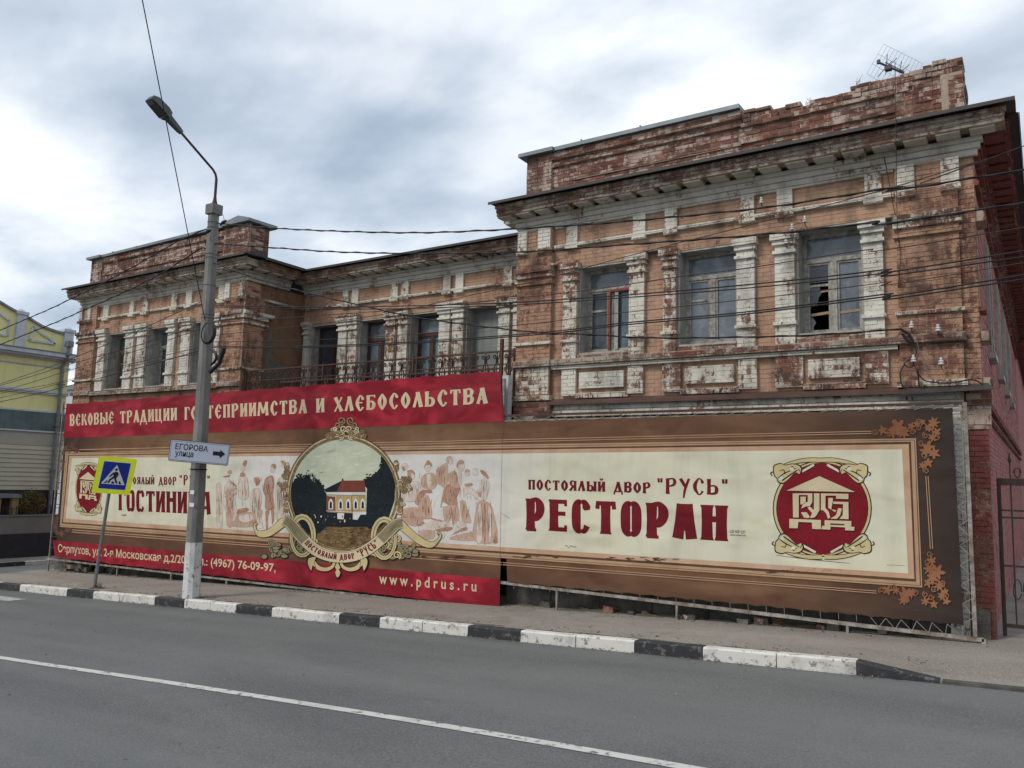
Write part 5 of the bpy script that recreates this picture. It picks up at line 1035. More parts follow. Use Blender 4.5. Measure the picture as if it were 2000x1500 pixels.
def onpath(s_):
    s_ = max(0, min(cum[-1] - 1e-4, s_)); i = max(j for j in range(len(cum) - 1) if cum[j] <= s_); t = (s_ - cum[i]) / (cum[i + 1] - cum[i]); p, q = path[i], path[i + 1]; dx, dy = q[0] - p[0], q[1] - p[1]; l = math.hypot(dx, dy)
    return p[0] + dx * t, p[1] + dy * t, dx / l, dy / l
def arc_text(text, s0_, s1_, h0, m_, L, **kk):
    tot = 0; it = []
    for ch in text:
        adv, sk = glyph(ch, kk.get('w', .2), .1, .5, False) if ch != ' ' else (.3, []); it.append((tot, sk)); tot += adv + .14
    k_ = (s1_ - s0_) / tot
    def f(x, y):
        X_, Y_, dx, dy = onpath(s0_ + x * k_); hh = (y - .5) * h0; return W2(X_ + dy * hh, Y_ - dx * hh)
    for i, (x0, sk) in enumerate(it):
        for j, q in enumerate(sk): a.wribbon([(x0 + x, y, ww) for x, y, ww in q], m_, L + .25 * j, f)
T = cum[-1]; arc_text('ПОСТОЯЛЫЙ ДВОР', T * .02, T * .66, 10.5, 'v_maroon', 18.2); arc_text('"РУСЬ"', T * .69, T * .98, 14, 'v_maroon', 18.2)
a.build('name_ribbon', BLn)
# lettering
def lettering(parent, specs):
    for text, TL, BL, BR, TR, m_, kw in specs: [q.build('lettering', parent) for q in slav(Art(), text, TL, BL, BR, TR, m_, kw.pop('L', 7), **kw)]
lettering(BLn, [
 ('ВЕКОВЫЕ ТРАДИЦИИ ГОСТЕПРИИМСТВА И ХЛЕБОСОЛЬСТВА', (137, 810), (137, 832), (952, 788), (952, 757), 'v_letter', dict(L=3, w=.18, t=.085, W=.50, gap=.15, space=.34)),
 ('ПОСТОЯЛЫЙ ДВОР', (229, 932), (229, 945), (345, 947), (345, 932), 'v_maroon', dict(w=.22, t=.10, W=.6, gap=.17, space=.5)), ('"РУСЬ"', (351, 928), (351, 946), (411, 949), (411, 929), 'v_maroon', dict(w=.17, t=.085, W=.50, gap=.18)),
 ('ГОСТИНИЦА', (232, 958), (232, 996.5), (411.5, 1005), (411.5, 961), 'v_maroon', dict(w=.30, t=.14, W=.80, gap=.16, hv=True))])
lettering(BRt, [
 ('ПОСТОЯЛЫЙ ДВОР', (1033, 937), (1033, 956), (1271, 963), (1271, 943), 'v_maroon', dict(w=.24, t=.11, W=.64, gap=.17, space=.5)), ('"РУСЬ"', (1284, 934), (1284, 963), (1422, 967), (1422, 936), 'v_maroon', dict(w=.19, t=.085, W=.60, gap=.18)),
 ('РЕСТОРАН', (1029, 973.5), (1029, 1034), (1420, 1057), (1420, 987.5), 'v_maroon', dict(w=.29, t=.13, W=.62, gap=.17, hv=True))])
k = MB(); f = quadmap((114, 1062), (114, 1083), (539, 1122), (539, 1100), YB - .008); fonttext(k, 'Серпухов, ул. 2-я Московская д.2/20, тел.: (4967) 76-09-97,', f, 'v_letter', .016, BLn); k.build('lettering', BLn)
k = MB(); f = quadmap((741, 1119), (741, 1147), (931, 1162), (931, 1135), YB - .008); fonttext(k, 'w w w . p d r u s . r u', f, 'v_letter', .018); k.build('lettering', BLn)
k = MB(); f = quadmap((1426, 1035), (1426, 1040.5), (1456, 1042), (1456, 1036.5), YB - .016); fonttext(k, 'СК КР СП', f, 'v_black'); f = quadmap((1427, 1042.5), (1427, 1046.5), (1457, 1048), (1457, 1044), YB - .016); fonttext(k, 'рам-рам.biz', f, 'v_black'); k.build('stencil', BRt)
# emblem, drawn once in photo points of the right end and mapped to the left end
ZE = Z(1480, 870, 6.25)
def emblem(f, parent, y0, det=True):
    a = Art(); yy = [0]
    def poly(pts, m_, L, sm=0):
        if sm: pts = cr_(list(pts) + [pts[0]], sm)[:-1]
        a.wpoly([f(*p) for p in pts], m_, L + y0)
    def rib(pts, m_, L, sm=4, sc_=1, add=0):
        if sm: pts = cr_(pts, sm)
        a.wribbon([(u, v, w_ * sc_ + add) for u, v, w_ in pts], m_, L + y0, f)
    poly(E(790, 770, 605, 590, 44), 'v_black', 0); poly(E(790, 770, 592, 577, 44), 'v_gold', .5); poly(E(790, 770, 562, 550, 44), 'v_black', 1); poly(E(790, 770, 552, 560, 44), 'v_logored', 1.5)
    for (sx, sy) in ((1, 1), (-1, 1), (1, -1), (-1, -1)):
        mp_ = lambda pts: [((770 + (p[0] - 770) * sx) + (0 if sy > 0 else (18 if sx > 0 else 45)), (770 + (p[1] - 770) * sy)) + tuple(p[2:]) for p in pts]
        rib(mp_([(300, 260, 34), (450, 205, 36), (620, 178, 44), (770, 180, 46)]), 'v_black', 2, 4, 1, 16); rib(mp_([(300, 260, 34), (450, 205, 36), (620, 178, 44), (770, 180, 46)]), 'v_gold', 2.4)
        rib(mp_([(540, 320, 26), (690, 235, 30)]), 'v_black', 2.6, 0, 1, 14); rib(mp_([(540, 320, 26), (690, 235, 30)]), 'v_cream', 2.9, 0)
        body = mp_([(190, 300), (200, 240), (280, 215), (340, 235), (430, 220), (520, 240), (550, 300), (525, 350), (470, 330), (380, 420), (310, 470), (250, 450), (230, 400), (200, 370)])
        cx_, cy_ = sum(p[0] for p in body) / len(body), sum(p[1] for p in body) / len(body)
        poly(body, 'v_black', 3.2, 3); poly([(cx_ + (p[0] - cx_) * .92, cy_ + (p[1] - cy_) * .90) for p in body], 'v_gold', 3.6, 3)
        for q in ([(250, 400, 10), (330, 340, 14), (470, 280, 8)], [(270, 310, 8), (320, 300, 12), (335, 350, 8)], [(300, 430, 16), (400, 360, 16), (490, 300, 12)], [(180, 370, 12), (160, 340, 12), (190, 320, 10)], [(400, 270, 8), (430, 260, 12), (450, 290, 6)], [(500, 290, 8), (520, 310, 10), (525, 340, 4)]): rib(mp_(q), 'v_black', 4.0)
        poly(mp_([(265, 390), (300, 380), (320, 400), (290, 430), (265, 425)]), 'v_pale', 4.4); poly(mp_([(395, 265), (440, 270), (450, 300), (400, 310)]), 'v_pale', 4.4)
    P = [[(355, 552), (755, 375), (1190, 568)], [(430, 585), (505, 585), (505, 880), (435, 878)], [(505, 585), (670, 585), (670, 605), (505, 605)], [(615, 605), (670, 605), (670, 690), (615, 690)], [(525, 625), (590, 625), (590, 690), (545, 720), (525, 720)], [(535, 770), (555, 720), (600, 690), (670, 690), (640, 740), (590, 745)], [(690, 585), (757, 585), (757, 790), (715, 860), (690, 880), (640, 885), (670, 820), (690, 780)], [(530, 815), (600, 815), (640, 870), (620, 888), (570, 880)], [(610, 760), (640, 745), (700, 800), (680, 840)],
         [(775, 585), (1110, 590), (1110, 655), (960, 650), (960, 612), (830, 612), (830, 760), (870, 810), (890, 880), (860, 895), (840, 830), (800, 790), (775, 790)], [(865, 640), (920, 640), (920, 680), (900, 780), (960, 790), (950, 815), (880, 770), (865, 760)], [(925, 685), (1110, 690), (1110, 720), (925, 712)], [(1045, 715), (1110, 720), (1112, 900), (1000, 895), (1040, 850)], [(985, 765), (1030, 770), (1010, 850), (970, 895), (890, 895), (960, 850)],
         [(390, 895), (775, 910), (775, 1022), (670, 1018), (665, 940), (500, 932), (492, 1010), (390, 1008)], [(820, 912), (1145, 922), (1145, 990), (1185, 995), (1180, 1040), (1070, 1035), (1070, 1000), (890, 990), (890, 1028), (782, 1022), (790, 980), (820, 980)], ]
    for i, p in enumerate(P):
        poly([(x + 10, y + 12) for x, y in p], 'v_shadow', 5 + .1 * (i % 4)); poly(p, 'v_letter', 6 + .12 * (i % 5))
    poly([(890, 950), (1060, 958), (1060, 975), (890, 968)], 'v_shadow', 7.2)
    o = a.build('emblem', parent); return o
emblem(lambda x, y: W2(*ZE([(x, y)])[0]), BRt, 7)
cA, cB, cC, cD = W2(148, 903), W2(146, 1003), W2(199, 1008), W2(203, 905)
def fl(x, y):
    a_ = (x - 160) / 1240; b_ = 1 - (y - 160) / 1215
    return (cB[0] * (1 - a_) * (1 - b_) + cC[0] * a_ * (1 - b_) + cA[0] * (1 - a_) * b_ + cD[0] * a_ * b_, cB[1] * (1 - a_) * (1 - b_) + cC[1] * a_ * (1 - b_) + cA[1] * (1 - a_) * b_ + cD[1] * a_ * b_)
emblem(fl, BLn, 7)
# corner leaves
def leafy(a, c, r, m_, L, seed, sx=1.0, rot=0.0):
    rr = random.Random(seed); n = rr.choice((5, 6, 7)); pts = []
    for i in range(n * 4):
        an = rot + 2 * math.pi * i / (n * 4); q = r * (1.0 if i % 4 == 0 else (.42 if i % 4 == 2 else .72)) * rr.uniform(.85, 1.15); pts.append((c[0] + q * math.cos(an) * sx, c[1] + q * math.sin(an)))
    a.poly(pts, m_, L)
def corner_orn(parent, spots, curls, m_, sx=1.0, seed=1):
    global aC
    aC = Art(); rr = random.Random(seed)
    for i, (x, y, r) in enumerate(spots): leafy(aC, (x, y), r * 1.45, m_, 3 + .15 * i, seed * 50 + i, sx, rr.uniform(0, 6))
    for i, (x, y, r, sg) in enumerate(curls):
        aC.ribbon([(x + sg * math.cos(1.3 * 6.28 * k / 14 + i) * r * (1 - .7 * k / 14) * sx, y + math.sin(1.3 * 6.28 * k / 14 + i) * r * (1 - .7 * k / 14), 2.2 * (1 - .4 * k / 14)) for k in range(15)], m_, 6 + .1 * i, 0)
    aC.build('corner_ornament', parent)
ZC = Z(1660, 800, 3.66)
corner_orn(BRt, [(x, y, r / 3.66) for (x, y), r in zip(ZC([(235, 150), (300, 165), (345, 125), (385, 165), (440, 120), (600, 95), (560, 130), (620, 160), (560, 270), (600, 310), (540, 300), (560, 380), (520, 400), (480, 105), (520, 90), (590, 200)]), (26, 30, 50, 34, 22, 32, 24, 24, 36, 34, 30, 26, 22, 20, 18, 24))],
    [(x, y, 6, s_) for (x, y), s_ in zip(ZC([(180, 160), (275, 165), (400, 150), (450, 160), (490, 130), (540, 185), (580, 130), (510, 240), (530, 330), (545, 440), (490, 90), (620, 200)]), (1, -1, 1, -1, 1, -1, 1, 1, -1, 1, -1, 1))], 'v_orange', 1, 2)
corner_orn(BRt, [(x, y, r / 3.66) for (x, y), r in zip(ZC([(585, 1080), (570, 1140), (620, 1160), (590, 1200), (270, 1290), (330, 1290), (400, 1320), (385, 1360), (440, 1310), (540, 1370), (600, 1390), (660, 1330), (690, 1370), (640, 1260), (560, 1240), (680, 1300)]), (26, 34, 46, 36, 26, 22, 40, 30, 28, 26, 24, 26, 22, 30, 24, 20))],
    [(x, y, 6, s_) for (x, y), s_ in zip(ZC([(570, 1030), (550, 1090), (225, 1290), (310, 1270), (470, 1310), (540, 1320), (580, 1340), (600, 1280), (660, 1240), (690, 1330)]), (1, -1, 1, -1, 1, -1, 1, 1, -1, 1))], 'v_orange', 1, 3)
corner_orn(BLn, [(130, 876, 5), (143, 873, 6), (149, 879, 5), (124, 885, 4.5), (124, 900, 4.5), (122, 915, 4), (136, 880, 4)], [(150, 881, 3, 1), (123, 908, 3, -1)], 'v_faded', .8, 4)
corner_orn(BLn, [(112, 1040, 5), (121, 1042, 6), (131, 1036, 5), (110, 1028, 4.5), (112, 1012, 4), (136, 1034, 3.5)], [(138, 1033, 3, 1), (112, 1020, 3, -1)], 'v_faded', .8, 5)
# scuffs and scrawls on the vinyl
a = Art(); b_ = Art()
for i in range(46):
    rr = random.uniform
    if i < 14: x, y = rr(820, 920), rr(1086, 1090)
    elif i < 24: x, y = rr(1000, 1080), rr(1084, 1088)
    elif i < 40: x, y = rr(1168, 1325), rr(1088, 1098) ; y = 1090 + (x - 1168) * .03 + rr(-4, 3)
    else: x, y = rr(1485, 1535), rr(1113, 1118)
    (a if x < 975 else b_).ribbon([(x, y, .5), (x + rr(3, 9), y + rr(-1.5, 2), rr(.8, 2.0)), (x + rr(10, 16), y + rr(-1, 2), .4)], random.choice(('v_black', 'v_bronzed', 'v_ringdark')), 9.2 + (i % 9) * .1, 2)
for (x, y, w_) in ((1104, 1067, 22), (315, 1043, 12), (238, 1006, 10)):
    for j in range(5): (a if x < 975 else b_).ribbon([(x + j * w_ / 5, y + random.uniform(-2, 2), .6), (x + (j + 1) * w_ / 5, y + random.uniform(-2, 3), 1.0)], 'v_black', 9.3 + j * .1, 0)
b_.ribbon([(1516, 1084, .6), (1580, 1092, .9), (1660, 1100, .5)], 'v_black', 9, 3); b_.ribbon([(978, 1001, .4), (996, 1012, .8)], 'v_sep1', 9, 0); b_.ribbon([(1732, 1103, .6), (1766, 1104, .6)], 'v_olive', 9, 0)
for i in range(30): x = random.uniform(1540, 1640); b_.ribbon([(x, 984 - 870 + 1000 + random.uniform(-3, 3), .6), (x + 8, 1112 + random.uniform(-3, 3), .9)], 'v_sep1', 9.5 + (i % 5) * .1, 0) if i < 9 else None
a.build('scuff_mark', BLn); b_.build('scuff_mark', BRt)

# ------------------------------------------------------------------ steel frame carrying the sheets
F = thing('steel_scaffold', 'rusty white painted steel tube frame carrying both banners along the facade', 'frame', (-12.7, YB + .08, gz(-12.7)))
def fb(name, a, b, w_=.045, m_='frame_steel'): k = MB(); k.bar(a, b, w_, w_, m_); return k.build(name, F)
yf = YB + .05
def P3(u, v, y=yf): return py(u, v, y)
bl, bm = P3(92, 1091), P3(972, 1193); fb('rail', bl, bm); br0, br1 = P3(975, 1137), P3(1922, 1250); fb('rail', br0, br1, .05)
tr0, tr1 = P3(985, 812), P3(1884, 787); fb('rail', tr0, tr1, .04, 'rust_iron'); fb('rail', (tr0[0], yf, tr0[2] - .10), (tr1[0], yf, tr1[2] - .10), .035)
fb('post', P3(1884, 786), P3(1905, 1245), .05); fb('post', P3(1875, 786), P3(1882, 840), .03); fb('post', P3(1922, 1248), P3(1922, 1262), .05)
for (u, v0) in ((230, 1105), (335, 1118), (443, 1131), (580, 1147), (1088, 1150), (1322, 1178), (1655, 1218)):
    p = P3(u, v0); fb('leg', p, (p[0], p[1], gz(p[0]) - .03), .035)
for u in (670, 855): p = P3(u, 1150 + (u - 580) * .118); fb('leg', p, (p[0], p[1] + .3, gz(p[0]) - .03), .03)
p = P3(972, 1186); fb('post', (p[0], yf, 3.9), (p[0], yf, gz(p[0]) - .03), .05)
# ladder-like end truss on the left
pt, pb = P3(120, 786), P3(88, 1116)
fb('post', (-24.80, yf, 3.95), (-24.80, yf, gz(-24.8) - .03), .035); fb('post', (-24.80, yf + .42, 3.95), (-24.80, yf + .42, gz(-24.8) - .03), .035)
z = gz(-24.8) + .35
while z < 3.9: fb('rung', (-24.80, yf + .02, z), (-24.80, yf + .40, z), .022); z += .32
for x in (-24.6, -20, -15.5, -11, -8.9, -6, -3.5, -1.2):
    yb_ = YW if (x < XL1 or x > XR0) else YC
    for z in (2.9,): fb('tie', (x, yf + .02, z), (x, yb_, z), .03, 'rust_iron')
# cord lacing along the edges of the sheets
k = MB()
def lace(a, b, c, d, n):
    for i in range(n):
        t0, t1, t2 = i / n, (i + .5) / n, (i + 1) / n; A_ = lerp(a, b, t0); Bq = lerp(c, d, t1); C_ = lerp(a, b, t2)
        for p, q in ((A_, Bq), (Bq, C_)): k.tube([py(*p, YB - .012), py(*q, YB + .02)], .004, 'rope', 4, False)
lace((1861, 800), (1881, 1218), (1887, 800), (1906, 1225), 11); lace((984, 824), (1858, 798), (984, 814), (1880, 789), 24); lace((1700, 1205), (1880, 1221), (1700, 1223), (1895, 1246), 6)
for i in range(26): t = (i + .5) / 26; A_ = lerp((98, 1087), (970, 1186), t); k.tube([py(A_[0], A_[1], YB - .01), py(A_[0] + 1, A_[1] + 7, YB + .01)], .004, 'rope', 4, False)
for i in range(20): t = (i + .5) / 20; A_ = lerp((985, 1137), (1690, 1203), t); k.tube([py(A_[0], A_[1] - 1, YB - .01), py(A_[0] + 1, A_[1] + 12, YB + .01)], .004, 'rope', 4, False)
k.build('lacing', F, kind='stuff')
# rubble and cement blocks at the foot
k = MB()
for i in range(60):
    x = random.uniform(-24.6, -21.5) if i < 34 else random.uniform(-8.6, -1); y = random.uniform(12.9, 13.15); s_ = random.uniform(.03, .13); z = gz(x) + s_ * .3 + (random.uniform(0, .25) if i < 34 else 0)
    v = [(x + random.uniform(.6, 1) * s_ * q[0], y + random.uniform(.6, 1) * s_ * q[1], z + random.uniform(.5, 1) * s_ * q[2] * .7) for q in ((-1, -1, -1), (1, -1, -1), (1, 1, -1), (-1, 1, -1), (-1, -1, 1), (1, -1, 1), (1, 1, 1), (-1, 1, 1))]
    k.hexa(v, random.choice(('plinth', 'bare', 'cement')))
k.build('rubble', kind='stuff')

# ------------------------------------------------------------------ lamp post
bx, by = -14.95, 10.68; zb = gz(bx); tx, tz = -15.13, 7.62
L = thing('street_lamp', 'tall leaning concrete lamp post with white painted foot and long bent arm', 'street lamp', (bx, by, zb))
k = MB()
def psec(t): x = bx + (tx - bx) * t; z = zb + (tz - zb) * t; h = .155 - .055 * t; c = h * .45; return [(x + a_, by + b2, z) for a_, b2 in ((-h + c, -h), (h - c, -h), (h, -h + c), (h, h - c), (h - c, h), (-h + c, h), (-h, h - c), (-h, -h + c))]
def pseg(t0, t1, n, m_):
    for i in range(n):
        A_, C_ = psec(t0 + (t1 - t0) * i / n), psec(t0 + (t1 - t0) * (i + 1) / n)
        for j in range(8): k.face([A_[j], A_[(j + 1) % 8], C_[(j + 1) % 8], C_[j]], m_)
pseg(-.02, .138, 2, 'whitewash'); pseg(.138, 1, 8, 'concrete'); k.face(psec(1), 'concrete'); k.build('pole', L)
k = MB(); k.box((tx - .13, by - .13, tz - .02), (tx + .13, by + .13, tz + .20), 'concrete'); k.lathe((tx, by, tz + .2), [(.07, 0), (.04, .12), (.03, .2)], 'rust_iron', 8); k.build('pole_cap', L)
arm = [(tx, by, tz + .1), (tx, by, tz + .80), (tx, by - .03, tz + .90), (tx, by - .10, tz + .98), (tx + .0, by - 1.0, tz + 1.55)]
k = MB(); k.tube(arm[:2], .03, 'rust_iron', 8); k.tube(arm[1:], .026, 'rust_iron', 8); k.build('arm', L)
# lamp head: shallow tapering housing with a bowl underneath
hd = Vector((0, -.86, .50)).normalized(); sd_ = Vector((1, 0, 0)); up_ = sd_.cross(hd) * -1
if up_.z < 0: up_ = -up_
a0 = Vector(arm[-1])
def hp(l, s_, u_): return tuple(a0 + hd * l + sd_ * s_ + up_ * u_)
k = MB(); secs = [(-.08, .045, -.03, .04), (.0, .06, -.04, .05), (.30, .075, -.045, .075), (.34, .13, -.05, .11), (.45, .15, -.05, .13), (.72, .15, -.05, .115), (.82, .12, -.05, .06)]
for (l0, w0, b0, t0), (l1, w1, b1, t1) in zip(secs, secs[1:]):
    for q in (((-w0, b0), (w0, b0), (w1, b1), (-w1, b1)), ((w0, b0), (w0 * .8, t0), (w1 * .8, t1), (w1, b1)), ((w0 * .8, t0), (-w0 * .8, t0), (-w1 * .8, t1), (w1 * .8, t1)), ((-w0 * .8, t0), (-w0, b0), (-w1, b1), (-w1 * .8, t1))): k.face([hp(l0, *q[0]), hp(l0, *q[1]), hp(l1, *q[2]), hp(l1, *q[3])], 'lamp_grey')
k.face([hp(.82, -.12, -.05), hp(.82, .12, -.05), hp(.82, .096, .06), hp(.82, -.096, .06)], 'lamp_grey'); k.face([hp(-.08, -.045, -.03), hp(-.08, .045, -.03), hp(-.08, .036, .04), hp(-.08, -.036, .04)], 'lamp_grey')
hh = k.build('lamp_head', L)
k = MB(); k.hexa([hp(.36, -.13, -.051), hp(.36, .13, -.051), hp(.80, .11, -.051), hp(.80, -.11, -.051), hp(.42, -.09, -.11), hp(.42, .09, -.11), hp(.72, .08, -.10), hp(.72, -.08, -.10)], 'lamp_dark'); k.build('lens', hh)
def ppos(z): t = (z - zb) / (tz - zb); return (bx + (tx - bx) * t, .155 - .055 * t)
for z in (7.42, 7.30, 6.7, 6.62, 6.0, 5.35, 5.28, 2.35, 2.0):
    x, h = ppos(z); k = MB(); h += .006; m_ = 'galv' if z > 3 else 'cable_black'; k.tube([(x - h, by - h * .55, z), (x - h * .55, by - h, z), (x + h * .55, by - h, z), (x + h, by - h * .55, z), (x + h, by + h * .55, z), (x + h * .55, by + h, z), (x - h * .55, by + h, z), (x - h, by + h * .55, z), (x - h, by - h * .55, z)], .008 if z > 3 else .014, m_, 5, False); k.build('strap', L)
for (u, v, r) in ((406, 452, .055), (436, 434, .045)): k = MB(); c = py(u, v, by - .2); k.tube([(c[0] - .1, c[1], c[2] - .05), c, (c[0] + .1, c[1], c[2] + .02)], [.02, r * .8, .02], 'cable_black', 7); k.build('cable_clamp', L)
# coil and cable stump at the pole
k = MB(); c = py(405, 650, by - .2)
for q in range(4): k.tube([(c[0] + (.17 + .012 * q) * math.cos(a_ / 18 * 6.2832) * 1.2, c[1] + .01 * q, c[2] + (.21 + .01 * q) * math.sin(a_ / 18 * 6.2832)) for a_ in range(19)], .013, 'cable_black', 5, False)
k.build('cable_coil', L)
k = MB(); k.tube(cr_([py(u, v, by - .15) for u, v in ((411, 680), (422, 692), (420, 705), (412, 712))], 4), .03, 'cable_black', 6); k.tube([py(438, 680, by - .15), py(428, 710, by - .15), py(410, 727, by - .15)], .045, 'cable_black', 6); k.tube(cr_([py(u, v, by - .12) for u, v in ((424, 600), (432, 612), (428, 625), (424, 640))], 4), .008, 'cable_brown', 4); k.tube(cr_([py(u, v, by - .12) for u, v in ((418, 405), (434, 418), (437, 432), (426, 440))], 5), .006, 'cable_black', 4); k.build('cable_stump', L)
k = MB()
for (z, w_) in ((1.48, .1), (1.22, .12)):
    x, h = ppos(z); k.box((x - .04, by - h - .004, z), (x + w_, by - h - .001, z + .08), 'sign_white')
k.build('paper_scrap', L)

# ------------------------------------------------------------------ street name sign and crossing sign
def signbasis(base, yaw_extra=0.0):
    d = Vector((base[0], base[1], 0)).normalized(); r = Vector((d.y, -d.x, 0)); return r, d    # right vector seen from the street, away vector
def rrect(w_, h_, r, n=4):
    o = []
    for cx_, cy_, a0_ in ((w_ / 2 - r, h_ / 2 - r, 0), (-w_ / 2 + r, h_ / 2 - r, 90), (-w_ / 2 + r, -h_ / 2 + r, 180), (w_ / 2 - r, -h_ / 2 + r, 270)):
        for i in range(n + 1): an = R(a0_ + 90 * i / n); o.append((cx_ + r * math.cos(an), cy_ + r * math.sin(an)))
    return o
def plate(mb, pts, c, ex, ez, nrm, y0, th, mat):
    f = lambda p, o_: tuple(Vector(c) + ex * p[0] + ez * p[1] - nrm * o_)
    A_ = [f(p, y0) for p in pts]; K = [f(p, y0 - th) for p in pts]; mb.face(A_, mat); mb.face(K[::-1], mat)
    for i in range(len(pts)): mb.face([A_[i], K[i], K[(i + 1) % len(pts)], A_[(i + 1) % len(pts)]], mat)
base = py(390, 884, by - .30); r_, d_ = signbasis(base); ang = R(-3.2)
ex = (r_ * math.cos(ang) + Vector((0, 0, 1)) * math.sin(ang)).normalized(); ez = ex.cross(d_ * -1); ez = (ez if ez.z > 0 else -ez).normalized(); nr = d_
dist = math.hypot(base[0], base[1]); pxm = math.sqrt(base[0] ** 2 + base[1] ** 2) * .82 / 1573
# metres per photo point at the sign
depth = sum(AX[i][2] * (base[i] - (CH if i == 2 else 0)) for i in range(3)); mpx = depth / 1573
SN = thing('street_name_sign', 'white street name plate with black arrow strapped to the lamp post', 'sign', (bx, by - .2, base[2] - .2))
k = MB(); k_w, k_h = 110 * mpx * 1.0, 42 * mpx; plate(k, rrect(k_w, k_h, .04), base, ex, ez, nr, 0, .012, 'navy'); plate(k, rrect(k_w * .985, k_h * .95, .035), base, ex, ez, nr, .003, .002, 'white_sign'); plate(k, rrect(k_w * .955, k_h * .87, .03), base, ex, ez, nr, .0055, .002, 'navy'); plate(k, rrect(k_w * .945, k_h * .84, .028), base, ex, ez, nr, .008, .002, 'white_sign')
pl = k.build('plate', SN)
k = MB()
def on(a_, b2, off=.0105): return tuple(Vector(base) + ex * a_ + ez * b2 - nr * off)
fonttext(k, 'ЕГОРОВА', lambda a_, b2: on(-k_w * .41 + a_ * k_w * .54, k_h * .06 + b2 * k_h * .28), 'ink', .014)
fonttext(k, 'улица', lambda a_, b2: on(-k_w * .40 + a_ * k_w * .30, -k_h * .32 + b2 * k_h * .30), 'ink', .014)
k.face([on(*p) for p in ((k_w * .22, -k_h * .07), (k_w * .34, -k_h * .07), (k_w * .34, -k_h * .19), (k_w * .43, k_h * .03), (k_w * .34, k_h * .22), (k_w * .34, k_h * .12), (k_w * .22, k_h * .12))], 'ink'); k.build('lettering', SN)
k = MB(); k.tube([(bx - .0, by - .14, base[2] + .12), on(0, .12, -.01)], .012, 'galv', 5); k.tube([(bx - .0, by - .14, base[2] - .12), on(0, -.12, -.01)], .012, 'galv', 5); k.build('bracket', SN)
# crossing sign
foot = (-18.66, 10.72, gz(-18.66)); topc = py(224, 929, 10.62)
CSg = thing('crossing_sign', 'pedestrian crossing sign with bright yellow border on a leaning grey post', 'sign', foot)
k = MB(); p1 = py(222, 905, 10.74); k.tube([(foot[0], foot[1], foot[2] - .05), p1], .038, 'galv', 10); k.build('post', CSg)
r_, d_ = signbasis(topc); depth = sum(AX[i][2] * (topc[i] - (CH if i == 2 else 0)) for i in range(3)); m2 = depth / 1573
rotz = Matrix.Rotation(R(8), 3, 'Z'); r_ = rotz @ r_; d_ = rotz @ d_
ang = R(-3.5); ez = Vector((0, 0, 1)) * math.cos(R(7.2)) + r_ * math.sin(R(7.2)); ex = r_ * math.cos(ang) + Vector((0, 0, 1)) * math.sin(ang); nr = d_
S_ = 68 * m2; k = MB(); plate(k, rrect(S_ * 1.0, S_ * 1.04, .03), topc, ex, ez, nr, 0, .03, 'ink'); pb_ = k.build('back_plate', CSg)
k = MB(); plate(k, rrect(S_ * 1.0, S_ * 1.04, .03), topc, ex, ez, nr, .002, .0015, 'sign_yellow'); plate(k, rrect(S_ * .73, S_ * .80, .025), topc, ex, ez, nr, .004, .0015, 'sign_white'); plate(k, rrect(S_ * .70, S_ * .77, .022), topc, ex, ez, nr, .006, .0015, 'sign_blue')
def tr(pts): return [(x * S_, y * S_) for x, y in pts]
plate(k, tr([(-.31, -.25), (.31, -.25), (0, .31)]), topc, ex, ez, nr, .008, .0015, 'sign_white')
for p in ([(-.25, -.23), (-.19, -.23), (-.14, -.15), (-.18, -.15)], [(-.05, -.23), (.03, -.23), (.02, -.17), (-.04, -.17)], [(.15, -.23), (.22, -.23), (.17, -.15), (.13, -.15)], [(-.05, .07), (.0, .12), (.07, .10), (.04, -.04), (-.03, -.03)], [(.04, .09), (.07, .10), (.10, .04), (.07, -.05), (.04, -.05), (.06, .03)], [(-.04, .08), (-.06, .09), (-.14, -.03), (-.12, -.06), (-.05, .02)], [(-.03, -.02), (.03, -.02), (-.02, -.10), (-.08, -.14), (-.10, -.22), (-.15, -.22), (-.12, -.11)], [(-.01, -.02), (.05, -.02), (.06, -.10), (.12, -.22), (.07, -.22), (.01, -.11)]): plate(k, tr(p), topc, ex, ez, nr, .010, .0015, 'ink')
plate(k, tr([(.01 + .038 * math.cos(i * .6283), .175 + .038 * math.sin(i * .6283)) for i in range(10)]), topc, ex, ez, nr, .010, .0015, 'ink'); k.build('sign_face', CSg)

# ------------------------------------------------------------------ overhead cables
def cable(pts, r, mat, label, Y=by, ext=(), twist=False, y1=None):
    n = len(pts); w3 = []
    for i, (u, v) in enumerate(pts):
        yy = Y if y1 is None else Y + (y1 - Y) * i / (n - 1); w3.append(py(u, v, yy))
    a_, b2 = Vector(w3[-2]), Vector(w3[-1])
    if 'r' in ext: w3.append(tuple(b2 + (b2 - a_).normalized() * 14 + Vector((0, 0, .5))))
    if 'l' in ext: w3.append(tuple(b2 + (b2 - a_).normalized() * 18 + Vector((0, 0, .2))))
    P = cr_(w3, 7); k = MB()
    k.tube(P, r, mat, 6)
    if twist:
        q = []; Pd = cr_(w3, 40); s_ = 0
        for i, p in enumerate(Pd):
            if i: s_ += (Vector(p) - Vector(Pd[i - 1])).length
            q.append((p[0], p[1] + math.cos(s_ * 9) * r * 1.1, p[2] + math.sin(s_ * 9) * r * 1.1))
        k.tube(q, r * .75, mat, 5)
    o = k.build('overhead_cable', None, True); tag(o, label, 'cable', 'overhead cables crossing the facade'); return o
cable([(424, 436), (534, 445.5), (660, 451.5), (810, 454.5), (950, 450), (1087, 442), (1225, 432), (1400, 415.5), (1520, 402), (1748, 366), (2000, 331.5)], .012, 'cable_black', 'thick twisted cable, the highest of those running right from the lamp post', ext='r', twist=True)
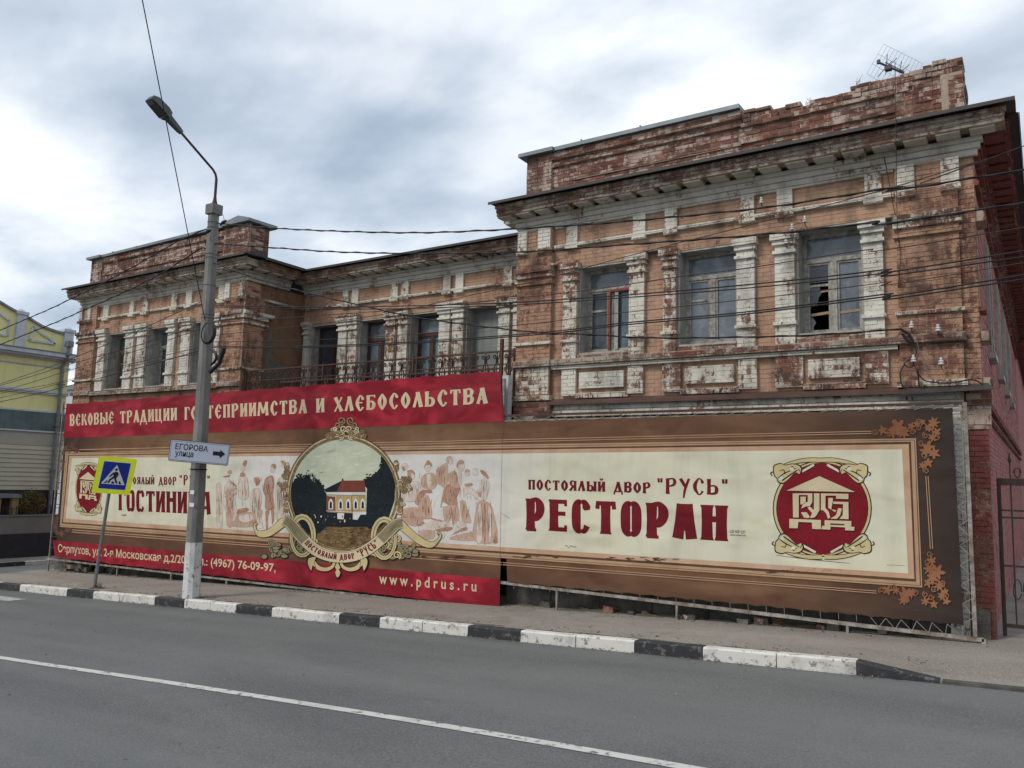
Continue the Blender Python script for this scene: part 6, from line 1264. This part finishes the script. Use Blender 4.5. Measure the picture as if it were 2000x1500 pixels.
cable([(420, 476), (442, 477), (550, 485), (660, 492), (810, 495), (1014, 492), (1225, 477.5), (1500, 457), (1700, 435), (2000, 396)], .012, 'cable_black', 'thick twisted cable, second from top, running right from the lamp post', ext='r', twist=True)
cable([(418, 514), (480, 537), (570, 564), (720, 600), (840, 624), (1050, 649.5), (1142, 653), (1280, 660), (1500, 657.4), (1615, 653), (1757, 643)], .012, 'cable_black', 'black cable sagging from the lamp post to the hook by the right corner', y1=13.12, twist=True)
cable([(416, 676), (550, 677), (780, 669), (1050, 650), (1225, 630), (1450, 610), (1725, 575), (2000, 537)], .010, 'cable_black', 'upper line of the lowest cable pair crossing the right wing windows', ext='r')
cable([(416, 679), (550, 679.5), (780, 672), (1050, 653.5), (1225, 634), (1450, 614), (1725, 580), (2000, 545)], .010, 'cable_black', 'lower line of the lowest cable pair crossing the right wing windows', ext='r')
cable([(420, 597), (550, 599), (660, 600), (950, 593), (1225, 576), (1500, 552), (1725, 527), (2000, 490)], .010, 'cable_black', 'upper line of the cable pair crossing the middle of the right wing windows', ext='r')
cable([(420, 600), (660, 604), (950, 598), (1225, 581), (1500, 559), (1725, 534), (2000, 501.5)], .009, 'cable_black', 'lower line of the cable pair crossing the middle of the right wing windows', ext='r')
cable([(419, 630), (700, 611), (950, 588), (1148, 566.6), (1335, 539), (1450, 525), (1684, 489), (2000, 444)], .007, 'cable_brown', 'thin brown wire crossing the tops of the lower window panes', ext='r')
cable([(418, 655), (700, 622), (950, 570), (1082, 540), (1186, 511), (1335, 472), (1400, 456), (1700, 378), (1910, 315), (2000, 285)], .006, 'cable_brown', 'thin wire climbing steeply to the right above the first window', ext='r')
cable([(417, 668), (700, 660), (1019, 634), (1156, 617.5), (1335, 598), (1500, 580), (1725, 552), (2000, 513)], .006, 'cable_brown', 'thin wire crossing between the two cable pairs', ext='r')
cable([(403, 447), (350, 470), (300, 498), (240, 532), (134, 586), (0, 645)], .012, 'cable_black', 'thick twisted cable, highest of those running left to the yellow house', ext='l', twist=True)
cable([(400, 486), (386, 489), (294, 545.6), (157, 608.6), (0, 673)], .012, 'cable_black', 'thick twisted cable, second from top of those running left', ext='l', twist=True)
cable([(395, 588), (269, 646), (148, 697), (0, 750)], .008, 'cable_black', 'black line running left from the frieze height, third from top', ext='l')
cable([(392, 635), (250, 680), (120, 716), (0, 753)], .008, 'cable_black', 'black line running left just below the third from top', ext='l')
cable([(391, 643), (250, 690), (120, 728), (0, 765)], .007, 'cable_brown', 'brown line running left across the left wing windows', ext='l')
cable([(391, 678), (250, 712), (120, 745), (0, 768)], .007, 'cable_brown', 'thin brown line running left across the lower window panes', ext='l')
cable([(390, 685), (250, 724), (120, 757), (0, 785)], .009, 'cable_black', 'lowest black line running left towards the yellow house', ext='l')
cable([(390, 690), (250, 716), (120, 748), (0, 777)], .006, 'cable_black', 'thin black line just above the lowest one on the left', ext='l')
k = MB(); k.tube([py(400, 624, by - .12), px(278, 0, -11.3), px(262, -70, -10.6)], .009, 'cable_black', 6); o = k.build('overhead_cable'); tag(o, 'span wire rising steeply from the lamp post to the top of the sky', 'cable')
sp = Vector(py(400, 624, by - .12))

# ------------------------------------------------------------------ aerial on the parapet
ya = YP + .25
AN = thing('roof_aerial', 'small grid television aerial fixed above the broken parapet', 'aerial', py(1762, 150, ya))
def pa_(u, v, y=ya): return py(u, v, y)
k = MB(); k.tube([pa_(1716, 122), pa_(1762, 142)], .018, 'lamp_dark', 6); k.tube([pa_(1729, 122), pa_(1766, 140)], .012, 'alu', 5); k.lathe(pa_(1716, 121), [(.001, -.04), (.03, -.03), (.03, .03), (.001, .04)], 'lamp_dark', 6); k.box(tuple(Vector(pa_(1735, 134)) - Vector((.05, .05, .03))), tuple(Vector(pa_(1735, 134)) + Vector((.05, .05, .03))), 'lamp_dark'); k.build('boom', AN)
k = MB(); A_, B2, C_, D_ = (1726, 86), (1802, 124), (1768, 190), (1693, 144)
for i in range(12): t = i / 11; k.tube([pa_(*lerp(A_, B2, t), ya + .12), pa_(*lerp(D_, C_, t), ya + .12)], .0022, 'galv', 4)
for i in range(4): t = i / 3; k.tube([pa_(*lerp(A_, D_, t), ya + .12), pa_(*lerp(B2, C_, t), ya + .12)], .0024, 'alu', 4)
k.build('reflector', AN)
for a_, b2 in (((1714, 150), (1741, 120)), ((1730, 146), (1733, 106)), ((1735, 130), (1752, 113)), ((1762, 138), (1776, 126)), ((1757, 140), (1761, 120))): k = MB(); k.tube([pa_(*a_, ya - .03), pa_(*b2, ya - .03)], .006, 'lamp_dark', 4); k.build('element', AN)
k = MB(); k.tube([pa_(1764, 141), pa_(1766, 175)], .015, 'rust_iron', 6); k.build('mast', AN)
# weeds on the parapet
for (u, v, h) in ((1577, 188, 10), (1676, 156, 22), (1583, 184, 14)):
    k = MB(); c = py(u, v, YP + .1); c = (c[0], c[1], min(c[2], ptop(c[0]) - .03))
    for i in range(6): k.tube([c, (c[0] + random.uniform(-.04, .04), c[1], c[2] + h * .006), (c[0] + random.uniform(-.07, .07), c[1], c[2] + h * .012 * random.uniform(.6, 1))], .003, 'weed', 3)
    o = k.build('weed'); tag(o, {1577: 'low dry weed growing on the parapet above the middle window', 1676: 'taller dry weed on the parapet left of the aerial', 1583: 'tiny dry weed just right of another on the parapet'}[u], 'plant')

# ------------------------------------------------------------------ gate at the right
GT = thing('iron_gate', 'wrought iron gate with curls and spear tips beside the red corner pier', 'gate', (.3, 13.46, gz(.3)))
gy = 13.46; x0, x1 = -.60, 1.7
k = MB(); k.box((x0, gy - .03, 2.08), (x1, gy + .03, 2.18), 'iron'); k.box((x0, gy - .02, 1.72), (x1, gy + .02, 1.745), 'iron'); k.box((x0, gy - .02, 1.62), (x1, gy + .02, 1.645), 'iron'); k.box((x0, gy - .02, .95), (x1, gy + .02, .975), 'iron'); k.box((x0, gy - .02, .12), (x1, gy + .02, .17), 'iron'); k.box((x0, gy - .03, .0), (x0 + .05, gy + .03, 2.08), 'iron'); k.box((x1 - .05, gy - .03, 0.05), (x1, gy + .03, 2.08), 'iron'); k.build('gate_frame', GT)
x = x0 + .17; i = 0
while x < x1 - .05:
    k = MB(); k.tube([(x, gy, .15), (x, gy, 2.10)], .011, 'iron', 5)
    if i % 2 == 0: k.tube([(x, gy, 2.17), (x, gy, 2.42)], .010, 'iron', 5); k.tube([(x, gy, 2.38), (x, gy, 2.44), (x, gy, 2.56)], [.008, .026, .002], 'iron', 5)
    k.build('bar', GT); x += .17; i += 1
x = x0 + .17
while x < x1 - .15:
    k = MB()
    for sg in (1, -1):
        k.tube([(x + .085 * 1 + sg * (.06 - .05 * math.cos(t_ * .5)) , gy - .014, .62 + .2 * math.sin(t_ * .5) * (1 - t_ * .05)) for t_ in range(13)], .007, 'iron', 4); k.tube([(x + .085 + sg * .05 * math.cos(t_ * .52) * (1 - t_ * .05), gy - .014, 2.26 + .07 * math.sin(t_ * .52)) for t_ in range(12)], .007, 'iron', 4)
    k.build('scroll', GT); x += .34

# ------------------------------------------------------------------ yellow house across the side street
YX = -33.6
H = thing('yellow_house', 'bright yellow house with white mouldings across the side street', 'building', (YX, 12, gz(YX)))
def hb(mb, y0, y1, z0, z1, d, mat, d0=0.0): mb.box((YX + d0, y0, z0), (YX + d, y1, z1), mat)
k = MB(); k.box((YX - 9, 2, -1.7), (YX - .0, 17.42, 6.35), 'yellow_wall'); k.build('wall', H)
k = MB(); hb(k, 1.9, 17.70, 6.40, 6.56, .42, 'white_trim'); hb(k, 1.9, 17.62, 6.32, 6.40, .28, 'white_trim'); hb(k, 1.9, 17.55, 6.26, 6.32, .14, 'white_trim'); hb(k, 2, 17.45, 5.98, 6.03, .06, 'white_trim'); k.build('cornice', H)
k = MB(); hb(k, 1.9, 17.75, 6.56, 6.585, .47, 'cap_metal', -.1); k.build('eave_sheet', H)
k = MB(); hb(k, 2, 17.46, 4.86, 5.02, .08, 'white_trim'); hb(k, 2, 17.46, 4.93, 4.99, .12, 'white_trim', .085); hb(k, 2, 17.46, 4.13, 4.2, .06, 'white_trim'); k.build('string_course', H)
k = MB(); hb(k, 2, 17.46, 3.40, 4.12, .05, 'teal_strip'); k.build('fascia_panel', H)
k = MB(); hb(k, 2, 17.46, 2.80, 3.39, .04, 'cream_wall'); hb(k, 2, 17.47, 3.33, 3.39, .10, 'white_trim', .045); k.build('fascia_panel', H)
z = 2.79; i = 0
while z > 1.05:
    k = MB(); k.hexa([(YX + .002, 2, z - .17), (YX + .06, 2, z - .17), (YX + .06, 17.46, z - .17), (YX + .002, 17.46, z - .17), (YX + .002, 2, z - .012), (YX + .035, 2, z - .012), (YX + .035, 17.46, z - .012), (YX + .002, 17.46, z - .012)], 'siding'); k.build('siding_plank', H); z -= .175
k = MB(); hb(k, 2, 17.4, .1, 1.03, .05, 'dark_wall'); k.build('wall_base', H)
# curved attic gables between piers
def gable(ys, zs, name='attic'):
    k = MB(); n = len(ys); F_ = [(YX + .0, a_, b2) for a_, b2 in zip(ys, zs)] ; F_ = [(YX, ys[0], 6.585)] + F_ + [(YX, ys[-1], 6.585)]; K = [(YX - .35, p[1], p[2]) for p in F_]
    k.face(F_, 'yellow_wall'); k.face(K[::-1], 'yellow_wall')
    for i in range(len(F_) - 1): k.face([F_[i], F_[i + 1], K[i + 1], K[i]], 'yellow_wall')
    k.build(name, H); k = MB()
    for (a_, b2), (c_, d2) in zip(zip(ys, zs), zip(ys[1:], zs[1:])): k.hexa([(YX - .4, a_, b2), (YX + .09, a_, b2), (YX + .09, c_, d2), (YX - .4, c_, d2), (YX - .4, a_, b2 + .09), (YX + .09, a_, b2 + .09), (YX + .09, c_, d2 + .09), (YX - .4, c_, d2 + .09)], 'cap_metal')
    k.build('attic_cap', H)
gable([15.5, 15.66, 15.9, 16.2, 16.5, 16.8, 17.1], [7.85, 7.78, 7.66, 7.54, 7.47, 7.42, 7.40]); gable([13.0, 13.6, 14.1, 14.56, 14.9, 15.24], [8.55, 8.5, 8.38, 8.2, 8.05, 7.92])
for (a_, b2, zt) in ((15.2, 15.56, 8.03), (17.08, 17.45, 7.63), (12.6, 13.0, 8.8)):
    k = MB(); hb(k, a_, b2, 6.585, zt, .10, 'white_trim', -.3); hb(k, a_ - .05, b2 + .05, zt - .12, zt - .0, .15, 'white_trim', -.35); k.lathe((YX - .1, (a_ + b2) / 2, zt), [(.22, 0), (.16, .05), (.08, .11), (.01, .13)], 'white_trim', 8); k.build('pier', H)
k = MB()
for p, q in (((15.75, 6.95), (15.85, 7.52)), ((15.85, 7.52), (16.2, 7.28)), ((16.2, 7.28), (16.55, 7.12)), ((16.55, 7.12), (16.75, 6.95)), ((15.75, 6.95), (16.75, 6.95)), ((13.2, 7.0), (14.95, 7.0)), ((14.95, 7.0), (14.95, 7.6)), ((14.95, 7.6), (14.5, 7.85)), ((14.5, 7.85), (13.2, 8.1))): k.bar((YX + .03, p[0], p[1]), (YX + .03, q[0], q[1]), .06, .08, 'white_trim')
k.build('panel_moulding', H)
k = MB(); k.tube([(YX + .46, 17.1, 6.95), (YX + .46, 17.1, 6.55), (YX + .12, 17.1, 6.1), (YX + .12, 17.1, 0.1)], .075, 'galv', 8); k.box((YX + .33, 16.98, 6.85), (YX + .60, 17.22, 7.08), 'galv'); k.build('downpipe', H)
for z in (5.3, 3.6, 1.8): k = MB(); k.box((YX + .03, 16.98, z), (YX + .22, 17.22, z + .05), 'galv'); k.build('pipe_bracket', H)
# low wall in front
LW = thing('low_wall', 'low mauve rendered wall with dark base in front of the yellow house', 'wall', (YX + .9, 12, gz(YX)))
k = MB(); k.box((YX + .5, 2, -.60), (YX + .8, 17.4, .06), 'mauve_wall'); k.build('wall_top', LW); k = MB(); k.box((YX + .45, 2, -1.7), (YX + .83, 17.4, -.602), 'dark_wall'); k.build('wall_base', LW); k = MB(); k.box((YX + .46, 2, .062), (YX + .84, 17.42, .10), 'cap_metal'); k.build('coping', LW)
FN = thing('fence', 'thin dark rail fence standing on the low mauve wall', 'fence', (YX + .6, 12, .1)); k = MB(); k.box((YX + .63, 8, .34), (YX + .66, 17.3, .36), 'iron'); k.build('rail', FN)
y = 14.0
while y < 17.3: k = MB(); k.box((YX + .63, y, .1), (YX + .65, y + .02, .44), 'iron'); k.build('baluster', FN); y += .16
KI = thing('kiosk', 'tan shed with a dark opening beside the shrub', 'shed', (YX + .3, 15, .1)); k = MB(); k.box((YX + .12, 14.6, .1), (YX + .40, 15.15, .8), 'kiosk_tan'); k.build('wall', KI); k = MB(); k.box((YX + .12, 15.55, .1), (YX + .40, 15.78, .8), 'kiosk_tan'); k.build('wall', KI); k = MB(); k.box((YX + .13, 15.152, .1), (YX + .2, 15.548, .8), 'dark_wall'); k.build('opening', KI); k = MB(); k.hexa([(YX + .06, 14.5, .80), (YX + .48, 14.5, .74), (YX + .48, 15.85, .74), (YX + .06, 15.85, .80), (YX + .06, 14.5, .90), (YX + .48, 14.5, .84), (YX + .48, 15.85, .84), (YX + .06, 15.85, .90)], 'cap_metal'); k.build('roof', KI)
SB = thing('shrub', 'autumn shrub turning green to orange behind the low wall', 'shrub', (YX + .35, 16.3, .1)); k = MB(); rr = random.Random(5)
for i in range(7): a_ = rr.uniform(-.35, .35); k.tube([(YX + .32, 16.3 + a_ * .2, -.1), (YX + .32 + rr.uniform(-.1, .1), 16.3 + a_, .5), (YX + .32 + rr.uniform(-.15, .15), 16.3 + a_ * 1.3, 1.0)], [.02, .012, .004], 'bark', 4)
k.build('stem', SB); k = MB()
for i in range(1500):
    th = rr.uniform(0, 6.28); q = rr.random() ** .5; y = 16.28 + .50 * q * math.cos(th) * (1 if rr.random() < .8 else 1.3); z = .55 + .52 * q * math.sin(th) * rr.uniform(.7, 1.15); x = YX + .34 + rr.uniform(-.16, .2); s_ = rr.uniform(.02, .045); d1 = Vector((rr.uniform(-1, 1), rr.uniform(-1, 1), rr.uniform(-1, 1))).normalized() * s_; d2 = Vector((rr.uniform(-1, 1), rr.uniform(-1, 1), rr.uniform(-1, 1))).normalized() * s_ * .6; c = Vector((x, y, z))
    k.face([c - d1, c + d2, c + d1, c - d2], 'leaf_orange' if (rr.random() < .35 + (.5 if z < .4 or y > 16.6 else 0)) else 'leaf_green')
k.build('foliage', SB)
# pale far block beyond
DB = thing('far_building', 'pale distant building glimpsed between the yellow house and the mansion', 'building', (-52, 34, -2)); k = MB(); k.box((-58, 30, -3), (-50, 40, 7.4), 'white_trim'); k.build('wall', DB); k = MB(); k.box((-58.2, 29.8, 7.4), (-49.8, 40.2, 7.7), 'cap_metal'); k.build('roof', DB)

# ------------------------------------------------------------------ litter
k = MB(); rr = random.Random(9)
for i in range(1500):
    q = rr.random()
    if q < .35: x = rr.uniform(-22, -1.5); y = kerb_y(x) - .02 - abs(rr.gauss(0, .07)); z = gz(x) + RZ
    elif q < .62: x = rr.uniform(-22, -1); y = kerb_y(x) + .2 + abs(rr.gauss(0, .25)); z = gz(x)
    elif q < .85: x = rr.uniform(-24, -.6); y = 12.9 - abs(rr.gauss(0, .25)); z = gz(x)
    else:
        cx_ = rr.choice((-14.9, -18.7)); x = cx_ + rr.gauss(0, .35); y = 10.75 + abs(rr.gauss(0, .15)); z = gz(x)
    s_ = rr.uniform(.008, .028); a_ = rr.uniform(0, 6.28); dx, dy = math.cos(a_) * s_, math.sin(a_) * s_; z += .004
    k.face([(x - dx, y - dy, z), (x + dy * .5, y - dx * .5, z + s_ * .5), (x + dx, y + dy, z + s_ * .2), (x - dy * .5, y + dx * .5, z)], rr.choice(('dry_leaf', 'dry_leaf', 'soil', 'grit')))
for i in range(60):
    x = rr.uniform(-16, -1); y = rr.uniform(3.5, 10); s_ = rr.uniform(.006, .016); z = gz(x) + RZ - .008; k.face([(x - s_, y, z), (x, y - s_, z + .004), (x + s_, y, z + s_), (x, y + s_, z + .004)], rr.choice(('grit', 'sign_white', 'soil')))
k.build('litter', kind='stuff')
k = MB()
def contact_heap(cx_, cy_, rx, ry, h):  # dark soil mound, both dirt and painted contact shading at a foot
    ring = [(cx_ + rx * rr.uniform(.6, 1.1) * math.cos(i * .5236), cy_ + ry * rr.uniform(.6, 1.1) * math.sin(i * .5236)) for i in range(12)]; mid_ = [(cx_ + (x - cx_) * .5, cy_ + (y - cy_) * .5) for x, y in ring]
    for i in range(12):
        a_, b_, c_, d_ = ring[i], ring[(i + 1) % 12], mid_[(i + 1) % 12], mid_[i]; k.face([(a_[0], a_[1], gz(a_[0]) - .004), (b_[0], b_[1], gz(b_[0]) - .004), (c_[0], c_[1], gz(c_[0]) + h * .7), (d_[0], d_[1], gz(d_[0]) + h * .7)], 'soil'); k.face([(d_[0], d_[1], gz(d_[0]) + h * .7), (c_[0], c_[1], gz(c_[0]) + h * .7), (cx_, cy_, gz(cx_) + h)], 'soil')
contact_heap(-14.95, 10.70, .38, .22, .035); contact_heap(-18.66, 10.74, .30, .16, .03)
for i in range(70): x = rr.uniform(-24.5, -.9); contact_heap(x, 13.0 + rr.uniform(-.12, .1), rr.uniform(.2, .6), rr.uniform(.06, .16), rr.uniform(.015, .05))
for i in range(45): x = rr.uniform(-22, -2.2); contact_heap(x, kerb_y(x) + .17 + abs(rr.gauss(0, .03)), rr.uniform(.1, .5), rr.uniform(.02, .06), rr.uniform(.006, .014))
k.build('dirt', kind='stuff')  # soil that also stands in for contact shading along posts, wall and kerb
k = MB()
for i in range(26):
    x = rr.choice((rr.uniform(-24.5, -9), rr.uniform(-8.5, -1), rr.uniform(-18.8, -18.5), rr.uniform(-15.2, -14.7))); y = 13.0 if not (-18.9 < x < -18.4 or -15.3 < x < -14.6) else 10.8
    for j in range(9): k.tube([(x + rr.uniform(-.04, .04), y + rr.uniform(-.03, .03), gz(x)), (x + rr.uniform(-.08, .08), y + rr.uniform(-.06, .06), gz(x) + rr.uniform(.05, .16))], [.004, .001], 'weed', 3, False)
k.build('grass_tufts', kind='stuff')
for o in bpy.data.objects:
    if 'o' in o.keys(): del o['o']
